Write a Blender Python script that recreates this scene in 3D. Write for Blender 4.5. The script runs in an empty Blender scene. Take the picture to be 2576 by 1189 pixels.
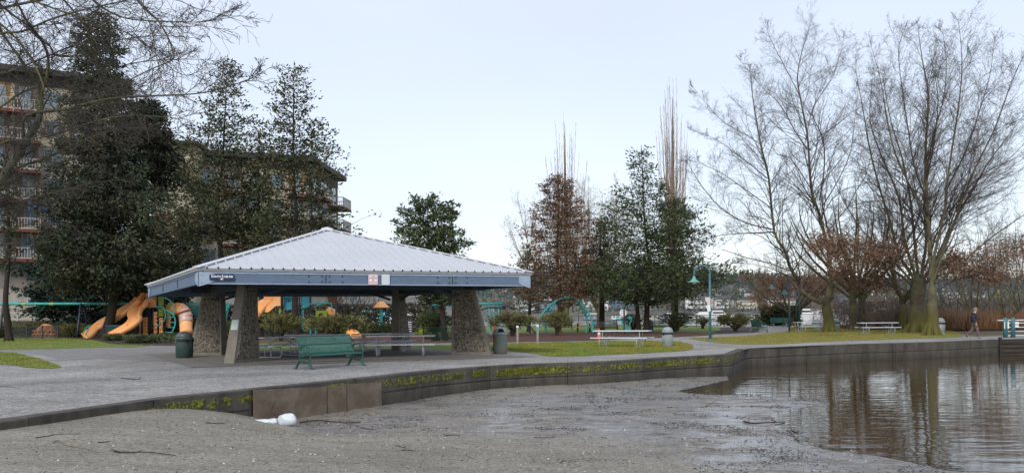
import bpy, math, random
import numpy as np
from mathutils import Vector, Matrix

R = math.radians
PI = math.pi
scene = bpy.context.scene
COL = scene.collection
EYE = 1.55           # eye height above the promenade, metres
FOC = 2214.0         # focal length in units of a 2576 px wide frame
ROLL = 0.0086
CA, SA = math.cos(ROLL), math.sin(ROLL)

def ray(u, v):
    du, dv = u - 1288.0, 790.0 - v
    return du * CA + dv * SA, -du * SA + dv * CA

def Q(u, v, Y):
    """point seen at (u, v) at depth Y"""
    x, z = ray(u, v)
    return Vector((x * Y / FOC, Y, EYE + z * Y / FOC))

def G(u, v, z=0.0):
    """point seen at (u, v) on the level plane at height z"""
    x, zz = ray(u, v)
    Y = FOC * (z - EYE) / zz
    return Vector((x * Y / FOC, Y, z))

def S(r, g, b):
    f = lambda c: (c / 255 / 12.92) if c <= 10 else ((c / 255 + 0.055) / 1.055) ** 2.4
    return (f(r), f(g), f(b), 1.0)

# ------------------------------------------------------------------ materials
def M(name, c1, c2=None, scale=4.0, rough=0.7, metal=0.0, bump=0.0, bscale=None, stretch=None, contrast=0.25, spec=0.5, c3=None, s3=0.5, sub=0.0):
    m = bpy.data.materials.new(name)
    m.use_nodes = True
    nt = m.node_tree; nd = nt.nodes; lk = nt.links
    bs = nd['Principled BSDF']
    bs.inputs['Roughness'].default_value = rough
    bs.inputs['Metallic'].default_value = metal
    bs.inputs['Specular IOR Level'].default_value = spec
    if sub:
        bs.inputs['Subsurface Weight'].default_value = sub
    if c2 is None:
        c2 = tuple(x * 0.72 for x in c1[:3]) + (1,)
    tc = nd.new('ShaderNodeTexCoord')
    src = tc.outputs['Object']
    if stretch:
        mp = nd.new('ShaderNodeMapping'); mp.inputs['Scale'].default_value = stretch
        lk.new(src, mp.inputs['Vector']); src = mp.outputs['Vector']
    n = nd.new('ShaderNodeTexNoise'); n.inputs['Scale'].default_value = scale
    n.inputs['Detail'].default_value = 6; n.inputs['Roughness'].default_value = 0.65
    lk.new(src, n.inputs['Vector'])
    rp = nd.new('ShaderNodeValToRGB')
    rp.color_ramp.elements[0].position = 0.5 - contrast
    rp.color_ramp.elements[1].position = 0.5 + contrast
    rp.color_ramp.elements[0].color = c2
    rp.color_ramp.elements[1].color = c1
    lk.new(n.outputs['Fac'], rp.inputs['Fac'])
    out = rp.outputs['Color']
    if c3 is not None:
        n2 = nd.new('ShaderNodeTexNoise'); n2.inputs['Scale'].default_value = s3
        n2.inputs['Detail'].default_value = 4
        lk.new(src, n2.inputs['Vector'])
        r2 = nd.new('ShaderNodeValToRGB')
        r2.color_ramp.elements[0].position = 0.45; r2.color_ramp.elements[1].position = 0.62
        lk.new(n2.outputs['Fac'], r2.inputs['Fac'])
        mx = nd.new('ShaderNodeMix'); mx.data_type = 'RGBA'
        lk.new(r2.outputs['Color'], mx.inputs[0]); lk.new(out, mx.inputs[6]); mx.inputs[7].default_value = c3
        out = mx.outputs[2]
    lk.new(out, bs.inputs['Base Color'])
    if bump:
        b = nd.new('ShaderNodeBump'); b.inputs['Strength'].default_value = bump
        b.inputs['Distance'].default_value = 0.02
        nb = nd.new('ShaderNodeTexNoise'); nb.inputs['Scale'].default_value = bscale or scale * 4
        nb.inputs['Detail'].default_value = 5
        lk.new(src, nb.inputs['Vector']); lk.new(nb.outputs['Fac'], b.inputs['Height'])
        lk.new(b.outputs['Normal'], bs.inputs['Normal'])
    return m

# ------------------------------------------------------------------ mesh builder
def np_mesh(name, V, F, mat, parent=None, smooth=False, mats=None, mi=None):
    V = np.asarray(V, dtype=np.float32); F = np.asarray(F, dtype=np.int32)
    me = bpy.data.meshes.new(name)
    k = F.shape[1]
    me.vertices.add(len(V)); me.vertices.foreach_set('co', V.ravel())
    me.loops.add(F.size); me.loops.foreach_set('vertex_index', F.ravel())
    me.polygons.add(len(F))
    me.polygons.foreach_set('loop_start', np.arange(0, F.size, k, dtype=np.int32))
    me.polygons.foreach_set('loop_total', np.full(len(F), k, dtype=np.int32))
    if smooth:
        me.polygons.foreach_set('use_smooth', np.ones(len(F), dtype=bool))
    for mm in (mats or [mat]):
        me.materials.append(mm)
    if mi is not None:
        me.polygons.foreach_set('material_index', np.asarray(mi, dtype=np.int32))
    me.update(calc_edges=True)
    o = bpy.data.objects.new(name, me)
    COL.objects.link(o)
    if parent is not None: o.parent = parent
    return o

class MB:
    def __init__(s):
        s.V = []; s.F = []; s.T = Matrix.Identity(4)
    def _add(s, vs, fs):
        b = len(s.V)
        s.V += [s.T @ Vector(v) for v in vs]
        s.F += [tuple(i + b for i in f) for f in fs]
        return s
    def hexa(s, p):      # 8 points: bottom 4 ccw, top 4 ccw
        return s._add(p, [(3, 2, 1, 0), (4, 5, 6, 7), (0, 1, 5, 4), (1, 2, 6, 5), (2, 3, 7, 6), (3, 0, 4, 7)])
    def box(s, c, d, rot=None, bev=0.0):
        x, y, z = d[0] / 2, d[1] / 2, d[2] / 2
        if bev:
            b = min(bev, x * .9, y * .9, z * .9)
            pts = []
            for (zz, k) in ((-z, b), (-z + b, 0), (z - b, 0), (z, b)):
                kx, ky = x - k, y - k
                pts += [(-kx + b * 0, -ky, zz), (kx, -ky, zz), (kx, ky, zz), (-kx, ky, zz)]
            fs = [(3, 2, 1, 0), (12, 13, 14, 15)]
            for r_ in range(3):
                for i in range(4):
                    j = (i + 1) % 4
                    fs.append((r_ * 4 + i, r_ * 4 + j, r_ * 4 + 4 + j, r_ * 4 + 4 + i))
        else:
            pts = [(-x, -y, -z), (x, -y, -z), (x, y, -z), (-x, y, -z), (-x, -y, z), (x, -y, z), (x, y, z), (-x, y, z)]
            fs = [(3, 2, 1, 0), (4, 5, 6, 7), (0, 1, 5, 4), (1, 2, 6, 5), (2, 3, 7, 6), (3, 0, 4, 7)]
        T = Matrix.Translation(c)
        if rot is not None: T = T @ rot
        return s._add([T @ Vector(p) for p in pts], fs)
    def beam(s, a, b, w, h, up=(0, 0, 1)):
        a = Vector(a); b = Vector(b); d = (b - a).normalized(); up = Vector(up)
        x = d.cross(up)
        if x.length < 1e-4: x = d.cross(Vector((1, 0, 0)))
        x.normalize(); y = x.cross(d).normalized()
        o = []
        for p in (a, b):
            o += [p - x * w / 2 - y * h / 2, p + x * w / 2 - y * h / 2, p + x * w / 2 + y * h / 2, p - x * w / 2 + y * h / 2]
        return s._add(o, [(0, 1, 2, 3), (7, 6, 5, 4), (0, 4, 5, 1), (1, 5, 6, 2), (2, 6, 7, 3), (3, 7, 4, 0)])
    def tube(s, pts, r, n=8, cap=True):
        pts = [Vector(p) for p in pts]
        if not hasattr(r, '__len__'): r = [r] * len(pts)
        vs = []; fs = []
        prev = None
        for i, p in enumerate(pts):
            if i == 0: d = pts[1] - p
            elif i == len(pts) - 1: d = p - pts[i - 1]
            else: d = pts[i + 1] - pts[i - 1]
            if d.length < 1e-9: d = Vector((0, 0, 1))
            d.normalize()
            if prev is None:
                x = d.cross(Vector((0, 0, 1)))
                if x.length < 1e-3: x = d.cross(Vector((0, 1, 0)))
            else:
                x = prev - d * prev.dot(d)
                if x.length < 1e-4: x = d.cross(Vector((0, 0, 1)))
            x.normalize(); prev = x
            y = d.cross(x)
            for k in range(n):
                a = 2 * PI * k / n
                vs.append(p + (x * math.cos(a) + y * math.sin(a)) * r[i])
        for i in range(len(pts) - 1):
            for k in range(n):
                j = (k + 1) % n
                fs.append((i * n + k, i * n + j, (i + 1) * n + j, (i + 1) * n + k))
        if cap:
            fs.append(tuple(reversed(range(n)))); fs.append(tuple(range((len(pts) - 1) * n, len(pts) * n)))
        return s._add(vs, fs)
    def lathe(s, prof, c=(0, 0, 0), n=16, capb=True, capt=True, sx=1, sy=1):
        vs = []; fs = []
        for (r, z) in prof:
            for k in range(n):
                a = 2 * PI * k / n
                vs.append((c[0] + r * math.cos(a) * sx, c[1] + r * math.sin(a) * sy, c[2] + z))
        for i in range(len(prof) - 1):
            for k in range(n):
                j = (k + 1) % n
                fs.append((i * n + k, i * n + j, (i + 1) * n + j, (i + 1) * n + k))
        if capb: fs.append(tuple(reversed(range(n))))
        if capt: fs.append(tuple(range((len(prof) - 1) * n, len(prof) * n)))
        return s._add(vs, fs)
    def prism(s, poly, a, b):
        """poly: list of 3D points (planar), extruded by vector from offset a to b"""
        n = len(poly); a = Vector(a); b = Vector(b)
        vs = [Vector(p) + a for p in poly] + [Vector(p) + b for p in poly]
        fs = [tuple(reversed(range(n))), tuple(range(n, 2 * n))]
        for i in range(n):
            j = (i + 1) % n
            fs.append((i, j, n + j, n + i))
        return s._add(vs, fs)
    def strip(s, A, B):
        """surface between two polylines"""
        n = len(A)
        return s._add(list(A) + list(B), [(i, i + 1, n + i + 1, n + i) for i in range(n - 1)])
    def quad(s, a, b, c, d):
        return s._add([a, b, c, d], [(0, 1, 2, 3)])
    def sphere(s, c, r, n=12, m=8, sq=(1, 1, 1)):
        prof = []
        vs = []; fs = []
        for i in range(m + 1):
            t = PI * i / m
            for k in range(n):
                a = 2 * PI * k / n
                vs.append((c[0] + r * sq[0] * math.sin(t) * math.cos(a), c[1] + r * sq[1] * math.sin(t) * math.sin(a), c[2] - r * sq[2] * math.cos(t)))
        for i in range(m):
            for k in range(n):
                j = (k + 1) % n
                fs.append((i * n + k, i * n + j, (i + 1) * n + j, (i + 1) * n + k))
        return s._add(vs, fs)
    def build(s, name, mat, parent=None, smooth=False, world=False):
        me = bpy.data.meshes.new(name)
        V = s.V
        if world and parent is not None:
            off = parent.location
            V = [v - off for v in V]
        me.from_pydata([tuple(v) for v in V], [], s.F)
        me.materials.append(mat)
        if smooth:
            me.polygons.foreach_set('use_smooth', np.ones(len(me.polygons), dtype=bool))
        me.update()
        o = bpy.data.objects.new(name, me)
        COL.objects.link(o)
        if parent is not None: o.parent = parent
        return o

def tag(o, label=None, cat=None, group=None, kind=None):
    if label: o['label'] = label
    if cat: o['category'] = cat
    if group: o['group'] = group
    if kind: o['kind'] = kind
    return o

def thing(name, label, cat, loc=(0, 0, 0), rz=0.0, group=None):
    o = bpy.data.objects.new(name, None)
    o.empty_display_size = 0.2
    COL.objects.link(o)
    o.location = loc; o.rotation_euler = (0, 0, rz)
    return tag(o, label, cat, group)

def dup(root, loc, rz, label, group=None):
    r = root.copy(); COL.objects.link(r); r.location = loc; r.rotation_euler = (0, 0, rz)
    r['label'] = label
    if group: r['group'] = group
    for ch in list(root.children):
        c = ch.copy(); COL.objects.link(c); c.parent = r
        for g in list(ch.children):
            d = g.copy(); COL.objects.link(d); d.parent = c
    return r

def textmesh(name, body, size, mat, parent, loc, rot, align='CENTER', bold=0.0, spacing=1.0):
    cu = bpy.data.curves.new(name, 'FONT'); cu.body = body; cu.size = size
    cu.align_x = align; cu.align_y = 'CENTER'; cu.offset = bold; cu.space_line = spacing
    cu.extrude = 0.002
    t = bpy.data.objects.new(name + '_src', cu); COL.objects.link(t)
    bpy.context.view_layer.update()
    me = bpy.data.meshes.new_from_object(t.evaluated_get(bpy.context.evaluated_depsgraph_get()))
    me.name = name
    bpy.data.objects.remove(t); bpy.data.curves.remove(cu)
    me.materials.clear(); me.materials.append(mat)
    o = bpy.data.objects.new(name, me); COL.objects.link(o)
    o.parent = parent; o.location = loc; o.rotation_euler = rot
    return o

def spline(pts, n=6):
    """Catmull-Rom through the points"""
    P = [Vector(p) for p in pts]
    P = [P[0] * 2 - P[1]] + P + [P[-1] * 2 - P[-2]]
    out = []
    for i in range(1, len(P) - 2):
        for k in range(n):
            t = k / n
            a, b, c, d = P[i - 1], P[i], P[i + 1], P[i + 2]
            out.append(0.5 * ((2 * b) + (c - a) * t + (2 * a - 5 * b + 4 * c - d) * t * t + (3 * b - a - 3 * c + d) * t ** 3))
    out.append(P[-2])
    return out
# ================================================================== camera, world, light
cam_d = bpy.data.cameras.new('camera'); cam = bpy.data.objects.new('camera', cam_d); COL.objects.link(cam)
scene.camera = cam
cam_d.sensor_width = 36.0
cam_d.lens = 36.0 * FOC / 2576.0
cam_d.shift_y = (790.0 - 594.5) / 2576.0
cam_d.clip_start = 0.1; cam_d.clip_end = 6000
cam.matrix_world = Matrix.Translation((0, 0, EYE)) @ Matrix.Rotation(R(90), 4, 'X') @ Matrix.Rotation(-ROLL, 4, 'Z')

SUN_EL, SUN_AZ = R(34), R(196)
w = bpy.data.worlds.new('World'); scene.world = w; w.use_nodes = True
nt = w.node_tree; nt.nodes.clear()
wo = nt.nodes.new('ShaderNodeOutputWorld')
sky = nt.nodes.new('ShaderNodeTexSky'); sky.sky_type = 'NISHITA'; sky.sun_disc = False
sky.sun_elevation = SUN_EL; sky.sun_rotation = SUN_AZ
b1 = nt.nodes.new('ShaderNodeBackground'); b1.inputs['Strength'].default_value = 0.05
nt.links.new(sky.outputs[0], b1.inputs['Color'])
tc = nt.nodes.new('ShaderNodeTexCoord'); sx = nt.nodes.new('ShaderNodeSeparateXYZ')
nt.links.new(tc.outputs['Generated'], sx.inputs[0])
rp = nt.nodes.new('ShaderNodeValToRGB')
rp.color_ramp.elements[0].position = 0.0; rp.color_ramp.elements[0].color = (0.76, 0.79, 0.84, 1)
rp.color_ramp.elements[1].position = 0.6; rp.color_ramp.elements[1].color = (0.69, 0.72, 0.80, 1)
e = rp.color_ramp.elements.new(0.09); e.color = (0.69, 0.73, 0.80, 1)
e = rp.color_ramp.elements.new(0.25); e.color = (0.62, 0.66, 0.75, 1)
nt.links.new(sx.outputs['Z'], rp.inputs['Fac'])
cn = nt.nodes.new('ShaderNodeTexNoise'); cn.inputs['Scale'].default_value = 1.6; cn.inputs['Detail'].default_value = 3
mp = nt.nodes.new('ShaderNodeMapping'); mp.inputs['Scale'].default_value = (1, 1, 2.5)
nt.links.new(tc.outputs['Generated'], mp.inputs[0]); nt.links.new(mp.outputs[0], cn.inputs['Vector'])
mr = nt.nodes.new('ShaderNodeMapRange'); mr.inputs['From Min'].default_value = 0.3; mr.inputs['From Max'].default_value = 0.7
mr.inputs['To Min'].default_value = 0.94; mr.inputs['To Max'].default_value = 1.09
nt.links.new(cn.outputs['Fac'], mr.inputs['Value'])
b2 = nt.nodes.new('ShaderNodeBackground')
nt.links.new(rp.outputs['Color'], b2.inputs['Color']); nt.links.new(mr.outputs[0], b2.inputs['Strength'])
ad = nt.nodes.new('ShaderNodeAddShader')
nt.links.new(b1.outputs[0], ad.inputs[0]); nt.links.new(b2.outputs[0], ad.inputs[1]); nt.links.new(ad.outputs[0], wo.inputs[0])
sd = bpy.data.lights.new('sun', 'SUN'); sun = bpy.data.objects.new('sun', sd); COL.objects.link(sun)
sd.energy = 2.1; sd.angle = R(15); sd.color = (1.0, 0.95, 0.88)
dv = Vector((math.sin(SUN_AZ) * math.cos(SUN_EL), math.cos(SUN_AZ) * math.cos(SUN_EL), math.sin(SUN_EL)))
sun.rotation_euler = dv.to_track_quat('Z', 'Y').to_euler()
scene.view_settings.view_transform = 'Standard'; scene.view_settings.look = 'None'
scene.view_settings.exposure = 0; scene.view_settings.gamma = 1
scene.render.engine = 'CYCLES'

# ================================================================== wall line and land
WALLPX = [(0, 1058.8), (147.6, 1038), (295, 1017.5), (425, 999.7), (590, 983.5), (684, 973), (760, 965.8), (879, 953.8),
          (953, 946), (1074, 932.7), (1171, 925), (1269, 918), (1366, 913.6), (1520.6, 908.5), (1684.5, 897.8), (1807, 891.6), (1838, 889.5),
          (1852, 884.5), (1868.8, 878.5), (1889, 875.6), (2094, 867), (2340, 859.7), (2512, 852.7)]
WL = [G(u, v) for u, v in WALLPX]
d0 = (WL[0] - WL[2]).normalized()
WL = [WL[0] + d0 * 14, WL[0] + d0 * 6] + WL
def wall_at(u):
    for (a, b) in zip(WALLPX[:-1], WALLPX[1:]):
        if a[0] <= u <= b[0]:
            return a[1] + (b[1] - a[1]) * (u - a[0]) / (b[0] - a[0])
    return WALLPX[0][1]

def sheet(name, pts, z, mat, smooth_edge=0, jitter=0.0, kind='structure', seed=1):
    rr = random.Random(seed)
    P = [Vector((p[0], p[1], 0)) for p in pts]
    if smooth_edge:
        P2 = spline(P + [P[0]], smooth_edge)[:-1]
        P = [p + Vector((rr.uniform(-jitter, jitter), rr.uniform(-jitter, jitter), 0)) for p in P2]
    from mathutils.geometry import delaunay_2d_cdt
    n = len(P)
    r = delaunay_2d_cdt([p.to_2d() for p in P], [(i, (i + 1) % n) for i in range(n)], [], 1, 1e-5)
    tri = [tuple(f) for f in r[2]]
    vs = [(q.x, q.y, z) for q in r[0]]
    fs = []
    for f in tri:
        a_, b_, c_ = (r[0][i] for i in f[:3])
        ar = (b_ - a_).cross(c_ - a_)
        if abs(ar) < 1e-9: continue
        fs.append(f if ar > 0 else tuple(reversed(f)))
    me = bpy.data.meshes.new(name); me.from_pydata(vs, [], fs); me.update()
    me.materials.append(mat)
    o = bpy.data.objects.new(name, me); COL.objects.link(o)
    if kind: o['kind'] = kind
    return o

# ---- paving: exposed aggregate, procedural
def paving():
    m = bpy.data.materials.new('exposed_aggregate'); m.use_nodes = True
    nt = m.node_tree; nd = nt.nodes; lk = nt.links; bs = nd['Principled BSDF']
    tc = nd.new('ShaderNodeTexCoord')
    v = nd.new('ShaderNodeTexVoronoi'); v.inputs['Scale'].default_value = 26
    lk.new(tc.outputs['Object'], v.inputs['Vector'])
    sepc = nd.new('ShaderNodeSeparateColor'); lk.new(v.outputs['Color'], sepc.inputs[0])
    r1 = nd.new('ShaderNodeValToRGB')
    r1.color_ramp.elements[0].color = S(112, 110, 108); r1.color_ramp.elements[1].color = S(186, 184, 180)
    e = r1.color_ramp.elements.new(0.45); e.color = S(152, 150, 146)
    lk.new(sepc.outputs[0], r1.inputs['Fac'])
    n = nd.new('ShaderNodeTexNoise'); n.inputs['Scale'].default_value = 0.35; n.inputs['Detail'].default_value = 6; n.inputs['Roughness'].default_value = .7
    lk.new(tc.outputs['Object'], n.inputs['Vector'])
    r2 = nd.new('ShaderNodeValToRGB'); r2.color_ramp.elements[0].position = .35; r2.color_ramp.elements[1].position = .68
    r2.color_ramp.elements[0].color = (0.62, 0.61, 0.60, 1); r2.color_ramp.elements[1].color = (1.06, 1.06, 1.07, 1)
    lk.new(n.outputs['Fac'], r2.inputs['Fac'])
    mx = nd.new('ShaderNodeMix'); mx.data_type = 'RGBA'; mx.blend_type = 'MULTIPLY'; mx.inputs[0].default_value = 1
    lk.new(r1.outputs[0], mx.inputs[6]); lk.new(r2.outputs[0], mx.inputs[7])
    # fine stains
    n3 = nd.new('ShaderNodeTexNoise'); n3.inputs['Scale'].default_value = 3.0; n3.inputs['Detail'].default_value = 8
    lk.new(tc.outputs['Object'], n3.inputs['Vector'])
    r3 = nd.new('ShaderNodeValToRGB'); r3.color_ramp.elements[0].position = .3; r3.color_ramp.elements[1].position = .6
    r3.color_ramp.elements[0].color = (0.78, 0.78, 0.78, 1); r3.color_ramp.elements[1].color = (1, 1, 1, 1)
    lk.new(n3.outputs['Fac'], r3.inputs['Fac'])
    m2 = nd.new('ShaderNodeMix'); m2.data_type = 'RGBA'; m2.blend_type = 'MULTIPLY'; m2.inputs[0].default_value = 1
    lk.new(mx.outputs[2], m2.inputs[6]); lk.new(r3.outputs[0], m2.inputs[7])
    lk.new(m2.outputs[2], bs.inputs['Base Color'])
    bs.inputs['Roughness'].default_value = 0.82
    b = nd.new('ShaderNodeBump'); b.inputs['Strength'].default_value = .6; b.inputs['Distance'].default_value = .012
    lk.new(v.outputs['Distance'], b.inputs['Height']); lk.new(b.outputs[0], bs.inputs['Normal'])
    return m
PAVE = paving()
ASPH = M('worn_asphalt', S(140, 138, 136), S(104, 102, 101), scale=1.2, rough=.9, bump=.4, bscale=60, contrast=.3)
EARTH = M('bare_earth', S(104, 88, 72), S(70, 60, 50), scale=.8, rough=.95, bump=.5, bscale=20, c3=S(84, 84, 50), s3=.25)
GRASS = M('lawn_green', S(118, 132, 58), S(78, 94, 42), scale=1.4, rough=.95, bump=.8, bscale=30, c3=S(96, 116, 34), s3=.45)
GRASSD = M('lawn_winter', S(138, 124, 66), S(92, 92, 48), scale=1.3, rough=.95, bump=.8, bscale=30, c3=S(104, 116, 48), s3=.35)
MULCH = M('bark_mulch', S(98, 60, 46), S(54, 34, 28), scale=9, rough=.95, bump=1.0, bscale=40)
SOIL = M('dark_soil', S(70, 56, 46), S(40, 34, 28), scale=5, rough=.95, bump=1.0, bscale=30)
SLAB = M('slab_concrete', S(134, 130, 124), S(98, 95, 90), scale=1.0, rough=.85, bump=.2, bscale=50, contrast=.35)
CONC_W = M('old_concrete', S(96, 94, 88), S(56, 55, 50), scale=2, rough=.9, bump=.6, bscale=18)

near = [(p.x, p.y) for p in WL]
land = near + [(60, WL[-1].y + 2), (130, 52), (130, 86), (60, 88), (36, 91), (20, 96), (8, 112), (0, 119), (-10, 124), (-12, 160), (-160, 160), (-160, -30), (near[0][0], near[0][1] - 16)]
sheet('ground', land, -0.012, EARTH)
mbf = MB()
for x0, x1, y0, y1 in [(-1200, -160, -30, 160), (-600, -12.2, 160, 600), (-1200, -600, 160, 600), (-600, -14, 600, 1400), (-1600, -600, 600, 1400), (-800, -14, 1400, 2600), (-1600, -800, 1400, 2600)]:
    for i in range(4):
        for j in range(4):
            a, b = x0 + (x1 - x0) * i / 4, x0 + (x1 - x0) * (i + 1) / 4; c, d = y0 + (y1 - y0) * j / 4, y0 + (y1 - y0) * (j + 1) / 4
            mbf.quad((a, c, -.02), (b, c, -.02), (b, d, -.02), (a, d, -.02))
tag(mbf.build('far_ground', EARTH), kind='structure')
prom = near + [(34, 49.6), (34, 55.5), tuple(G(2449, 846)[:2]), tuple(G(2400, 838)[:2]), tuple(G(2372, 826)[:2]), tuple(G(2360, 821)[:2]), tuple(G(2340, 822)[:2]),
        tuple(G(2300, 840)[:2]), tuple(G(2000, 840)[:2]), tuple(G(1990, 818.6)[:2]), tuple(G(1945, 818.6)[:2]), tuple(G(1922, 825)[:2]), tuple(G(1901, 836)[:2]), tuple(G(1845, 838)[:2]), tuple(G(1769, 841)[:2]),
        tuple(G(1700, 846)[:2]), tuple(G(1560, 852)[:2]), tuple(G(1450, 857)[:2]), tuple(G(1280, 860)[:2]), tuple(G(1000, 864)[:2]), tuple(G(560, 865)[:2]),
        tuple(G(500, 868)[:2]), tuple(G(371, 868)[:2]), tuple(G(230, 872)[:2]), tuple(G(0, 876)[:2]), tuple(G(-300, 879)[:2]), (-34, 0), (-14, -6)]
sheet('promenade', prom, 0.0, PAVE)
def px(lst): return [tuple(G(u, v)[:2]) for u, v in lst]
sheet('asphalt_path', px([(-300, 879), (0, 877), (128, 876), (256, 871), (371, 868), (455, 868), (560, 866), (620, 880), (600, 905), (520, 912), (400, 907), (250, 902), (160, 905), (110, 893), (60, 886), (-10, 884), (-300, 884)]), .004, ASPH)
sheet('lawn', px([(-320, 835), (0, 837), (110, 846), (230, 855), (281, 865), (371, 869), (330, 873), (256, 873), (128, 877.5), (0, 879), (-320, 880)]), .014, GRASS, 4, .12)
sheet('lawn', px([(-260, 884), (0, 886), (46, 889), (102, 904), (156, 923), (77, 925), (0, 916), (-260, 908)]), .014, GRASS, 4, .04)
sheet('lawn', px([(560, 866), (1000, 866), (1216, 866), (1350, 863), (1504, 859), (1619, 857), (1705, 860), (1738, 866), (1743, 873), (1730, 881), (1619, 888), (1490, 894), (1389, 896), (1346, 889), (1280, 883), (1180, 884), (1000, 878), (800, 884), (640, 890), (560, 891)]), .008, GRASS, 4, .07)
sheet('lawn', px([(1640, 884), (1600, 886), (1560, 886), (1620, 878), (1600, 872), (1680, 868), (1660, 861), (1705, 861), (1738, 867), (1742, 873), (1728, 880)]), .013, GRASSD, 4, .12)
sheet('mulch_bed', px([(900, 838), (1150, 837.5), (1500, 837), (1700, 836), (1770, 839), (1795, 842), (1700, 847), (1560, 852.5), (1450, 857), (1280, 860), (1150, 861.5), (900, 863)]), .02, MULCH, 3, .08)
sheet('mulch_bed', [(-60, 84), (-16, 84)] + px([(760, 838), (620, 858), (505, 865), (440, 869), (371, 867.5), (281, 863), (230, 853), (110, 844.5), (0, 835.5), (-250, 833)]), .006, SOIL, 3, .1)
sheet('lawn', px([(1000, 826), (1300, 820), (1500, 817), (1760, 819), (1812, 826), (1800, 834), (1700, 836.5), (1200, 838), (1000, 838)]), .03, GRASS, 3, .15)
sheet('lawn', px([(1733, 851), (1800, 848), (1867, 845.4), (1934, 839), (1988, 832), (1992, 819), (2060, 816), (2200, 817), (2367, 822), (2390, 830), (2424, 845.5), (2321, 850.7), (2091, 858.3), (1979, 864), (1920, 866), (1867, 866), (1820, 863), (1778, 858.5)]), .006, GRASSD, 4, .1)
sheet('shrub_bed', px([(1795, 839), (1845, 837.5), (1890, 836), (1904, 830), (1906, 824), (1830, 823), (1800, 829)]), .008, SOIL, 3, .1)
sheet('shore_beach', px([(2375, 820), (2480, 818), (2700, 817), (2700, 829), (2560, 830), (2440, 830), (2385, 827)]), .01, M('pale_shingle', S(150, 146, 138), S(110, 106, 100), scale=3, rough=.9, bump=.4), 2, .1)

# dark patches under trees
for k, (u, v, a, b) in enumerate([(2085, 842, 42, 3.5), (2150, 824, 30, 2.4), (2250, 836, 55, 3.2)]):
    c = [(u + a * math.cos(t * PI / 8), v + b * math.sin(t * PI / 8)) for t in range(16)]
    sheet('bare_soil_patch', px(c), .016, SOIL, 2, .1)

# far bank of the park (vertical edge to the lake)
mb = MB()
bank = [(130, 86), (60, 88), (36, 91), (20, 96), (8, 112), (0, 119), (-10, 124), (-12, 160), (-14, 600)]
for a, b in zip(bank[:-1], bank[1:]):
    mb.quad((a[0], a[1], 0), (a[0], a[1], -1.4), (b[0], b[1], -1.4), (b[0], b[1], 0))
tag(mb.build('lake_bank', CONC_W), kind='structure')

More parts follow.
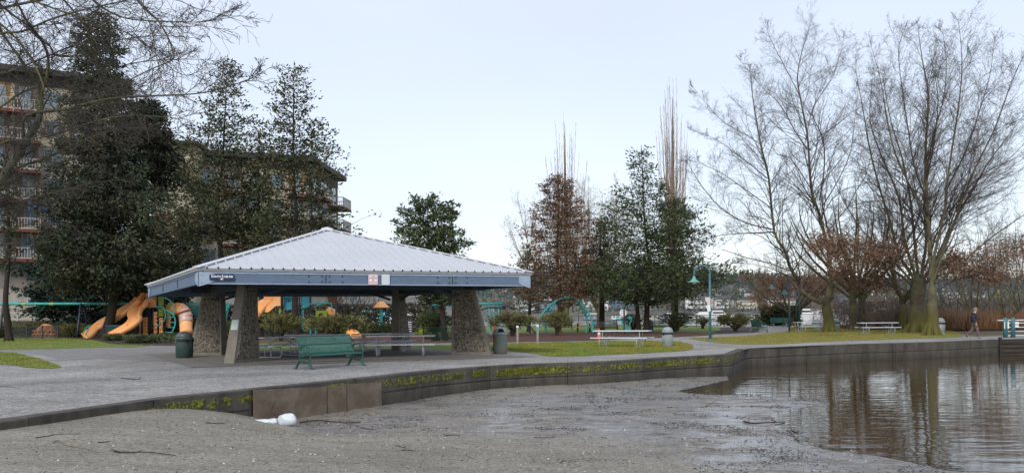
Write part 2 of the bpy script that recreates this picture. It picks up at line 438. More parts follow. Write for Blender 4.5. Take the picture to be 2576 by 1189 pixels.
# ---- sea wall with moss
def wallmat():
    m = bpy.data.materials.new('mossy_concrete'); m.use_nodes = True
    nt = m.node_tree; nd = nt.nodes; lk = nt.links; bs = nd['Principled BSDF']
    ge = nd.new('ShaderNodeNewGeometry'); sp = nd.new('ShaderNodeSeparateXYZ'); lk.new(ge.outputs['Position'], sp.inputs[0])
    n = nd.new('ShaderNodeTexNoise'); n.inputs['Scale'].default_value = 1.6; n.inputs['Detail'].default_value = 8; n.inputs['Roughness'].default_value = .7
    mpp = nd.new('ShaderNodeMapping'); mpp.inputs['Scale'].default_value = (1, 1, .35)
    lk.new(ge.outputs['Position'], mpp.inputs[0]); lk.new(mpp.outputs[0], n.inputs['Vector'])
    base = nd.new('ShaderNodeValToRGB'); base.color_ramp.elements[0].position = .3; base.color_ramp.elements[1].position = .75
    base.color_ramp.elements[0].color = S(42, 39, 35); base.color_ramp.elements[1].color = S(94, 89, 80)
    lk.new(n.outputs['Fac'], base.inputs['Fac'])
    # moss band in z
    def mapr(inp, a, b, c, d):
        q = nd.new('ShaderNodeMapRange'); q.inputs[1].default_value = a; q.inputs[2].default_value = b; q.inputs[3].default_value = c; q.inputs[4].default_value = d
        lk.new(inp, q.inputs[0]); return q.outputs[0]
    def math_(op, a, b):
        q = nd.new('ShaderNodeMath'); q.operation = op
        for i, t in enumerate((a, b)):
            if isinstance(t, (int, float)): q.inputs[i].default_value = t
            else: lk.new(t, q.inputs[i])
        return q.outputs[0]
    zt = mapr(sp.outputs['Z'], -.04, -.12, 0, 1)
    zb = mapr(sp.outputs['Z'], -.44, -.28, 0, 1)
    band = math_('MULTIPLY', zt, zb)
    nl = nd.new('ShaderNodeTexNoise'); nl.inputs['Scale'].default_value = .33; nl.inputs['Detail'].default_value = 3
    lk.new(ge.outputs['Position'], nl.inputs['Vector'])
    nm = nd.new('ShaderNodeTexNoise'); nm.inputs['Scale'].default_value = 5; nm.inputs['Detail'].default_value = 6
    mp3 = nd.new('ShaderNodeMapping'); mp3.inputs['Scale'].default_value = (1.6, 1.6, .8)
    lk.new(ge.outputs['Position'], mp3.inputs[0]); lk.new(mp3.outputs[0], nm.inputs['Vector'])
    xlim = mapr(sp.outputs['X'], 10.6, 8.6, 0, 1)
    ylim = mapr(sp.outputs['Y'], 15.5, 17.0, 0, 1)
    s1 = math_('ADD', mapr(nl.outputs['Fac'], .3, .6, -.14, .16), nm.outputs['Fac'])
    s2 = math_('MULTIPLY', math_('MULTIPLY', band, s1), math_('MULTIPLY', xlim, ylim))
    fac = mapr(s2, .40, .56, 0, .92)
    mc = nd.new('ShaderNodeValToRGB'); mc.color_ramp.elements[0].color = S(50, 52, 14); mc.color_ramp.elements[1].color = S(138, 142, 32)
    mc.color_ramp.elements[0].position = .42; mc.color_ramp.elements[1].position = .68
    n4 = nd.new('ShaderNodeTexNoise'); n4.inputs['Scale'].default_value = 16; n4.inputs['Detail'].default_value = 4
    lk.new(ge.outputs['Position'], n4.inputs['Vector']); lk.new(n4.outputs['Fac'], mc.inputs['Fac'])
    mx = nd.new('ShaderNodeMix'); mx.data_type = 'RGBA'; lk.new(fac, mx.inputs[0]); lk.new(base.outputs[0], mx.inputs[6]); lk.new(mc.outputs[0], mx.inputs[7])
    # wet dark foot
    wet = mapr(sp.outputs['Z'], -.5, -.8, 1, .62)
    mw = nd.new('ShaderNodeMix'); mw.data_type = 'RGBA'; mw.blend_type = 'MULTIPLY'; mw.inputs[0].default_value = 1
    lk.new(mx.outputs[2], mw.inputs[6]); lk.new(wet, mw.inputs[7])
    lk.new(mw.outputs[2], bs.inputs['Base Color']); bs.inputs['Roughness'].default_value = .85
    b = nd.new('ShaderNodeBump'); b.inputs['Strength'].default_value = .9; b.inputs['Distance'].default_value = .05
    hh = math_('ADD', n.outputs['Fac'], math_('MULTIPLY', fac, n4.outputs['Fac']))
    lk.new(hh, b.inputs['Height']); lk.new(b.outputs[0], bs.inputs['Normal'])
    return m
WALLM = wallmat()
WLs = spline(WL[:17], 3)[:-1] + spline(WL[16:], 6)
def wall_normal(P, i):
    a = P[max(i - 1, 0)]; b = P[min(i + 1, len(P) - 1)]
    d = (b - a).normalized(); return Vector((d.y, -d.x, 0))     # toward the water
seaw = thing('sea_wall', 'long dark concrete sea wall with moss along its upper edge beside the beach', 'sea wall', (0, 20, 0))
# prof: outward offset, z
prof = [(-.30, .002), (.012, .002), (.03, -.02), (.03, -.40), (.01, -.425), (.0, -.45), (.015, -.48), (.015, -1.8)]
ids = MB(); rows = []
# panels about 3 m long with small joints
acc = 0; last = None; cols = []
rw = random.Random(5)
for i, p in enumerate(WLs):
    cols.append((p, wall_normal(WLs, i)))
# resample evenly
L = [0]
for a, b in zip(WLs[:-1], WLs[1:]): L.append(L[-1] + (b - a).length)
def at_len(s):
    s = max(0, min(L[-1] - 1e-4, s))
    for i in range(len(L) - 1):
        if L[i] <= s <= L[i + 1]:
            t = (s - L[i]) / max(1e-6, L[i + 1] - L[i])
            n = (cols[i][1] * (1 - t) + cols[i + 1][1] * t).normalized()
            return WLs[i].lerp(WLs[i + 1], t), n
s = 0; samples = []
while s < L[-1] - .05:
    j = (s % 2.9) < .0001
    samples.append(s); s += .29
vs = []; nprof = len(prof)
mbw = MB()
pan = 0
JL = 2.9
k = 0
while k * JL < L[-1]:
    s0, s1 = k * JL + .012, min((k + 1) * JL - .012, L[-1] - .002)
    if s1 - s0 < .1: break
    n = 8; off = rw.uniform(-.012, .012)
    rowA = []
    for i in range(n + 1):
        p, nn = at_len(s0 + (s1 - s0) * i / n)
        rowA.append([p + nn * (o_ + (off if zz < -.01 else 0) + rw.uniform(-.006, .006) * (zz < -.05)) + Vector((0, 0, zz)) for o_, zz in prof])
    b = len(mbw.V)
    for r_ in rowA: mbw.V += r_
    for i in range(n):
        for q in range(nprof - 1):
            mbw.F.append((b + i * nprof + q, b + (i + 1) * nprof + q, b + (i + 1) * nprof + q + 1, b + i * nprof + q + 1))
    mbw.F.append(tuple(b + q for q in range(nprof))); mbw.F.append(tuple(reversed([b + n * nprof + q for q in range(nprof)])))
    k += 1
mbw.build('wall_face', WALLM, seaw, world=True)
core = MB()
core.strip([p - wall_normal(WLs, i) * .1 + Vector((0, 0, -.015)) for i, p in enumerate(WLs)], [p - wall_normal(WLs, i) * .1 + Vector((0, 0, -1.8)) for i, p in enumerate(WLs)])
core.build('wall_core', M('joint_shadow', S(24, 23, 22)), seaw, world=True)

# ---- beach surface from control heights (thin plate spline)
CT = []
for u, v, z in [(0, 1082, -.13), (147, 1063, -.15), (295, 1045, -.16), (425, 1025, -.2), (561, 1014, -.34), (632, 1040, -.62), (684, 1058, -.70), (814, 1048, -.74), (950, 1027, -.74),
                (1074, 1004, -.76), (1171, 993, -.72), (1285, 978, -.70), (1366, 967, -.68), (1463, 960, -.68), (1602, 955, -.7), (1725, 939, -.74), (1787, 937, -.78), (1869, 920, -.9),
                (1848, 953, -.81), (1787, 971, -.81), (1717, 983, -.80), (1807, 994, -.795), (1963, 998, -.79), (2073, 1008, -.8), (2004, 1028.8, -.805), (1967, 1040, -.81), (1979, 1058, -.81), (2012, 1084, -.81),
                (2073, 1115, -.81), (2176, 1135, -.81), (2299, 1154, -.81), (2401, 1174, -.81), (2463, 1186.6, -.81), (2600, 1215, -.81),
                (2060, 1070, -.87), (2200, 1105, -.90), (2400, 1140, -.92), (2576, 1170, -.95), (2150, 1010, -.95), (2200, 950, -1.2), (2000, 940, -1.0), (2500, 900, -1.5), (2500, 1050, -1.3), (2700, 1000, -1.6), (2300, 1050, -1.1),
                (0, 1189, -.17), (-500, 1150, -.15), (300, 1120, -.2), (600, 1120, -.34), (600, 1189, -.26), (560, 1060, -.33), (700, 1090, -.6), (1000, 1189, -.36), (1000, 1100, -.6), (1288, 1100, -.68), (1288, 1189, -.5), (1700, 1189, -.64), (1700, 1110, -.76),
                (1500, 1030, -.77), (1400, 1015, -.785), (1500, 985, -.745), (1650, 1010, -.785), (1850, 1060, -.785), (1900, 1120, -.785), (2000, 1189, -.74), (2250, 1189, -.785), (1300, 1040, -.76), (1150, 1040, -.74)]:
    p = G(u, v, z); CT.append((p.x, p.y, z))
CT += [(0, 0, -.05), (-8, 0, -.05), (8, 0, -.35), (0, 5, -.18), (-8, 6, -.1), (10, 6, -.75), (16, 2, -.9), (-14, -4, -.05), (20, 10, -1.3), (30, 20, -2), (25, 40, -2.2)]
CT = np.array(CT)
def tps(d): return d * d * np.log(d + 1e-9)
D = np.hypot(CT[:, None, 0] - CT[None, :, 0], CT[:, None, 1] - CT[None, :, 1])
n_ = len(CT)
A = np.zeros((n_ + 3, n_ + 3)); A[:n_, :n_] = tps(D) + np.eye(n_) * .02
A[:n_, n_] = 1; A[:n_, n_ + 1:] = CT[:, :2]; A[n_, :n_] = 1; A[n_ + 1:, :n_] = CT[:, :2].T
W = np.linalg.solve(A, np.concatenate([CT[:, 2], np.zeros(3)]))
def vnoise(X, Y, seed=0):
    xi = np.floor(X).astype(int); yi = np.floor(Y).astype(int); xf = X - xi; yf = Y - yi
    xf = xf * xf * (3 - 2 * xf); yf = yf * yf * (3 - 2 * yf)
    def h(a, b):
        q = (a * 374761393 + b * 668265263 + seed * 974711) & 0x7fffffff
        q = (q ^ (q >> 13)) * 1274126177 & 0x7fffffff
        return ((q ^ (q >> 16)) & 0xffff) / 65535.0
    return (h(xi, yi) * (1 - xf) + h(xi + 1, yi) * xf) * (1 - yf) + (h(xi, yi + 1) * (1 - xf) + h(xi + 1, yi + 1) * xf) * yf
def fbm(X, Y, o=4, seed=0):
    t = 0; a = .5; f = 1
    for i in range(o):
        t = t + a * (vnoise(X * f, Y * f, seed + i) - .5); a *= .5; f *= 2.03
    return t
def beach_z(X, Y):
    X = np.asarray(X, float); Y = np.asarray(Y, float); sh = X.shape
    x = X.ravel(); y = Y.ravel(); Z = np.zeros(len(x))
    for i in range(0, len(x), 20000):
        xs, ys = x[i:i + 20000], y[i:i + 20000]
        d = np.hypot(xs[:, None] - CT[None, :, 0], ys[:, None] - CT[None, :, 1])
        Z[i:i + 20000] = tps(d) @ W[:n_] + W[n_] + W[n_ + 1] * xs + W[n_ + 2] * ys
    mud = np.clip((-.55 - Z) / .2, 0, 1)
    Z = np.clip(Z, -2.4, -.06)
    low = np.clip((Z + .80) / .05, .25, 1)
    Z = Z + fbm(x * .9, y * .9, 4, 3) * .035 * mud * low + fbm(x * 4, y * 4, 4, 9) * (.012 + .018 * mud) * low
    return Z.reshape(sh)
ys = np.concatenate([np.linspace(-6, 7, 30), np.linspace(7.1, 22, 190), np.linspace(22.15, 42, 150)])
xs = np.concatenate([np.linspace(-24, -11, 20), np.linspace(-10.9, 11, 240), np.linspace(11.2, 30, 70)])
XX, YY = np.meshgrid(xs, ys)
ZZ = beach_z(XX, YY)
nx, ny = len(xs), len(ys)
I = np.arange(nx * ny).reshape(ny, nx)
F = np.stack([I[:-1, :-1], I[:-1, 1:], I[1:, 1:], I[1:, :-1]], -1).reshape(-1, 4)

def beachmat():
    m = bpy.data.materials.new('beach_gravel_and_mud'); m.use_nodes = True
    nt = m.node_tree; nd = nt.nodes; lk = nt.links; bs = nd['Principled BSDF']
    ge = nd.new('ShaderNodeNewGeometry'); sp = nd.new('ShaderNodeSeparateXYZ'); lk.new(ge.outputs['Position'], sp.inputs[0])
    pos = ge.outputs['Position']
    def noise(sc, det=6, ro=.6, st=None):
        n = nd.new('ShaderNodeTexNoise'); n.inputs['Scale'].default_value = sc; n.inputs['Detail'].default_value = det; n.inputs['Roughness'].default_value = ro
        if st:
            q = nd.new('ShaderNodeMapping'); q.inputs['Scale'].default_value = st; lk.new(pos, q.inputs[0]); lk.new(q.outputs[0], n.inputs['Vector'])
        else: lk.new(pos, n.inputs['Vector'])
        return n.outputs['Fac']
    def mapr(inp, a, b, c, d):
        q = nd.new('ShaderNodeMapRange'); q.inputs[1].default_value = a; q.inputs[2].default_value = b; q.inputs[3].default_value = c; q.inputs[4].default_value = d
        lk.new(inp, q.inputs[0]); return q.outputs[0]
    def math_(op, a, b):
        q = nd.new('ShaderNodeMath'); q.operation = op; q.use_clamp = False
        for i, t in enumerate((a, b)):
            if isinstance(t, (int, float)): q.inputs[i].default_value = t
            else: lk.new(t, q.inputs[i])
        return q.outputs[0]
    def mix(f, a, b, bl='MIX'):
        q = nd.new('ShaderNodeMix'); q.data_type = 'RGBA'; q.blend_type = bl
        if isinstance(f, (int, float)): q.inputs[0].default_value = f
        else: lk.new(f, q.inputs[0])
        for i, t in ((6, a), (7, b)):
            if isinstance(t, tuple): q.inputs[i].default_value = t
            else: lk.new(t, q.inputs[i])
        return q.outputs[2]
    v = nd.new('ShaderNodeTexVoronoi'); v.inputs['Scale'].default_value = 34; lk.new(pos, v.inputs['Vector'])
    sc = nd.new('ShaderNodeSeparateColor'); lk.new(v.outputs['Color'], sc.inputs[0])
    g = nd.new('ShaderNodeValToRGB'); g.color_ramp.elements[0].color = S(112, 107, 97); g.color_ramp.elements[1].color = S(168, 163, 151)
    e = g.color_ramp.elements.new(.5); e.color = S(141, 136, 125)
    e = g.color_ramp.elements.new(.93); e.color = S(160, 156, 146)
    lk.new(sc.outputs[0], g.inputs['Fac'])
    big = nd.new('ShaderNodeValToRGB'); big.color_ramp.elements[0].position = .35; big.color_ramp.elements[1].position = .65
    big.color_ramp.elements[0].color = (.70, .68, .65, 1); big.color_ramp.elements[1].color = (1.06, 1.06, 1.05, 1)
    lk.new(noise(.55, 8, .74, (.7, 1.6, 1)), big.inputs['Fac'])
    grav = mix(1.0, g.outputs[0], big.outputs[0], 'MULTIPLY')
    # moss on the gravel by the boards
    mossn = mapr(noise(2.2, 6), .5, .66, 0, .55)
    mx_ = mapr(sp.outputs['X'], -7.2, -6.0, 0, 1); mx2 = mapr(sp.outputs['X'], -2.0, -3.4, 0, 1)
    my = mapr(sp.outputs['Y'], 14.5, 16, 0, 1)
    mz = mapr(sp.outputs['Z'], -.5, -.6, 0, 1)
    grav = mix(math_('MULTIPLY', math_('MULTIPLY', math_('MULTIPLY', mossn, mx_), math_('MULTIPLY', mx2, my)), mz), grav, S(112, 116, 44))
    mudc = nd.new('ShaderNodeValToRGB'); mudc.color_ramp.elements[0].position = .36; mudc.color_ramp.elements[1].position = .66
    mudc.color_ramp.elements[0].color = S(58, 53, 49); mudc.color_ramp.elements[1].color = S(150, 145, 140)
    lk.new(noise(6, 8, .75, (1, 1.6, 1)), mudc.inputs['Fac'])
    zz = math_('ADD', sp.outputs['Z'], math_('MULTIPLY', math_('SUBTRACT', noise(.7, 6, .7), .5), .34))
    mf = mapr(zz, -.66, -.78, 0, 1)
    col = mix(mf, grav, mudc.outputs[0])
    under = mapr(sp.outputs['Z'], -.80, -.86, 0, 1)
    col = mix(under, col, S(60, 48, 30))
    lk.new(col, bs.inputs['Base Color'])
    wetn = mapr(noise(1.1, 8, .72, (.7, 1.5, 1)), .43, .53, 0, 1)
    wet = math_('MULTIPLY', wetn, mf)
    ro = mapr(wet, 0, 1, .82, .3)
    lk.new(ro, bs.inputs['Roughness'])
    b = nd.new('ShaderNodeBump'); b.inputs['Distance'].default_value = .02
    lk.new(mapr(wet, 0, 1, .8, .25), b.inputs['Strength'])
    bs.inputs['IOR'].default_value = 1.5
    lk.new(mapr(wet, 0, 1, .4, 1.0), bs.inputs['Specular IOR Level'])
    lk.new(mapr(wet, 0, 1, 0, .8), bs.inputs['Coat Weight']); bs.inputs['Coat Roughness'].default_value = .25
    lk.new(math_('ADD', v.outputs['Distance'], math_('MULTIPLY', noise(12, 7, .7), 1.5)), b.inputs['Height'])
    lk.new(b.outputs[0], bs.inputs['Normal'])
    return m
bo = np_mesh('beach', np.stack([XX, YY, ZZ], -1).reshape(-1, 3), F, beachmat(), smooth=True)
tag(bo, kind='structure')

# ---- water
def watermat(name, deep, rough, bumps):
    m = bpy.data.materials.new(name); m.use_nodes = True
    nt = m.node_tree; nd = nt.nodes; lk = nt.links; bs = nd['Principled BSDF']
    bs.inputs['Base Color'].default_value = deep; bs.inputs['Roughness'].default_value = rough; bs.inputs['IOR'].default_value = 1.8
    bs.inputs['Specular IOR Level'].default_value = .5
    ge = nd.new('ShaderNodeNewGeometry')
    prev = None
    for (scx, scy, st, dist) in bumps:
        mp = nd.new('ShaderNodeMapping'); mp.inputs['Scale'].default_value = (scx, scy, 1); mp.inputs['Rotation'].default_value = (0, 0, .12)
        lk.new(ge.outputs['Position'], mp.inputs[0])
        n = nd.new('ShaderNodeTexNoise'); n.inputs['Scale'].default_value = 1; n.inputs['Detail'].default_value = 2.5; n.inputs['Distortion'].default_value = .4
        lk.new(mp.outputs[0], n.inputs['Vector'])
        b = nd.new('ShaderNodeBump'); b.inputs['Strength'].default_value = st; b.inputs['Distance'].default_value = dist
        lk.new(n.outputs['Fac'], b.inputs['Height'])
        if prev: lk.new(prev.outputs[0], b.inputs['Normal'])
        prev = b
    lk.new(prev.outputs[0], bs.inputs['Normal'])
    return m
# cove water : fine grid with an opening nowhere, plain sheet
WN = watermat('cove_water', S(66, 54, 32), .03, [(.6, 2.4, .42, .03), (2.0, 7, .4, .006)])
def flat(name, x0, y0, x1, y1, z, mat):
    mb = MB(); n = 12
    for i in range(n):
        for j in range(n):
            a, b = x0 + (x1 - x0) * i / n, x0 + (x1 - x0) * (i + 1) / n; c, d = y0 + (y1 - y0) * (j / n) ** 2, y0 + (y1 - y0) * ((j + 1) / n) ** 2
            mb.quad((a, c, z), (b, c, z), (b, d, z), (a, d, z))
    return tag(mb.build(name, mat), kind='structure')
flat('cove_water', -12, 4, 140, 83.5, -.8, WN)
WLk = watermat('lake_water', S(96, 104, 108), .12, [(.25, .8, .5, .05), (1.5, 3, .3, .02)])
flat('lake_water', -1400, 84.2, 2500, 3400, -.8, WLk)
# ================================================================== shelter
ROOFM = M('roof_sheet', S(196, 199, 205), S(178, 181, 188), scale=1.2, rough=.45, metal=.0, contrast=.35, c3=S(184, 188, 192), s3=.6)
FASC = M('blue_grey_timber', S(102, 120, 142), S(82, 100, 122), scale=2.2, rough=.7, bump=.3, bscale=12, stretch=(1, 1, 5), contrast=.3)
FASCL = M('pale_blue_trim', S(160, 176, 194), S(128, 146, 168), scale=3, rough=.6, contrast=.3)
GUTT = M('pale_gutter', S(178, 184, 184), S(148, 156, 158), scale=2, rough=.5)
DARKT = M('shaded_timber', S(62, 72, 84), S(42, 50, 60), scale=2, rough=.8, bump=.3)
PEB = M('pebble_dash', S(136, 127, 112), S(26, 24, 22), scale=13, rough=.85, bump=1.0, bscale=26, contrast=.14)
PIERC = M('pier_concrete', S(132, 127, 116), S(92, 88, 80), scale=2.5, rough=.85, bump=.3, contrast=.3)
BLACKM = M('dark_metal', S(34, 36, 40), S(24, 25, 28), rough=.5)

NL = Q(500, 714, 27.0); RR = Q(1333, 719.4, 31.9); LB = Q(375, 747.5, 37.6)
zE = NL.z
BR = RR + LB - NL; BR.z = zE - .10
RR.z = zE; LB.z = zE - .13
C4 = [NL, RR, BR, LB]                       # eave corners, bottom of fascia
CEN = (NL + RR + BR + LB) / 4
APEX = Vector((CEN.x + .15, CEN.y, EYE + 216.5 / FOC * CEN.y))
sh = thing('picnic_shelter', 'open picnic shelter with pale ribbed metal roof, blue fascia and four pebble faced piers', 'shelter', (CEN.x, CEN.y, 0))
FH = .40       # fascia height
names = ['front', 'right', 'back', 'left']
for k in range(4):
    a, b = C4[k], C4[(k + 1) % 4]
    e = (b - a).normalized(); out = Vector((e.y, -e.x, 0)).normalized()
    if out.dot(a - CEN) < 0: out = -out
    # fascia
    mb = MB()
    p = [a, b, b + Vector((0, 0, FH)), a + Vector((0, 0, FH))]
    mb.prism(p, out * 0, -out * .09)
    mb.build('fascia', FASC, sh, world=True)
    g = MB(); ga = a + Vector((0, 0, FH + .003)) - e * .06; gb = b + Vector((0, 0, FH + .003)) + e * .06
    g.prism([ga, gb, gb + Vector((0, 0, .085)), ga + Vector((0, 0, .085))], out * .05, -out * .1)
    g.build('gutter', GUTT, sh, world=True)
    # moulding under the gutter
    g = MB(); g.prism([a + Vector((0, 0, FH - .07)), b + Vector((0, 0, FH - .07)), b + Vector((0, 0, FH - .02)), a + Vector((0, 0, FH - .02))], out * .022, out * .002)
    # lower edge strip
    g.prism([a + Vector((0, 0, .0)), b + Vector((0, 0, .0)), b + Vector((0, 0, .03)), a + Vector((0, 0, .03))], out * .015, out * .002)
    g.build('fascia_trim', FASCL if k == 0 else FASC, sh, world=True)
    # board joints and bolts
    jb = MB()
    for t in ((.345, .735) if k in (0,) else (.36, .66)):
        q = a.lerp(b, t)
        jb = MB(); jb.beam(q + out * .012 + Vector((0, 0, .035)), q + out * .012 + Vector((0, 0, FH - .07)), .02, .02)
        jb.build('board_joint', BLACKM, sh, world=True)
        for dx in (-.55, -.12, .12, .55) if k == 0 else ():
            for dz in (.1, .28):
                c = q + e * dx + Vector((0, 0, dz)); jb = MB()
                jb.tube([c + out * .002, c + out * .022], .028, 8)
                jb.build('bolt', M('bolt_steel', S(70, 80, 94), S(50, 58, 70)) if 'bolt_steel' not in bpy.data.materials else bpy.data.materials['bolt_steel'], sh, world=True)
    # roof panel with ribs
    a2 = a + Vector((0, 0, FH + .09)) + out * .08 - e * .1; b2 = b + Vector((0, 0, FH + .09)) + out * .08 + e * .1
    mb = MB()
    nrm = (b2 - a2).cross(APEX - a2).normalized()
    if nrm.z < 0: nrm = -nrm
    mb._add([a2, b2, APEX, a2 - nrm * .05, b2 - nrm * .05, APEX - nrm * .05], [(0, 1, 2), (5, 4, 3), (0, 3, 4, 1), (1, 4, 5, 2), (2, 5, 3, 0)])
    W_ = (b2 - a2).length; m0 = ((APEX - a2).dot(e)); nb = 35
    ins = (APEX - a2 - e * m0)
    for i in range(1, nb):
        s_ = W_ * i / nb
        t = s_ / m0 if s_ < m0 else (W_ - s_) / (W_ - m0)
        st = a2 + e * s_ + nrm * .0; en = st + ins * (t * .985)
        for off in (0.0,):
            p0 = st + e * off; p1 = en + e * off
            vs = []
            for pp in (p0 - ins.normalized() * .02, p1):
                vs += [pp - e * .035 - nrm * .002, pp + e * .035 - nrm * .002, pp + e * .016 + nrm * .05, pp - e * .016 + nrm * .05]
            mb._add(vs, [(0, 1, 2, 3), (7, 6, 5, 4), (0, 4, 5, 1), (1, 5, 6, 2), (2, 6, 7, 3), (3, 7, 4, 0)])
    rp_ = mb.build('roof_panel', ROOFM, sh, world=True)
    # dark rib ends seen under each seam
    rb = MB()
    rb.beam(a2 - ins.normalized() * .021 - nrm * .004, b2 - ins.normalized() * .021 - nrm * .004, .012, .006)
    for i in range(1, nb):
        st = a2 + e * (W_ * i / nb) - ins.normalized() * .021
        rb._add([st - e * .03 - nrm * .0, st + e * .03 - nrm * .0, st + e * .014 + nrm * .048, st - e * .014 + nrm * .048], [(0, 1, 2, 3), (3, 2, 1, 0)])
    rb.build('eave_closure', BLACKM, sh, world=True)
    # soffit slope just inside
    ib = MB()
    ia = a - out * .1 + Vector((0, 0, FH - .03)); ibb = b - out * .1 + Vector((0, 0, FH - .03)); top = APEX - Vector((0, 0, .2))
    ib._add([ia, ibb, top], [(0, 2, 1)])
    for i in range(1, 8):
        q = ia.lerp(ibb, i / 8)
        tt = min(i / 4, (8 - i) / 4) * .95
        qq = q + (ins.normalized() * ins.length * tt)
        ib.beam(q + Vector((0, 0, -.09)), qq + Vector((0, 0, -.09)), .09, .17)
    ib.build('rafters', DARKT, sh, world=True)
# hip caps
hc = MB()
for k in range(4):
    c = C4[k]; o_ = (c - CEN); o_.z = 0; o_.normalize()
    st = c + Vector((0, 0, FH + .115)) + o_ * .12
    hc.beam(st, APEX + Vector((0, 0, .03)), .26, .035)
hc.lathe([(.3, -.06), (.22, .05), (.05, .1)], tuple(APEX), 12)
hc.build('ridge_cap', M('ridge_metal', S(206, 208, 212), S(186, 190, 196), rough=.4), sh, world=True)
# corner brackets
for k in (0, 1, 3):
    c = C4[k]; a = C4[k - 1]; b = C4[(k + 1) % 4]
    e1 = (b - c).normalized(); e0 = (a - c).normalized()
    o1 = Vector((e1.y, -e1.x, 0)); o1 = o1 if o1.dot(c - CEN) > 0 else -o1
    o0 = Vector((e0.y, -e0.x, 0)); o0 = o0 if o0.dot(c - CEN) > 0 else -o0
    mb = MB()
    for e_, o_ in ((e1, o1), (e0, o0)):
        p = [c + e_ * .0 + Vector((0, 0, .0 - .07)), c + e_ * .30 + Vector((0, 0, .02)), c + e_ * .46 + Vector((0, 0, .10)), c + e_ * .46 + Vector((0, 0, FH - .08)), c + Vector((0, 0, FH - .02))]
        mb.prism(p, o_ * .03, o_ * .016)
        for (t, z) in ((.4, .14), (.4, .27), (.07, .05), (.07, .3)):
            q = c + e_ * t + Vector((0, 0, z)); mb.tube([q + o_ * .03, q + o_ * .05], .02, 6)
    mb.build('corner_bracket', FASCL, sh, world=True)
# ring beams under the eaves
PI_A = dict(o=Vector((-9.3, 28.85, 0)), d=Vector((.31, .951, 0)).normalized(), L=1.45)
PI_D = dict(o=Vector((-.78, 33.75, 0)), d=Vector((-.985, .17, 0)).normalized(), L=1.55)
PI_B = dict(o=Vector((-13.0, 35.6, 0)), d=Vector((.96, -.28, 0)).normalized(), L=1.55)
PI_C = dict(o=Vector((-4.75, 39.9, 0)), d=Vector((-.25, -.968, 0)).normalized(), L=1.45)
TOPZ = zE + .12
for Pp in (PI_A, PI_D, PI_B, PI_C):
    o, d, Ln = Pp['o'], Pp['d'], Pp['L']; s_ = Vector((-d.y, d.x, 0)); wd = .19
    bt = .72
    mb = MB()
    def ppt(t, side, z): return o + d * t + s_ * side + Vector((0, 0, z))
    base = [ppt(0, -wd, 0), ppt(Ln, -wd, 0), ppt(Ln, wd, 0), ppt(0, wd, 0)]
    topp = [ppt(bt, -wd * .8, TOPZ), ppt(Ln - .03, -wd * .8, TOPZ), ppt(Ln - .03, wd * .8, TOPZ), ppt(bt, wd * .8, TOPZ)]
    mb.hexa([tuple(x) for x in base + topp])
    pier = mb.build('pier', PIERC, sh, world=True)
    for sd_ in (-1, 1):
        pm = MB(); rr = random.Random(int(o.x * 10) + sd_)
        # inset pebble panel, grid with rough relief
        nu, nv = 26, 44
        P = []
        for j in range(nv + 1):
            z = .13 + (TOPZ - .13 - .22) * j / nv
            f = z / TOPZ
            t0 = bt * f + .10; t1 = Ln - .03 * f - .08
            for i in range(nu + 1):
                t = t0 + (t1 - t0) * i / nu
                w_ = wd * (1 - .2 * f)
                edge = i in (0, nu) or j in (0, nv)
                P.append(ppt(t, sd_ * (w_ + (.0 if edge else rr.uniform(.012, .05))), z) - Vector((CEN.x, CEN.y, 0)))
        Fq = []
        for j in range(nv):
            for i in range(nu):
                q = j * (nu + 1) + i
                Fq.append((q, q + 1, q + nu + 2, q + nu + 1))
        po = np_mesh('pebble_panel', [tuple(p) for p in P], Fq, PEB, pier, smooth=False)
# beams pier to pier and the deep back beam
bm_ = MB()
ring = [PI_A['o'] + PI_A['d'] * 1.1, PI_D['o'] + PI_D['d'] * 1.1, PI_C['o'] + PI_C['d'] * 1.1, PI_B['o'] + PI_B['d'] * 1.1]
for k in range(4):
    a, b = ring[k], ring[(k + 1) % 4]; e = (b - a).normalized()
    bm_.beam(a - e * .9 + Vector((0, 0, zE + .10)), b + e * .9 + Vector((0, 0, zE + .10)), .2, .34)
    m_ = a.lerp(b, .22)
    for t, sg in ((0.0, 1), (1.0, -1)):
        p = a.lerp(b, t)
        bm_.beam(p + e * sg * .35 + Vector((0, 0, zE - .32)), p + e * sg * 1.5 + Vector((0, 0, zE + .02)), .09, .09)
for a, b in ((0, 2), (1, 3)):
    bm_.beam(ring[a] + Vector((0, 0, zE + .33)), ring[b] + Vector((0, 0, zE + .33)), .16, .28)
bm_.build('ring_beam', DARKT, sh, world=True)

# floor slab
e1 = (RR - NL).normalized(); e2 = (LB - NL); e2.z = 0; e2.normalize(); e1.z = 0
c0 = Vector((CEN.x, CEN.y, 0))
hw = 4.95
sl = [c0 - e1 * hw - e2 * hw, c0 + e1 * hw - e2 * hw, c0 + e1 * hw + e2 * hw, c0 - e1 * hw + e2 * hw]
sheet('shelter_floor', [(p.x, p.y) for p in sl], .022, SLAB)
hw = 5.9
sl = [c0 - e1 * hw - e2 * hw, c0 + e1 * hw - e2 * (hw + .2), c0 + e1 * (hw) + e2 * hw, c0 - e1 * hw + e2 * hw]
sheet('shelter_apron', [(p.x, p.y) for p in sl], .012, M('apron_concrete', S(128, 124, 118), S(98, 95, 90), scale=1.5, rough=.85, bump=.2, contrast=.35))

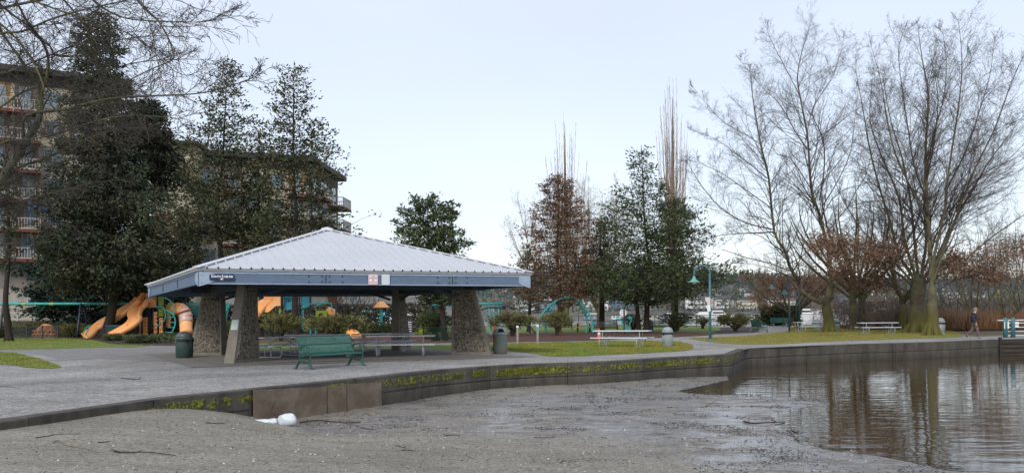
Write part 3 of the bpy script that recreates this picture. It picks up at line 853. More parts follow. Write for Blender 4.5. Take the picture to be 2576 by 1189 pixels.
# signs on the fascia
oF = Vector((e1.y, -e1.x, 0)); oF = oF if oF.y < 0 else -oF
yaw = math.atan2(e1.y, e1.x)
def on_fascia(u, dz):
    # intersect the camera ray with the front fascia plane
    x, z = ray(u, 700)
    n = oF; t = (NL - Vector((0, 0, EYE))).dot(n) / Vector((x / FOC, 1, 0)).dot(n)
    return Vector((x / FOC * t, t, NL.z + dz)) + oF * .05
SIGNB = M('navy_sign', S(28, 42, 84), S(24, 36, 74), rough=.4)
WHITE = M('sign_white', S(226, 226, 226), S(214, 214, 216), rough=.5)
REDT = M('sign_red_ink', S(176, 72, 84), S(160, 60, 74), rough=.5)
def plate(name, label, u, dz, w, h, mat, round_=.02):
    c = on_fascia(u, dz)
    t = thing(name, label, 'sign', tuple(c), yaw)
    mb = MB(); r = round_
    pts = []
    for (cx, cz, a0) in ((w / 2 - r, h / 2 - r, 0), (-w / 2 + r, h / 2 - r, 90), (-w / 2 + r, -h / 2 + r, 180), (w / 2 - r, -h / 2 + r, 270)):
        for k in range(4):
            a = R(a0 + 30 * k); pts.append((cx + r * math.cos(a), 0, cz + r * math.sin(a)))
    mb.prism(pts, (0, -.008, 0), (0, .012, 0))
    mb.build('plate', mat, t)
    return t
t = plate('name_sign', 'navy name board reading SOUTH SHELTER #1 on the shelter fascia', 558, .205, .74, .18, SIGNB, .03)
textmesh('lettering', 'S', .105, WHITE, t, (-.295, -.0095, .033), (R(90), 0, 0), bold=.004)
textmesh('lettering', 'OUTH', .078, WHITE, t, (-.15, -.0095, .026), (R(90), 0, 0), bold=.004)
textmesh('lettering', 'S', .105, WHITE, t, (.015, -.0095, .033), (R(90), 0, 0), bold=.004)
textmesh('lettering', 'HELTER', .078, WHITE, t, (.195, -.0095, .026), (R(90), 0, 0), bold=.004)
textmesh('lettering', '#1', .08, WHITE, t, (0, -.0095, -.045), (R(90), 0, 0), bold=.004)
t = plate('notice_sign', 'small white notice with red border and red lettering on the shelter fascia', 937.5, .19, .34, .36, M('border_pink', S(206, 172, 178), S(196, 160, 168), rough=.5), .05)
mb = MB(); mb.box((0, -.0085, 0), (.29, .003, .31)); mb.build('notice_face', WHITE, t)
mb = MB()
for (x, z, a, b) in ((0, .142, .27, .006), (0, -.142, .27, .006), (.132, 0, .006, .29), (-.132, 0, .006, .29)): mb.box((x, -.0105, z), (a, .002, b))
mb.build('notice_border', REDT, t)
for i, s_ in enumerate(('PLEASE', 'DO NOT FEED', 'BIRDS', 'OR', 'WATER FOWL')):
    textmesh('lettering', s_, .042, REDT, t, (0, -.0115, .095 - i * .048), (R(90), 0, 0), bold=.001)
t = plate('blank_sign', 'blank pale metal plate with clipped lower corners beside the red bordered notice', 969, .19, .28, .36, M('bare_plate', S(200, 210, 216), S(188, 198, 206), rough=.45), .035)
# notice on the front pier
pn = PI_A['o'] + PI_A['d'] * .385; pn = Vector((pn.x, pn.y, 1.28))
sA = Vector((-PI_A['d'].y, PI_A['d'].x, 0))
yawA = math.atan2(PI_A['d'].y, PI_A['d'].x) - PI / 2
nt_ = thing('pier_notice', 'small pale green notice fixed to the narrow face of the nearest pier', 'notice', tuple(pn - PI_A['d'] * .02), yawA)
mb = MB(); mb.box((0, -.02, 0), (.25, .012, .34), rot=Matrix.Rotation(R(-16), 4, 'X')); mb.build('sheet', M('faded_notice', S(196, 212, 204), S(170, 190, 180), scale=9, rough=.6), nt_)

# ================================================================== picnic tables
ALU = M('anodised_planks', S(226, 228, 234), S(200, 203, 210), scale=3, rough=.35, metal=0, stretch=(.3, 4, 4))
GALV = M('galvanised_tube', S(176, 178, 182), S(140, 142, 148), scale=6, rough=.35, metal=.0)
def make_table(label, loc, rz, L=2.4, group=None):
    t = thing('picnic_table', label, 'picnic table', loc, rz, group)
    mb = MB()
    for k in range(3): mb.box((0, -.25 + k * .25, .745), (L, .235, .04), bev=.008)
    for sx in (-1, 1): mb.box((sx * (L / 2 + .004), 0, .745), (.012, .74, .044))
    mb.build('tabletop', ALU, t)
    for sy in (-1, 1):
        mb = MB(); mb.box((0, sy * .68, .435), (L, .235, .04), bev=.008)
        for sx in (-1, 1): mb.box((sx * (L / 2 + .004), sy * .68, .435), (.012, .24, .044))
        mb.build('seat', ALU, t)
    for sx in (-1, 1):
        mb = MB(); x = sx * (L / 2 - .42)
        # bent runner that carries both seats
        pts = [(x, -.68, .41), (x, -.80, .34), (x, -.83, .2), (x, -.76, .07), (x, -.6, .025), (x, .6, .025), (x, .76, .07), (x, .83, .2), (x, .80, .34), (x, .68, .41)]
        mb.tube(spline(pts, 3), .022, 8)
        for sy in (-1, 1): mb.tube([(x, sy * .3, .03), (x, sy * .3, .725)], .022, 8)
        mb.tube([(x, -.34, .715), (x, .34, .715)], .02, 6)
        mb.tube([(x, -.74, .40), (x, .74, .40)], .018, 6)
        mb.build('leg', GALV, t)
        mb = MB(); mb.tube([(x, 0, .40), (sx * .12, 0, .71)], .014, 6); mb.tube([(x, 0, .05), (x, 0, .4)], .012, 6)
        mb.build('brace', GALV, t)
    return t
TB = make_table('picnic table under the shelter between the bench and the right hand pier', (-4.22, 33.35, .022), R(4), 2.55, 'aluminium picnic tables')
tabs = [((-6.95, 33.0, .022), R(2), 'picnic table under the shelter directly behind the green slatted bench'),
        ((-8.75, 33.3, .022), R(62), 'picnic table seen nearly end on with curved tube legs beside the nearest pier'),
        ((-5.45, 37.2, .022), R(1), 'picnic table at the back of the shelter in front of the rear pier'),
        ((-8.1, 36.6, .022), R(3), 'rearmost picnic table on the left inside the shelter'),
        ((5.0, 39.9, .012), R(-22), 'picnic table alone on the grass by the orange cone'),
        ((25.0, 60.2, .01), R(-3), 'picnic table on the lawn between the oak trunks'),
        ((22.6, 66.5, .01), R(8), 'far picnic table mostly behind the grey bins at the mossy oak')]
for loc, rz, lb in tabs:
    dup(TB, loc, rz, lb)

# ================================================================== green slatted benches
GRN = M('bench_green', S(62, 134, 116), S(40, 104, 90), scale=9, rough=.3, spec=.7)
GRND = M('bench_green_dark', S(38, 94, 80), S(24, 68, 58), scale=9, rough=.4)
def slat_profile():
    return spline([(.30, -.0, .93), (.335, 0, .95), (.30, 0, .90), (.27, 0, .80), (.20, 0, .60), (.15, 0, .48), (.10, 0, .43), (-.05, 0, .415), (-.20, 0, .425), (-.27, 0, .415), (-.285, 0, .385)], 3)
def make_bench(label, loc, rz, L, fine=True, mat=GRN, matf=GRND, group=None):
    t = thing('park_bench', label, 'bench', loc, rz, group)
    prof = slat_profile()                      # x is depth here: seat toward -x ... rotate so the bench runs along x
    prof = [Vector((0, p.x, p.z)) for p in prof]
    n = int(L / .05)
    mb = MB(); w = .026
    for i in range(n + 1):
        x = -L / 2 + .04 + (L - .08) * i / n
        A = [p + Vector((x - w / 2, 0, 0)) for p in prof]; B = [p + Vector((x + w / 2, 0, 0)) for p in prof]
        mb.strip(A, B)
        mb.strip([p + Vector((0, .006, -.006)) for p in B], [p + Vector((0, .006, -.006)) for p in A])
    mb.build('slats', mat, t)
    mb = MB()
    for (y, z) in ((.325, .94), (-.285, .385), (.235, .70), (.14, .455)):
        mb.tube([(-L / 2, y, z), (L / 2, y, z)], .018, 6)
    mb.build('rail', matf, t)
    for sx in (-1, 1):
        mb = MB(); x = sx * L / 2
        bk = spline([(x, .33, .95), (x, .29, .86), (x, .22, .66), (x, .17, .50), (x, .14, .40), (x, .22, .24), (x, .34, .04), (x, .40, .0)], 4)
        mb.tube(bk, .028, 6)
        fr = spline([(x, -.28, .40), (x, -.27, .25), (x, -.30, .08), (x, -.35, .0)], 4); mb.tube(fr, .028, 6)
        arc = spline([(x, .34, .0), (x, .22, .16), (x, .03, .235), (x, -.16, .16), (x, -.29, .0)], 4); mb.tube(arc, .02, 6)
        ring = [(x, -.04 + .25 * math.cos(a), .42 + .25 * math.sin(a)) for a in [2 * PI * k / 24 for k in range(25)]]
        mb.tube(ring, .02, 6, cap=False)
        arm = spline([(x, .22, .66), (x, .16, .63), (x, .06, .67), (x, -.1, .675), (x, -.24, .60), (x, -.30, .47), (x, -.28, .40)], 4)
        mb.tube(arm, .024, 6)
        mb.tube([(x, .14, .42), (x, -.28, .40)], .02, 6)
        mb.build('end_frame', matf, t)
        for (y) in (.39, -.34):
            fb = MB(); fb.box((x, y, .012), (.07, .12, .024), bev=.006); fb.build('foot', matf, t)
    return t
a_ = Vector((-6.32, 25.9)); b_ = Vector((-5.0, 27.75))
bc = Vector(((-6.1 - 4.87) / 2, (25.75 + 27.5) / 2))
bz = math.atan2(1.75, 1.23)
FB = make_bench('large green slatted metal bench with ring armrests in front of the shelter', (bc.x, bc.y, .002), bz, 2.12, group=None)
def make_far_bench(label, u, v, rz, L=1.8, mat=GRN, matf=GRND):
    p = G(u, v); return make_bench(label, tuple(p), rz, L, mat=mat, matf=matf)
make_far_bench('green bench seen end on at the kerb of the side path beside the juniper', 1909, 834.5, R(100), 1.7)
make_far_bench('teal bench on the path in front of the rhododendron bush', 1962, 820, R(-8), 1.9, M('bench_teal', S(46, 122, 112), S(34, 100, 92), rough=.5), GRND)
BLK = M('bench_black', S(30, 38, 38), S(20, 26, 26), rough=.5)
make_far_bench('black slatted bench at the mulch edge right of the arch climber', 1523, 837, R(0), 1.9, BLK, BLK)
make_far_bench('black slatted bench behind the arch climber and its juniper', 1405, 829, R(182), 2.6, BLK, BLK)
make_far_bench('grey green bench beside the dark pine trunk and the green bin', 1660, 834, R(160), 1.9, M('bench_faded', S(98, 138, 128), S(70, 110, 100), rough=.6), GRND)
make_far_bench('dark green bench beyond the tables just left of the right hand pier', 1120, 872, R(186), 2.1, GRND, GRND)

# ================================================================== bins
def make_bin(label, loc, body, lid, h=.98, r=.29, mouth=False, bag=False, taper=.0, rz=0):
    t = thing('litter_bin', label, 'litter bin', loc, rz)
    hb = h * .72
    mb = MB(); mb.lathe([(r * .97, 0), (r * .97, .09), (r * (1 - taper), .10), (r, hb - .02), (r * .98, hb)], n=24)
    for k in range(24 if not mouth else 0):
        a = 2 * PI * k / 24; mb.beam((r * .985 * math.cos(a), r * .985 * math.sin(a), .12), (r * 1.01 * math.cos(a), r * 1.01 * math.sin(a), hb - .06), .014, .014)
    bo_ = mb.build('body', body, t, smooth=True)
    if bag:
        mb = MB(); rr = random.Random(int(loc[0] * 7))
        mb.lathe([(r * 1.0, hb - .10), (r * 1.035, hb - .04), (r * 1.02, hb + .015)], n=18, capb=False, capt=False)
        for k in range(8):
            a = rr.uniform(0, 2 * PI); mb.beam((r * 1.03 * math.cos(a), r * 1.03 * math.sin(a), hb), (r * 1.05 * math.cos(a + .2), r * 1.05 * math.sin(a + .2), hb - rr.uniform(.08, .16)), .07, .01)
        mb.build('bin_bag', M('black_bag', S(26, 28, 34), S(16, 17, 20), rough=.25), t)
    mb = MB()
    mb.lathe([(r * 1.0, hb + .002), (r * 1.07, hb + .01), (r * 1.08, hb + .05), (r * .98, hb + .075)], n=24)
    H = h - hb - .06
    dome = [(r * .96 * math.cos(q), hb + .075 + H * math.sin(q)) for q in [i * PI / 2 / 7 for i in range(7)]] + [(.01, hb + .075 + H)]
    mb.lathe(dome, n=24)
    ld = mb.build('dome_lid', lid, t, smooth=True)
    if mouth:
        mb = MB()
        pts = []
        for sx, q in ((-.42, .12), (.42, .12), (.30, .78), (-.30, .78)):
            rr_ = r * .965 * math.cos(q); zz = hb + .075 + H * math.sin(q)
            ang = -PI / 2 + sx
            pts.append((rr_ * 1.02 * math.cos(ang), rr_ * 1.02 * math.sin(ang) - .004, zz))
        mid = []
        for q in (.12, .34, .56, .78):
            row = []
            for k in range(7):
                s_ = (-.5 + .17 * (q - .12)) * (1 - k / 3)
                rr_ = r * .965 * math.cos(q) * 1.015; ang = -PI / 2 - s_
                row.append((rr_ * math.cos(ang), rr_ * math.sin(ang), hb + .08 + H * math.sin(q)))
            mid.append(row)
        for a, b in zip(mid[:-1], mid[1:]): mb.strip(b, a); mb.strip(a, b)
        mb.build('mouth', M('dark_opening', S(12, 12, 14), S(8, 8, 9), rough=.9), ld)
    return t
BG = M('bin_grey_green', S(122, 136, 130), S(96, 110, 104), scale=14, rough=.7, bump=.6, bscale=90, c3=S(128, 118, 104), s3=3)
BD = M('bin_dark_green', S(54, 78, 72), S(38, 58, 54), scale=8, rough=.6, bump=.3)
BL = M('bin_pale_mesh', S(168, 176, 176), S(128, 138, 138), scale=30, rough=.7, bump=.8, bscale=120)
LG = M('bin_lid_grey', S(150, 158, 162), S(128, 136, 140), rough=.45)
LD = M('bin_lid_dark', S(84, 96, 96), S(64, 76, 76), rough=.45)
make_bin('dark green domed litter bin by the shadowed left pier', tuple(G(464, 900)), BD, LD, 1.0, .31, bag=True)
make_bin('grey green litter bin with open mouthed lid against the right hand pier', tuple(G(1258.5, 889)), BG, LG, 1.04, .285, mouth=True, rz=.15)
make_bin('pale mesh litter bin with black bag on the lawn by the lone picnic table', tuple(G(1679.5, 871.5)), BL, LG, .9, .25, bag=True)
make_bin('small pale litter bin on the grass left of the mossy oak trunk', tuple(G(2054.5, 829)), BL, LG, .92, .36, bag=True)
make_bin('grey litter bin half hidden behind the mossy oak trunk', tuple(G(2102, 833)), BL, LG, 1.0, .3, bag=True)
make_bin('grey litter bin tapering to its base beside the yellow mossed trunk', tuple(G(2366, 841)), LG, LG, 1.08, .27, bag=True, taper=.25)
make_bin('dark green litter bin beside the dark pine trunk', tuple(G(1636.5, 836)), BD, LD, 1.0, .22)

# ================================================================== lamps
LPM = M('lamp_teal', S(74, 124, 132), S(52, 94, 106), scale=5, rough=.5)
LPS = M('lamp_shade_green', S(110, 166, 158), S(84, 142, 136), rough=.5)
LPD = M('lamp_dark_teal', S(44, 74, 80), S(30, 54, 62), rough=.5)
def make_lamp(label, u, v, H, arm, rz, mat=LPM, mats=LPS, signs=False, Y=None):
    loc = G(u, v) if Y is None else Vector((ray(u, 790)[0] * Y / FOC, Y, 0))
    t = thing('street_lamp', label, 'street lamp', tuple(loc), rz)
    r = arm / 2
    mb = MB(); mb.tube([(0, 0, .03), (0, 0, H - r)], [.075, .055], 12)
    mb.build('pole', mat, t, smooth=True)
    mb = MB(); mb.tube([(0, 0, H - r)] + [(-r + r * math.cos(a), 0, H - r + r * 1.0 * math.sin(a)) for a in [PI * k / 16 for k in range(1, 16)]] + [(-arm, 0, H - r), (-arm, 0, H - r - .22)], .05, 10)
    mb.build('curved_arm', mat, t, smooth=True)
    mb = MB(); z0 = H - r - .2
    mb.lathe([(.33, -.28), (.325, -.255), (.2, -.19), (.12, -.12), (.085, -.03), (.06, .02), (.055, .06)], (-arm, 0, z0), 20)
    shd = mb.build('lamp_shade', mats, t, smooth=True)
    mb = MB(); mb.sphere((-arm, 0, z0 - .3), .12, 12, 8, (1, 1, .6)); mb.build('lamp_globe', M('lamp_glass', S(206, 210, 206), S(190, 196, 192), rough=.3), shd, smooth=True)
    mb = MB(); mb.box((0, 0, .015), (.5, .5, .03)); mb.lathe([(.11, .03), (.1, .12), (.08, .14)], n=12)
    mb.build('base_plate', mat, t)
    if signs:
        mb = MB(); mb.box((-.08, -.08, 2.19), (.17, .01, .38)); mb.build('pole_plate', M('pinkish_plate', S(214, 196, 196), S(200, 176, 178), rough=.5), t)
        mb = MB(); mb.box((-.08, -.08, 1.8), (.17, .01, .37)); mb.build('pole_plate', WHITE, t)
    return t
make_lamp('tall teal gooseneck lamp with two small plates on its pole at the path fork', 1786.8, 857, 4.12, .86, 0, signs=True)
make_lamp('dark teal gooseneck lamp standing at the grass edge by the far path', 1986, 835.6, 4.45, 1.3, 0, LPD, LPM)
make_lamp('distant dark lamp behind the rhododendron and left of the thicker posts', 2003.4, 823.3, 4.3, 1.1, 0, LPD, LPM)
make_lamp('distant dark lamp nearest the mossy oak, shade low to its left', 2012, 828.5, 4.3, 1.3, 0, LPD, LPM)
make_lamp('pale teal lamp facing the viewer behind the swing beam at far left', 93, 845, 4.6, .9, R(90), Y=80)
make_lamp('pale blue lamp seen through the shelter in front of the covered boats', 897, 845, 4.4, 1.0, R(180), Y=84)
# ================================================================== vegetation toolkit
class Segs:
    def __init__(s): s.a = []; s.b = []; s.ra = []; s.rb = []
    def add(s, a, b, ra, rb): s.a.append(a); s.b.append(b); s.ra.append(ra); s.rb.append(rb)
def segs_obj(name, sg, mat, parent, n=4, off=None):
    A = np.array(sg.a, dtype=float); B = np.array(sg.b, dtype=float); RA = np.array(sg.ra); RB = np.array(sg.rb)
    if off is not None: A = A - off; B = B - off
    D_ = B - A; Ln = np.linalg.norm(D_, axis=1, keepdims=True) + 1e-9; D_ /= Ln
    B = B + D_ * (Ln * .03)
    ref = np.where(np.abs(D_[:, 2:3]) > .9, np.array([[1., 0, 0]]), np.array([[0, 0, 1.]]))
    X = np.cross(D_, ref); X /= np.linalg.norm(X, axis=1, keepdims=True); Y = np.cross(D_, X)
    V = []
    for P, RR_ in ((A, RA), (B, RB)):
        for k in range(n):
            t = 2 * PI * k / n
            V.append(P + (X * math.cos(t) + Y * math.sin(t)) * RR_[:, None])
    V = np.stack(V, 1)                    # m, 2n, 3
    m = len(A); base = (np.arange(m) * 2 * n)[:, None]
    F = []
    for k in range(n):
        j = (k + 1) % n
        F.append(base + np.array([[k, j, n + j, n + k]]))
    F = np.concatenate(F, 0)
    return np_mesh(name, V.reshape(-1, 3), F, mat, parent, smooth=n > 4)
def cards(name, P, Dr, Ln, Wd, mat, parent, rng, off=None, tri=False):
    P = np.asarray(P); m = len(P)
    Dr = Dr / (np.linalg.norm(Dr, axis=1, keepdims=True) + 1e-9)
    r_ = rng.normal(size=(m, 3)); X = np.cross(Dr, r_); X /= np.linalg.norm(X, axis=1, keepdims=True) + 1e-9
    if off is not None: P = P - off
    Ln = np.asarray(Ln).reshape(-1, 1) * np.ones((m, 1)); Wd = np.asarray(Wd).reshape(-1, 1) * np.ones((m, 1))
    a = P - Dr * Ln * .5; c = P + Dr * Ln * .5; b = P + X * Wd * .5 - Dr * Ln * .08; d = P - X * Wd * .5 - Dr * Ln * .08
    V = np.stack([a, b, c, d], 1).reshape(-1, 3)
    F = np.arange(m * 4).reshape(m, 4)
    return np_mesh(name, V, F, mat, parent)

def grow(sg, rg, p, d, L, r, lev, mx, cfg):
    c = cfg[lev]
    n = c.get('n', 4); st = L / n
    for i in range(n):
        w_ = c.get('wig', .18)
        d = (d + Vector((rg.gauss(0, w_), rg.gauss(0, w_), rg.gauss(0, w_) + c.get('up', .05)))).normalized()
        q = p + d * st
        r1 = r * (1 - c.get('tap', .7) / n)
        r1 = max(r1, .0028)
        sg.add(tuple(p), tuple(q), r, r1)
        if lev < mx:
            k = c.get('ch', 1)
            k = int(k) + (rg.random() < k - int(k))
            for _ in range(k):
                if i == 0 and rg.random() < c.get('skip', .5): continue
                az = rg.uniform(0, 2 * PI); sp = rg.gauss(c.get('sp', .75), .15)
                x = d.cross(Vector((0, 0, 1))); x = x.normalized() if x.length > .05 else Vector((1, 0, 0)); y = d.cross(x)
                nd_ = (d * math.cos(sp) + (x * math.cos(az) + y * math.sin(az)) * math.sin(sp)).normalized()
                f = 1 - .45 * (i / n)
                grow(sg, rg, p.lerp(q, rg.random()), nd_, L * c.get('rat', .5) * f * rg.uniform(.7, 1.2), max(.004, r1 * c.get('rr', .55)), lev + 1, mx, cfg)
        p = q; r = r1
def limb(sg, rg, pts, r0, r1, cfg, mx, ch=1.0, start=.12, side=.8, Lr=.28, sub=3, sgt=None, upb=.15, minL=.5):
    """a drawn limb (polyline) that carries procedural branches"""
    P = spline(pts, sub); n = len(P) - 1
    tot = sum((b - a).length for a, b in zip(P[:-1], P[1:]))
    for i in range(n):
        t = i / n; ra = r0 + (r1 - r0) * t; rb = r0 + (r1 - r0) * (i + 1) / n
        (sgt or sg).add(tuple(P[i]), tuple(P[i + 1]), ra, rb)
        if t < start: continue
        d = (P[i + 1] - P[i]); seg = d.length; d.normalize()
        k = ch * seg
        k = int(k) + (rg.random() < k - int(k))
        for _ in range(k):
            az = rg.uniform(0, 2 * PI); sp = rg.gauss(side, .18)
            x = d.cross(Vector((0, 0, 1))); x = x.normalized() if x.length > .05 else Vector((1, 0, 0)); y = d.cross(x)
            nd_ = (d * math.cos(sp) + (x * math.cos(az) + y * math.sin(az)) * math.sin(sp) + Vector((0, 0, upb))).normalized()
            grow(sg, rg, P[i].lerp(P[i + 1], rg.random()), nd_, max(minL, tot * Lr * (1 - .74 * t) * rg.uniform(.6, 1.2)), max(.008, rb * .42), 0, mx, cfg)
    e = P[-1]; d = (P[-1] - P[-2]).normalized()
    grow(sg, rg, e, d, max(minL, tot * .05), r1 * .9, 0, mx, cfg)

BARK = M('bark_grey_brown', S(88, 82, 70), S(44, 40, 34), scale=5, rough=.95, bump=.8, bscale=22, contrast=.22, c3=S(94, 96, 56), s3=1.2)
BARKD = M('bark_dark', S(54, 46, 40), S(28, 24, 22), scale=5, rough=.95, bump=.9, bscale=20, stretch=(1, 1, .3))
TWIG = M('twig_grey_brown', S(84, 74, 66), S(50, 44, 40), scale=2, rough=.9)
TWIGP = M('twig_pale', S(176, 152, 134), S(130, 112, 100), scale=2, rough=.9)
TWIGD = M('twig_dark', S(66, 60, 52), S(40, 36, 34), scale=2, rough=.9)
def moss_low(m, z0, z1, col):
    nt = m.node_tree; nd = nt.nodes; lk = nt.links; bs = nd['Principled BSDF']
    src = bs.inputs['Base Color'].links[0].from_socket
    g = nd.new('ShaderNodeNewGeometry'); sp = nd.new('ShaderNodeSeparateXYZ'); lk.new(g.outputs['Position'], sp.inputs[0])
    n = nd.new('ShaderNodeTexNoise'); n.inputs['Scale'].default_value = 1.1; n.inputs['Detail'].default_value = 6; lk.new(g.outputs['Position'], n.inputs['Vector'])
    a = nd.new('ShaderNodeMapRange'); a.inputs[1].default_value = z1; a.inputs[2].default_value = z0; a.inputs[3].default_value = 0; a.inputs[4].default_value = 1; lk.new(sp.outputs['Z'], a.inputs[0])
    b = nd.new('ShaderNodeMath'); b.operation = 'ADD'; lk.new(a.outputs[0], b.inputs[0]); lk.new(n.outputs['Fac'], b.inputs[1])
    c = nd.new('ShaderNodeMapRange'); c.inputs[1].default_value = .85; c.inputs[2].default_value = 1.25; c.inputs[3].default_value = 0; c.inputs[4].default_value = .85; lk.new(b.outputs[0], c.inputs[0])
    x = nd.new('ShaderNodeMix'); x.data_type = 'RGBA'; lk.new(c.outputs[0], x.inputs[0]); lk.new(src, x.inputs[6]); x.inputs[7].default_value = col
    lk.new(x.outputs[2], bs.inputs['Base Color'])
BARKM = M('bark_mossy', S(98, 90, 76), S(46, 42, 36), scale=4, rough=.95, bump=.8, bscale=22, c3=S(98, 96, 66), s3=1.2)
moss_low(BARKM, .1, 3.2, S(88, 86, 34))
LEAFB = M('dry_oak_leaf', S(142, 112, 90), S(90, 70, 56), scale=1.6, rough=.85, contrast=.3)
FIR = M('fir_needles', S(64, 78, 52), S(22, 30, 24), scale=1.3, rough=.85, contrast=.2, c3=S(66, 64, 44), s3=.35)
FIRB = M('cedar_needles', S(48, 72, 60), S(18, 31, 27), scale=1.2, rough=.85, contrast=.2)
PINE = M('pine_needles', S(72, 84, 50), S(24, 33, 24), scale=1.5, rough=.85, contrast=.2, c3=S(78, 76, 50), s3=.5)
PINEG = M('pine_needles_bright', S(82, 98, 52), S(28, 40, 22), scale=1.6, rough=.85, contrast=.2)
RUST = M('rusty_needles', S(136, 100, 76), S(78, 60, 48), scale=1.4, rough=.85, contrast=.22, c3=S(84, 66, 44), s3=.5)
JUN = M('juniper_olive', S(124, 120, 70), S(66, 66, 38), scale=2.2, rough=.9, contrast=.24, c3=S(96, 100, 50), s3=.8)
JUNG = M('juniper_green', S(92, 102, 60), S(44, 54, 34), scale=2.2, rough=.9, contrast=.24)
RHO = M('rhododendron_leaf', S(76, 92, 50), S(24, 36, 20), scale=2.0, rough=.6, contrast=.2)

def wpts(px, Y, rg=None, dy=0.0):
    """limb points given in picture units at depth Y, with a depth wander"""
    out = []; yy = Y
    for (u, v) in px:
        out.append(Q(u, v, yy)); 
        if rg: yy += rg.uniform(-dy, dy)
    return out

# ---------------- big bare oaks on the right
CF2 = [dict(n=5, wig=.16, up=.05, ch=1.9, sp=.75, rat=.5, rr=.5, tap=.7), dict(n=4, wig=.2, up=.05, ch=1.5, sp=.75, rat=.52, rr=.55, tap=.7), dict(n=3, wig=.24, up=.05, tap=.6)]
CF3 = [dict(n=6, wig=.15, up=.05, ch=1.8, sp=.7, rat=.5, rr=.5, tap=.7), dict(n=4, wig=.18, up=.05, ch=1.9, sp=.75, rat=.5, rr=.5, tap=.7), dict(n=3, wig=.22, up=.04, ch=1.0, sp=.7, rat=.55, rr=.6, tap=.6), dict(n=2, wig=.25, tap=.5)]

def tree_root(name, label, u, v, Y=None, group=None, cat='tree'):
    p = G(u, v) if Y is None else Vector((ray(u, 790)[0] * Y / FOC, Y, 0))
    return thing(name, label, cat, tuple(p), 0, group), p
def off_of(t): return np.array(t.location)
def flare(sg, base, r, h=.5):
    for k in range(7):
        a = 2 * PI * k / 7 + .3
        p = base + Vector((math.cos(a) * r * 1.3, math.sin(a) * r * 1.3, -.05)); q = base + Vector((math.cos(a) * r * .45, math.sin(a) * r * .45, h * 1.2))
        sg.add(tuple(p), tuple(q), r * .36, r * .3)

def oak(label, base_uv, stems, Y, seed, trunk, mat=BARK, tm=None, r0=.4, mx=2, cfg=CF3, ch=1.0, leaves=None, Lr=.22, dy=1.2, twig=TWIG, n_thick=.05, rt=None, name='bare_tree', upb=.15, side=.7):
    rg = random.Random(seed)
    t, p = tree_root(name, label, *base_uv, Y=Y)
    off = off_of(t)
    st = Segs(); sb = Segs()
    tp = [p + Vector((0, 0, -.05))] + [Q(u, v, Y) for u, v in trunk]
    P = spline(tp, 4); n = len(P) - 1
    rt = rt or r0 * .72
    for i in range(n): st.add(tuple(P[i]), tuple(P[i + 1]), r0 + (rt - r0) * (i / n), r0 + (rt - r0) * ((i + 1) / n))
    flare(st, p, r0 * 1.02, .7)
    for s_ in stems:
        pts, ra, rb = s_[0], s_[1] * .62, s_[2] * .7
        dY = s_[3] if len(s_) > 3 else rg.uniform(-1, 1) * dy * 2
        W_ = []
        m_ = len(pts)
        for i, (u, v) in enumerate(pts): W_.append(Q(u, v, Y + dY * i / max(1, m_ - 1)))
        sgt = Segs()
        limb(sb, rg, W_, ra, rb, cfg, mx, ch=ch, Lr=Lr, sgt=sgt, upb=upb, side=side)
        if ra > .07:
            for a, b, c, d in zip(sgt.a, sgt.b, sgt.ra, sgt.rb): st.add(a, b, c, d)
        else:
            for a, b, c, d in zip(sgt.a, sgt.b, sgt.ra, sgt.rb): sb.add(a, b, c, d)
    segs_obj('trunk', st, tm or mat, t, 9, off)
    segs_obj('branches', sb, twig, t, 3, off)
    if leaves:
        # dry leaves cling to twigs inside given windows of the crown
        nr = np.random.default_rng(seed)
        B = np.array(sb.b); rad = np.array(sb.rb)
        zl, zh, xl, xh, prob, per = leaves; per = max(1, per // 2)
        k = (B[:, 2] > zl) & (B[:, 2] < zh) & (B[:, 0] > xl) & (B[:, 0] < xh) & (rad < .03)
        # patchy
        pn = fbm(B[:, 0] * 1.1 + 5, B[:, 2] * 1.5 + B[:, 1] * .7, 4, seed) + .5
        k &= (pn > .5 - prob * .5) & (nr.random(len(B)) < prob + .3)
        PB = np.repeat(B[k], per, 0); PB = PB + nr.normal(size=PB.shape) * np.array([.4, .4, .34])
        Dd = nr.normal(size=PB.shape); Dd[:, 2] -= .5
        cards('dry_leaves', PB, Dd, nr.uniform(.10, .2, len(PB)), nr.uniform(.06, .12, len(PB)), LEAFB, t, nr, off)
    return t

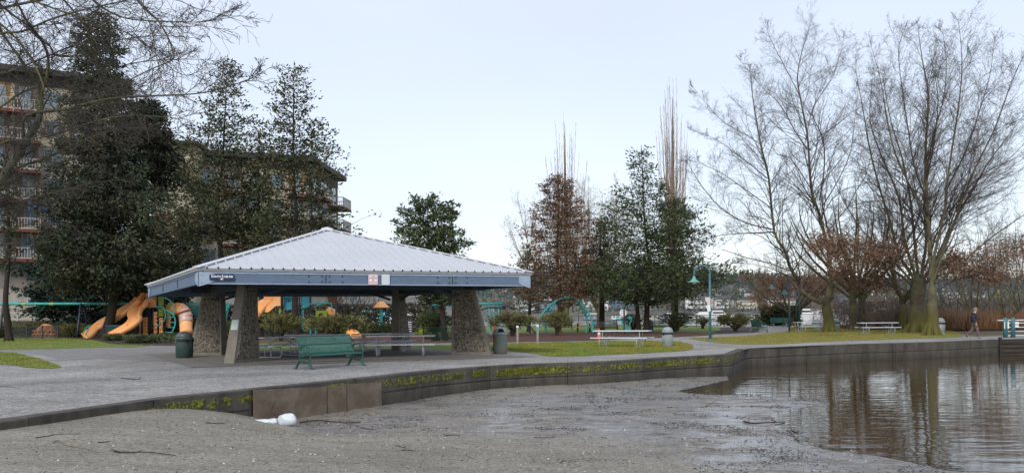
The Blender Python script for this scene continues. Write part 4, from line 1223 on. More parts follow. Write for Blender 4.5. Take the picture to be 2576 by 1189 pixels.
# left oak of the pair, forked, leaning left limb
O1 = [
 ([(2066, 762), (2024, 738), (2005, 702), (1986, 668), (1976, 632), (1948, 583), (1934, 449), (1915, 370), (1903, 303), (1893, 240), (1888, 190)], .26, .03, 1.5),
 ([(1948, 583), (1897, 586), (1850, 588), (1794, 596), (1739, 622)], .10, .012, -2),
 ([(1944, 577), (1873, 559), (1812, 522), (1770, 474), (1748, 440), (1733, 413)], .10, .012, 1),
 ([(1938, 522), (1879, 480), (1818, 437), (1770, 415), (1733, 401)], .08, .012, -2.5),
 ([(1930, 449), (1890, 415), (1855, 389), (1800, 350), (1745, 328)], .07, .012, 3),
 ([(1914, 364), (1870, 335), (1824, 310), (1780, 265), (1745, 222)], .06, .010, -2),
 ([(2090, 720), (2085, 640), (2061, 540), (2043, 486), (2037, 425), (2031, 340), (2016, 260), (2006, 194), (2020, 120), (2037, 68)], .22, .02, -1.5),
 ([(2061, 504), (2073, 425), (2070, 350), (2043, 285), (2065, 240), (2092, 200), (2110, 150), (2122, 100)], .10, .015, 2),
 ([(2043, 480), (1990, 400), (1958, 389), (1915, 340)], .08, .012, -2),
 ([(2031, 376), (2000, 330), (1976, 285), (1950, 250), (1915, 218), (1861, 152)], .08, .012, 2),
 ([(2013, 243), (1975, 170), (1940, 103), (1928, 66)], .06, .01, 1),
 ([(2068, 520), (2110, 450), (2140, 380), (2150, 300), (2160, 220)], .08, .012, -2),
 ([(2061, 560), (2020, 500), (1990, 470), (1960, 455)], .07, .012, -1),
 ([(2092, 640), (2130, 590), (2160, 560), (2200, 540)], .07, .012, 2),
 ([(2010, 712), (1975, 690), (1930, 672), (1890, 664), (1850, 660)], .08, .012, -2),
]
oak('tall bare oak with a mossy trunk and a limb sweeping low to the left', (2086, 836.5), O1, 65.5, 11, [(2084, 800), (2078, 765), (2084, 745), (2090, 720)], tm=BARKM, r0=.42, rt=.24, ch=3.3, Lr=.38, side=.85)
# the largest, fan shaped
O3 = [
 ([(2345, 722), (2340, 640), (2335, 547), (2329, 450), (2329, 364), (2335, 243), (2320, 150), (2310, 79)], .24, .02, 1),
 ([(2338, 700), (2360, 600), (2378, 520), (2385, 440), (2413, 255), (2420, 150), (2412, 60)], .16, .015, -2),
 ([(2345, 690), (2390, 580), (2450, 470), (2500, 390), (2576, 290)], .14, .015, 2),
 ([(2350, 700), (2400, 560), (2450, 430), (2500, 330), (2540, 220), (2570, 150)], .13, .015, -3),
 ([(2352, 712), (2420, 660), (2490, 600), (2576, 540), (2640, 500)], .12, .015, 2),
 ([(2335, 560), (2290, 470), (2250, 380), (2230, 290), (2215, 200), (2193, 120)], .12, .012, 2),
 ([(2330, 500), (2300, 420), (2285, 330), (2270, 230), (2260, 130), (2275, 75)], .11, .012, -2),
 ([(2329, 430), (2350, 330), (2375, 240), (2380, 150), (2370, 70)], .10, .012, 1),
 ([(2380, 480), (2430, 380), (2460, 290), (2490, 190), (2500, 110)], .10, .012, 2),
 ([(2345, 740), (2410, 700), (2470, 690), (2540, 650), (2620, 600)], .09, .012, -2),
 ([(2343, 640), (2300, 600), (2260, 560), (2215, 500), (2180, 440)], .09, .012, -2),
 ([(2340, 600), (2400, 520), (2470, 440), (2550, 400), (2640, 360)], .10, .012, 1.5),
]
oak('tallest bare oak whose yellow green mossy trunk stands closest to the sea wall', (2344, 848), O3, 54.5, 23, [(2346, 800), (2344, 760), (2345, 722)], tm=BARKM, r0=.40, rt=.24, ch=3.4, Lr=.36, side=.85, leaves=(3.4, 5.6, -100, 100, .25, 2))
O2 = [
 ([(2300, 700), (2262, 640), (2240, 560), (2215, 480), (2189, 380), (2170, 270), (2152, 175)], .20, .015, 2),
 ([(2305, 700), (2275, 600), (2262, 500), (2219, 395), (2189, 304), (2195, 200)], .18, .015, -2),
 ([(2310, 700), (2300, 600), (2290, 500), (2270, 400), (2240, 300), (2220, 190)], .18, .015, 1),
 ([(2318, 695), (2330, 600), (2325, 500), (2345, 380), (2360, 250), (2340, 140)], .18, .015, -1),
 ([(2322, 700), (2360, 640), (2400, 540), (2440, 430), (2470, 300)], .14, .015, 2),
 ([(2298, 720), (2250, 680), (2200, 650), (2140, 640), (2080, 610)], .13, .015, -3),
 ([(2300, 712), (2240, 650), (2170, 580), (2120, 500), (2090, 430)], .13, .015, 1),
 ([(2322, 715), (2370, 690), (2430, 680), (2500, 690)], .12, .015, -2),
 ([(2300, 735), (2260, 725), (2210, 715), (2170, 700), (2120, 690)], .10, .012, 2),
]
oak('broad multi stemmed oak with rust brown leaves held low, thickest trunk', (2308, 838), O2, 62, 31, [(2308, 800), (2308, 760), (2310, 700)], r0=.66, rt=.48, ch=2.7, Lr=.38, side=.85, leaves=(2.8, 6.4, -100, 100, .4, 4), tm=BARKM)
def quick_oak(label, u, v, Y, seed, H, spread, r0, n=7, leaves=None, mx=2, ch=.8, lean=0, clear=.22, twig=TWIG, mat=BARK, cfg=CF3, name='bare_tree', Lr=.22, upb=.15):
    """bare tree built in place: H metres high"""
    rg = random.Random(seed)
    t, p = tree_root(name, label, u, v, Y=Y)
    off = off_of(t); st = Segs(); sb = Segs()
    top = p + Vector((lean, 0, H * clear))
    for i in range(5): st.add(tuple(p.lerp(top, i / 5)), tuple(p.lerp(top, (i + 1) / 5)), r0 * (1 - .06 * i), r0 * (1 - .06 * (i + 1)))
    flare(st, p, r0, .5)
    for k in range(n):
        a = 2 * PI * k / n + rg.uniform(-.4, .4)
        e = rg.uniform(.25, 1.0)
        hx = H * (1 - .25 * e * e) * rg.uniform(.8, 1.0)
        end = p + Vector((math.cos(a) * spread * e + lean * 1.5, math.sin(a) * spread * e, hx))
        stt = p.lerp(top, rg.uniform(.7, 1.0))
        mid = stt.lerp(end, .4) + Vector((math.cos(a) * spread * .15, math.sin(a) * spread * .15, 0))
        mid2 = stt.lerp(end, .72) + Vector((math.cos(a) * spread * .12 + rg.uniform(-.3, .3), math.sin(a) * spread * .12, 0))
        limb(sb, rg, [stt, mid, mid2, end], r0 * .36, .012, cfg, mx, ch=ch * 1.7, Lr=Lr * 1.5, sgt=st, upb=upb)
    segs_obj('trunk', st, mat, t, 8, off); segs_obj('branches', sb, twig, t, 3, off)
    if leaves:
        nr = np.random.default_rng(seed); B = np.array(sb.b); rad = np.array(sb.rb)
        zl, zh, prob, per = leaves
        pn = fbm(B[:, 0] * 1.1 + 5, B[:, 2] * 1.5 + B[:, 1] * .7, 4, seed) + .5
        k = (B[:, 2] > zl) & (B[:, 2] < zh) & (rad < .03) & (pn > .5 - prob * .5)
        PB = np.repeat(B[k], per, 0); PB = PB + nr.normal(size=PB.shape) * np.array([.45, .45, .34])
        Dd = nr.normal(size=PB.shape)
        cards('dry_leaves', PB, Dd, nr.uniform(.08, .17, len(PB)), nr.uniform(.05, .1, len(PB)), LEAFB, t, nr, off)
    return t
quick_oak('oak with russet leaves behind the lone bench, left of two close trunks', 2146, 824, 74, 41, 14, 7, .36, n=11, leaves=(2.8, 5.8, .3, 2), ch=.6)
quick_oak('oak with dark trunk just right of its twin behind the lawn tables', 2168, 821, 78, 42, 15, 6.8, .38, n=9, leaves=(2.8, 5.6, .3, 2), ch=.6)
quick_oak('slimmer mossy oak between the twin oaks and the thickest trunk', 2271, 826, 72, 43, 12, 5.5, .36, n=8, leaves=(2.8, 6.0, .35, 2), ch=.6, mat=BARKM)
quick_oak('leafy rust brown tree spreading behind the far lamps', 1990, 812, 92, 44, 8.8, 6.8, .3, n=13, leaves=(1.4, 5.4, .4, 2), ch=.75, clear=.15, upb=0)
# brush at the far right
for k, (u, Y, H, sp, sd) in enumerate([(2405, 76, 7.5, 4.0, 51), (2450, 70, 8.2, 3.6, 52), (2492, 78, 9.2, 4.5, 53), (2530, 68, 8.4, 4.0, 54), (2572, 74, 9.8, 4.5, 55), (2630, 70, 9, 4.5, 56)]):
    quick_oak(['grey bare thicket tree behind the reeds, nearest the tall oaks', 'grey bare thicket tree behind the walking person', 'grey bare thicket tree right of the walking person', 'grey bare thicket tree above the teal posts',
               'grey bare thicket tree at the right edge of the view', 'grey bare thicket tree past the dock railing'][k], u, 830, Y, sd, H, sp, .12, n=9, ch=.5, clear=.08, twig=M('thicket_twig', S(122, 112, 104), S(84, 74, 70), scale=2, rough=.9) if k == 0 else bpy.data.materials['thicket_twig'], cfg=CF2, Lr=.3)

# ---------------- background bare trees in the middle
quick_oak('wide bare tree fanning out behind the rust coloured conifer', 1420, 825, 100, 61, 17, 8.6, .2, n=20, ch=.7, clear=.12, twig=TWIGP, mat=BARK)
quick_oak('bare tree with upswept grey branches between the rusty conifer and the green pine', 1505, 825, 98, 62, 17, 6, .2, n=16, ch=.65, clear=.12, twig=TWIGP)
def poplar(label, u, Y, H, wid, seed, n=26):
    rg = random.Random(seed); t, p = tree_root('poplar', label, u, 830, Y=Y); off = off_of(t); st = Segs(); sb = Segs()
    cf = [dict(n=5, wig=.07, up=.12, ch=1.4, sp=.35, rat=.45, rr=.5, tap=.7), dict(n=4, wig=.08, up=.14, ch=.8, sp=.35, rat=.5, rr=.6, tap=.6), dict(n=3, wig=.1, up=.1, tap=.6)]
    for i in range(8): st.add(tuple(p + Vector((0, 0, H * .9 * i / 8))), tuple(p + Vector((0, 0, H * .9 * (i + 1) / 8))), .3 * (1 - .118 * i), .3 * (1 - .118 * (i + 1)))
    flare(st, p, .38, .6)
    for k in range(n):
        z0 = H * rg.uniform(.08, .5); a = rg.uniform(0, 2 * PI); r_ = wid * rg.uniform(.2, 1)
        zt = min(H, z0 + H * rg.uniform(.3, .6)) * (1 - .18 * r_ / wid)
        s0 = p + Vector((0, 0, z0)); m1 = p + Vector((math.cos(a) * r_ * .7, math.sin(a) * r_ * .7, z0 + (zt - z0) * .3))
        e = p + Vector((math.cos(a) * r_, math.sin(a) * r_, zt))
        limb(sb, rg, [s0, m1, m1.lerp(e, .55) + Vector((rg.uniform(-.1, .1), 0, 0)), e], .032, .010, cf, 1, ch=1.0, Lr=.16, side=.3, upb=.5, sgt=sb)
    segs_obj('trunk', st, BARK, t, 8, off); segs_obj('branches', sb, TWIGP, t, 3, off)
    return t
poplar('narrow bare poplar with upright twigs behind the rusty conifer', 1425, 96, 24.5, 2.6, 71, 90)
poplar('tallest narrow bare poplar rising right of the green pine', 1696, 82, 24.0, 1.7, 72, 100)

# ---------------- conifers
def conifer(label, u, Y, H, env, seed, mat, r0=.3, zb=.12, nb=70, dens=1.0, droop=.0, base_uv=None, trunkpts=None, name='conifer_tree', size=.2, wisp=.5, cl=9, bark=BARKD, spread_d=None, upt=.25, sub=3, cw=.36, extra_trunk=None):
    rg = random.Random(seed); nr = np.random.default_rng(seed)
    t, p = tree_root(name, label, u, 830, Y=Y); off = off_of(t); st = Segs(); sb = Segs()
    tp = trunkpts or [p, p + Vector((.1, 0, H * .4)), p + Vector((-.05, 0, H * .7)), p + Vector((0, 0, H * .985))]
    P = spline(tp, 6); n = len(P) - 1
    for i in range(n): st.add(tuple(P[i]), tuple(P[i + 1]), max(.02, r0 * (1 - .96 * i / n)), max(.02, r0 * (1 - .96 * (i + 1) / n)))
    flare(st, p, r0, .4)
    if extra_trunk:
        for (dx, z1, rr_) in extra_trunk:
            for i in range(6): st.add(tuple(p + Vector((dx * (.6 + .4 * i / 6), .1, z1 * i / 6))), tuple(p + Vector((dx * (.6 + .4 * (i + 1) / 6), .1, z1 * (i + 1) / 6))), rr_ * (1 - .1 * i), rr_ * (1 - .1 * (i + 1)))
    def tr_at(f):
        q = f * n; i = min(n - 1, int(q)); return P[i].lerp(P[i + 1], q - i)
    centers = []; dirs = []
    ga = 2.39996
    for k in range(nb):
        f = zb + (1 - zb) * ((k + .5) / nb) ** .9
        L = env(f) * rg.uniform(.6, 1.12)
        if L < .15: L = .15
        a = k * ga + rg.uniform(-.4, .4)
        s0 = tr_at(min(.995, f * .985)); 
        dz = upt * L * rg.uniform(.4, 1.2) - droop * L * rg.uniform(.5, 1.2)
        mid = s0 + Vector((math.cos(a) * L * .5, math.sin(a) * L * .5, dz * .25 - droop * .05 * L))
        e = s0 + Vector((math.cos(a) * L, math.sin(a) * L, dz))
        br = [s0, mid, e]
        BP = spline(br, 3); rr0 = max(.02, r0 * .28 * (1 - f) + .015)
        for i in range(len(BP) - 1): sb.add(tuple(BP[i]), tuple(BP[i + 1]), rr0 * (1 - i / len(BP)), rr0 * (1 - (i + 1) / len(BP)) + .004)
        m_ = max(2, int(L / (cw) * sub * .6 * dens))
        for j in range(m_):
            g = rg.uniform(.22, 1.02) ** .75
            q = BP[0].lerp(BP[-1], 0) if False else None
            h = g * (len(BP) - 1); i = min(len(BP) - 2, int(h)); c = BP[i].lerp(BP[i + 1], h - i)
            sidew = L * .26 * (1.1 - g * .6)
            c2 = c + Vector((rg.gauss(0, sidew), rg.gauss(0, sidew), rg.gauss(0, sidew * .35) - droop * .2 * abs(rg.gauss(0, 1)) * sidew))
            sb.add(tuple(c), tuple(c2), .012, .006)
            centers.append(tuple(c2)); dd = (c2 - s0); dd.z *= .3; dd = dd.normalized() + Vector((0, 0, .35 if droop <= 0 else -.25)); dirs.append(tuple(dd))
    C_ = np.array(centers); Dd = np.array(dirs)
    per = max(1, int(cl))
    C2 = np.repeat(C_, per, 0); D2 = np.repeat(Dd, per, 0)
    C2 = C2 + nr.normal(size=C2.shape) * np.array([wisp * .33, wisp * .33, wisp * .22])
    D2 = D2 + nr.normal(size=D2.shape) * .7
    sz = nr.uniform(.6, 1.4, len(C2)) * size
    cards('foliage', C2, D2, sz, sz * .42, mat, t, nr, off)
    segs_obj('trunk', st, bark, t, 8, off); segs_obj('branches', sb, bark, t, 3, off)
    return t
m67 = 67 / FOC
# the big fir at left: top (245,12), base (262,850)
def env_fir(f): return (5.8 * min(1, (1.01 - f) * 2.0) ** .5) * (.8 if f < .25 else 1) * (.9 + .1 * math.sin(f * 40))
p0 = Vector((ray(262, 830)[0] * 67 / FOC, 67, 0))
conifer('huge dark fir whose thick double trunk stands in front of the orange slides', 262, 67, 25.3, env_fir, 81, FIR, r0=.42, zb=.33, nb=190, dens=1.1, droop=.06, size=.30, wisp=.8, cl=12, sub=4, upt=.18,
        trunkpts=[p0, Q(285, 760, 67), Q(275, 640, 67), Q(262, 400, 67), Q(246, 14, 67)], extra_trunk=[(.75, 8, .3)])
conifer('dark blue green cedar with low boughs behind the big fir', 195, 76, 9.8, lambda f: 4.2 * min(1, (1.03 - f) * 1.6) * (.75 if f < .12 else 1), 82, FIRB, r0=.25, zb=.06, nb=90, dens=1.3, droop=.1, size=.34, wisp=.7, cl=14, sub=4)
conifer('dark bushy cedar low to the right of the fir trunk', 375, 81, 8.4, lambda f: 3.6 * min(1, (1.03 - f) * 1.6), 83, FIRB, r0=.22, zb=.06, nb=80, dens=1.2, droop=.1, size=.34, wisp=.7, cl=13, sub=4)
conifer('tall dark conifer filling the gap between the big fir and the pines', 372, 74, 20.3, lambda f: 5.4 * min(1, (1.02 - f) * 1.7) ** .7, 84, FIR, r0=.25, zb=.56, nb=90, dens=1.1, droop=.08, size=.32, wisp=.8, cl=12, sub=4)
pl = Vector((ray(18, 830)[0] * 60 / FOC, 60, 0))
conifer('dark pine with a thin bent trunk at the left edge', 22, 60, 12.5, lambda f: 2.9 * (.6 + .4 * math.sin(f * 9)) * (1.1 - f), 85, FIR, r0=.24, zb=.42, nb=60, dens=.9, size=.26, wisp=.6, cl=9,
        trunkpts=[Vector((ray(24, 830)[0] * 60 / FOC, 60, 0)), Q(14, 760, 60), Q(22, 640, 60), Q(20, 520, 60), Q(8, 380, 60)])
def env_pine(f):
    return (4.9 if f < .5 else 4.9 * (max(0, 1.01 - f) / .5) ** .5) * (.8 + .2 * math.sin(f * 19))
conifer('left of two tall ragged pines behind the shelter roof, slender with a pointed top', 568, 61, 19.3, lambda f: env_pine(f) * (1.0 if f > .35 else 1.05), 86, PINE, r0=.27, zb=.33, nb=110, dens=.85, size=.24, wisp=.75, cl=12, upt=.3,
        trunkpts=[Vector((ray(552, 830)[0] * 61 / FOC, 61, 0)), Q(556, 640, 61), Q(543, 560, 61), Q(560, 400, 61), Q(573, 138, 61)])
conifer('right of two tall ragged pines, open crown leaning over the apartment corner', 745, 59, 18.5, lambda f: env_pine(f) * 1.0, 87, PINE, r0=.27, zb=.34, nb=112, dens=.8, size=.24, wisp=.75, cl=12, upt=.35,
        trunkpts=[Vector((ray(745, 830)[0] * 59 / FOC, 59, 0)), Q(742, 760, 59), Q(748, 600, 59), Q(738, 400, 59), Q(740, 155, 59)])
conifer('shorter dense pine between the two tall ragged pines', 655, 63, 13.2, lambda f: 2.6 * (1.05 - f) + .5, 88, PINE, r0=.2, zb=.3, nb=80, dens=.9, size=.26, wisp=.55, cl=10, upt=.3)
conifer('dark broken crown conifer low behind the eave at the left of the shelter', 470, 76, 10.2, lambda f: 4.2 * (1.1 - f), 89, FIR, r0=.2, zb=.33, nb=75, dens=.9, size=.28, wisp=.6, cl=10, upt=.1)
# round topped pine right behind the shelter
def env_round(f): return max(.3, 2.35 * math.sin(PI * min(1, max(.06, (f - .30) / .78))) ** .7) if f > .42 else 2.0
conifer('glossy dark green round crowned tree rising behind the right half of the shelter roof', 1095, 52, 8.0, env_round, 90, PINEG, r0=.19, zb=.30, nb=95, dens=1.7, size=.2, wisp=.42, cl=12, upt=.45, name='evergreen_tree',
        trunkpts=[Vector((ray(1120, 830)[0] * 52 / FOC, 52, 0)), Q(1112, 780, 52), Q(1096, 720, 52), Q(1080, 620, 52), Q(1075, 500, 52)])
# rust coloured conifer
conifer('rust brown conifer with a bare reddish trunk standing over the arch climber', 1405, 71, 13.0, lambda f: (4.9 if f < .45 else 4.6 * (max(0, 1.01 - f) / .55) ** .65) * (.8 + .2 * math.sin(f * 21)), 91, RUST, r0=.2, zb=.24, nb=130, dens=1.0, size=.2, wisp=.5, cl=9, upt=.1, bark=M('bark_reddish', S(96, 70, 52), S(48, 36, 30), scale=4, rough=.9),
        trunkpts=[Vector((ray(1406, 830)[0] * 71 / FOC, 71, 0)), Q(1408, 760, 71), Q(1402, 640, 71), Q(1405, 520, 71), Q(1403, 434, 71)])
conifer('full green pine with forked dark trunk by the far green bin', 1625, 69, 15.2, lambda f: (7.4 if f < .5 else 7.4 * (max(0, 1.01 - f) / .5) ** .62) * (.75 + .25 * math.sin(f * 19)), 92, PINEG, r0=.26, zb=.26, nb=150, dens=.85, size=.22, wisp=.7, cl=10, upt=.25,
        trunkpts=[Vector((ray(1626, 830)[0] * 69 / FOC, 69, 0)), Q(1628, 770, 69), Q(1636, 700, 69), Q(1622, 560, 69), Q(1613, 366, 69)], extra_trunk=[(-.9, 5.2, .2)])
conifer('green pine on the right of the clump next to the teal lamp', 1700, 76, 11.6, lambda f: 5.0 * (max(0, 1.01 - f)) ** .5 * (.8 + .2 * math.sin(f * 23)), 93, PINE, r0=.2, zb=.26, nb=95, dens=.9, size=.22, wisp=.5, cl=9, upt=.3)
conifer('dark drooping conifer between the rusty one and the green pine', 1513, 75, 9.8, lambda f: 4.0 * (1.1 - f), 94, M('dark_green_needles', S(82, 84, 62), S(38, 42, 32), scale=1.5, rough=.85), r0=.26, zb=.28, nb=85, dens=1.0, size=.22, wisp=.55, cl=9, droop=.45, upt=.0)
conifer('olive green conifer low between shelter and rusty conifer', 1330, 76, 7.2, lambda f: 2.6 * (1.1 - f), 95, JUNG, r0=.16, zb=.2, nb=60, dens=.9, size=.2, wisp=.5, cl=9, upt=.2)

# ---------------- foreground bare tree, trunk outside the left edge
def fg_tree():
    rg = random.Random(7); Y = 17.0
    base = Vector((-12.9, 17.6, 0)); t = thing('bare_tree', 'near bare tree whose mossy limbs reach in from the left edge across the sky', 'tree', tuple(base)); off = off_of(t)
    st = Segs(); sb = Segs()
    tp = spline([base, Vector((-12.7, 17.5, 1.6)), Vector((-12.2, 17.4, 2.8)), Vector((-11.9, 17.4, 3.6))], 4)
    for i in range(len(tp) - 1): st.add(tuple(tp[i]), tuple(tp[i + 1]), .32 - .01 * i, .31 - .01 * i)
    flare(st, base, .34, .5)
    cfg = [dict(n=7, wig=.15, up=.015, ch=1.3, sp=.65, rat=.55, rr=.5, tap=.75), dict(n=5, wig=.18, up=.01, ch=.8, sp=.7, rat=.5, rr=.55, tap=.7), dict(n=4, wig=.24, up=.01, tap=.6)]
    K = [
     ([(-190, 690), (-60, 560), (0, 455), (40, 400), (75, 340), (98, 300), (103, 240)], .145, .10, 0),
     ([(103, 240), (80, 190), (45, 140), (10, 90), (-20, 40)], .07, .03, .5),
     ([(103, 245), (122, 170), (110, 110), (72, 60), (40, 0), (30, -40)], .06, .022, -.8),
     ([(60, 350), (66, 291), (166, 274), (249, 253), (332, 243), (420, 240), (478, 237), (540, 228), (625, 200), (665, 180)], .055, .008, -1.0),
     ([(-30, 500), (40, 425), (104, 403), (166, 374), (230, 345), (291, 326), (353, 322), (430, 330)], .07, .010, .8),
     ([(-60, 120), (0, 85), (54, 80), (125, 50), (208, 25), (300, 5), (353, -10)], .06, .014, -.6),
     ([(180, -40), (233, 0), (275, 30), (316, 46), (366, 52), (416, 54), (500, 56), (603, 41)], .05, .007, .4),
     ([(320, -40), (345, 0), (372, 30), (399, 54), (425, 100), (436, 137), (432, 152), (390, 170), (345, 191), (310, 210)], .055, .010, -.4),
     ([(-40, -10), (0, 12), (35, 40), (66, 62), (95, 95), (125, 116), (141, 141), (187, 145), (249, 166), (300, 200)], .06, .012, .6),
     ([(-60, 30), (0, 60), (60, 120), (100, 190), (120, 250), (160, 300), (210, 340)], .055, .012, -.5),
     ([(-70, 300), (0, 270), (60, 230), (140, 210), (230, 190), (330, 160), (430, 150), (520, 150)], .06, .008, .3),
     ([(-80, 420), (0, 360), (80, 350), (160, 330), (260, 300), (350, 290), (470, 300)], .05, .008, -.7),
     ([(-60, 200), (20, 180), (100, 150), (200, 110), (300, 100), (400, 90), (480, 95)], .05, .008, .2),
     ([(-60, 560), (0, 520), (70, 500), (150, 480), (230, 460), (320, 450)], .035, .007, .4),
     ([(100, -60), (160, 0), (210, 60), (240, 130), (250, 190), (300, 250), (360, 300)], .05, .009, .7),
     ([(0, -40), (80, 0), (160, 30), (260, 60), (350, 100), (440, 180), (500, 190)], .045, .008, -.6),
     ([(-80, 640), (-20, 590), (50, 570), (130, 560), (190, 570)], .03, .006, .5),
    ]
    top = Vector((-12.6, 17.2, 9.2))
    for i in range(6):
        q0 = tp[-1].lerp(top, i / 6); q1 = tp[-1].lerp(top, (i + 1) / 6); st.add(tuple(q0), tuple(q1), .27 - .03 * i, .24 - .03 * i)
    for pts, ra, rb, dY in K:
        m_ = len(pts)
        W_ = [Q(u, v, Y + dY * (2.2 * i / m_)) for i, (u, v) in enumerate(pts)]
        if pts[0][0] < 20 or pts[0][1] < 0:
            z_ = min(9.0, max(2.6, W_[0].z - .8)); W_ = [Vector((-12.1 - .06 * (z_ - 3), 17.3, z_))] + W_
        limb(sb, rg, W_, ra * .5, rb * .6, cfg, 2, ch=4.2, start=.08, Lr=.24, sgt=st, side=.65, upb=.02, minL=.35)
    segs_obj('trunk', st, M('bark_lichen', S(84, 84, 68), S(38, 36, 32), scale=6, rough=.95, bump=.8, bscale=30, c3=S(92, 92, 56), s3=1.8), t, 8, off)
    segs_obj('branches', sb, M('twig_foreground', S(84, 78, 70), S(46, 42, 38), scale=2, rough=.9), t, 4, off)
fg_tree()

# ---------------- junipers and shrubs
def juniper(label, u, v, Y, w_, h, seed, mat=JUN, depth=None, clear=.35, leggy=6, dens=1.0, name='juniper_shrub', size=.13, flat=True, bark=BARKD):
    rg = random.Random(seed); nr = np.random.default_rng(seed)
    p = G(u, v) if Y is None else Vector((ray(u, 790)[0] * Y / FOC, Y, 0))
    t = thing(name, label, 'shrub', tuple(p)); off = off_of(t); st = Segs(); tips = []
    dp = depth or w_ * .55
    for k in range(leggy):
        a = 2 * PI * k / leggy + rg.uniform(-.4, .4)
        e = Vector((math.cos(a) * w_ * rg.uniform(.35, .95), math.sin(a) * dp * rg.uniform(.35, .95), h * rg.uniform(.6, .95)))
        pts = [p + Vector((rg.uniform(-.12, .12), rg.uniform(-.1, .1), -.03)), p + Vector((e.x * .2, e.y * .2, h * clear * .8)), p + Vector((e.x * .6, e.y * .6, h * (clear + .25))), p + e]
        P = spline(pts, 3)
        for i in range(len(P) - 1):
            r0 = .07 * (1 - i / len(P)) + .012
            st.add(tuple(P[i]), tuple(P[i + 1]), r0, r0 * .88)
            if i > 2:
                for _ in range(3):
                    q = P[i] + Vector((rg.gauss(0, w_ * .22), rg.gauss(0, dp * .22), rg.uniform(-.02, .22) * h))
                    st.add(tuple(P[i]), tuple(q), .018, .006); tips.append(tuple(q))
    N = int(260 * dens * w_ * max(.7, h))
    # canopy volume: flat topped, lumpy
    a = nr.uniform(0, 2 * PI, N); rr_ = np.sqrt(nr.uniform(0, 1, N))
    lump = 1 + .22 * np.sin(a * 3 + seed) + .12 * np.sin(a * 7 + seed * 2)
    x = np.cos(a) * rr_ * w_ * lump; y = np.sin(a) * rr_ * dp * lump
    zt = h * (1.0 - .22 * rr_ ** 2) + fbm(x * 1.7 + 9, y * 1.7 + x, 3, seed) * h * .5
    zb_ = h * (clear + .18 * (1 - rr_)); z = zb_ + (zt - zb_) * nr.uniform(0, 1, N) ** .6
    C_ = np.stack([x, y, z], 1) + np.array([p.x, p.y, 0])
    keep = fbm(C_[:, 0] * 2.2, C_[:, 2] * 2.4 + C_[:, 1], 3, seed + 5) > -.06
    C_ = C_[keep]
    if tips: C_ = np.concatenate([C_, np.array(tips)])
    out = np.stack([C_[:, 0] - p.x, C_[:, 1] - p.y, np.full(len(C_), h * .35)], 1)
    C2 = np.repeat(C_, 7, 0); O2_ = np.repeat(out, 7, 0)
    C2 = C2 + nr.normal(size=C2.shape) * np.array([.11, .11, .06]); O2_ = O2_ / (np.linalg.norm(O2_, axis=1, keepdims=True) + .01) + nr.normal(size=C2.shape) * .5
    sz = nr.uniform(.7, 1.5, len(C2)) * size
    cards('foliage', C2, O2_, sz, sz * .36, mat, t, nr, off)
    segs_obj('stems', st, bark, t, 5, off)
    return t
juniper('spreading juniper behind the table by the nearest pier, dark crooked stems', 706, 0, 55, 1.35, 1.75, 101)
juniper('long olive juniper seen through the shelter behind the green slatted bench', 838, 0, 54, 1.95, 1.6, 102)
juniper('green juniper behind the lime green seat inside the shelter view', 1092, 0, 58, 1.25, 1.7, 103, JUNG)
juniper('wide open juniper with black stems just right of the right hand pier', 1290, 0, 63, 1.6, 1.75, 104)
juniper('single stemmed juniper on the mulch in front of the arch climber', 1402, 843.5, None, 1.25, 1.65, 105, leggy=5, clear=.42)
juniper('low twisted juniper beside the round white sign', 1592, 0, 72, 1.3, 1.5, 106, leggy=6, dens=.35)
juniper('leggy dark stemmed juniper sprawling behind the mesh bin', 1700, 0, 70, 1.75, 1.6, 107, JUNG, leggy=9, dens=.4)
juniper('broad round juniper by the side path between the lamp and the end on bench', 1850, 0, 72, 1.55, 1.45, 108, leggy=7, dens=1.3, clear=.3)
juniper('thin juniper beside the lake fence', 1768, 0, 84, .9, 1.2, 109, leggy=5, dens=.3)
juniper('big rounded rhododendron with dark glossy leaves behind the teal bench', 1953, 0, 100, 2.3, 2.3, 110, RHO, depth=1.6, clear=.02, leggy=8, dens=2.2, name='rhododendron', size=.26)
juniper('olive shrub row behind the dark slatted fence at far left', 190, 0, 72, 1.9, 1.1, 111, JUN, clear=.05, dens=1.5)
juniper('olive shrub left of the swing posts', 90, 0, 76, 2.2, 1.25, 112, JUN, clear=.05, dens=1.4)
juniper('olive shrub at the far left edge', 0, 0, 70, 1.6, 1.1, 113, JUN, clear=.05, dens=1.4)
juniper('olive shrub behind the left pier by the tube slide', 428, 0, 74, 1.8, 1.7, 114, JUNG, clear=.05, dens=1.2)
for k, (u, v, w_, lb) in enumerate([(300, 856, 1.35, 'low creeping juniper mat under the big fir, left end of the row'), (375, 862, 1.5, 'low creeping juniper mat in the middle of the row by the left pier'), (425, 857, 1.3, 'low creeping juniper mat behind the dark green bin'),
                                    (40, 838, 2.0, 'low creeping juniper mat along the lawn at the left edge')]):
    juniper(lb, u, v, None, w_, .42, 120 + k, JUNG, depth=.9, clear=.02, dens=3.6, name='creeping_juniper', size=.12)
juniper('small green hedge seen through the shelter between the piers', 576, 0, 60, .8, 1.3, 130, JUNG, clear=.05, dens=1.5)
juniper('bare brown bush seen through the shelter left of the rear pier', 948, 0, 66, 1.5, 1.0, 131, JUNG, clear=.05, dens=1.0)
quick_oak('small bare tree with orange brown twigs seen through the shelter beside the cone roof', 925, 830, 76, 132, 4.3, 2.2, .12, n=9, ch=1.0, clear=.3, twig=TWIGP, cfg=CF2, Lr=.3)
quick_oak('small twisted bare tree seen through the shelter by the navy post', 875, 830, 72, 133, 4.2, 1.8, .14, n=9, ch=1.0, clear=.25, twig=TWIGD, cfg=CF2, Lr=.3)

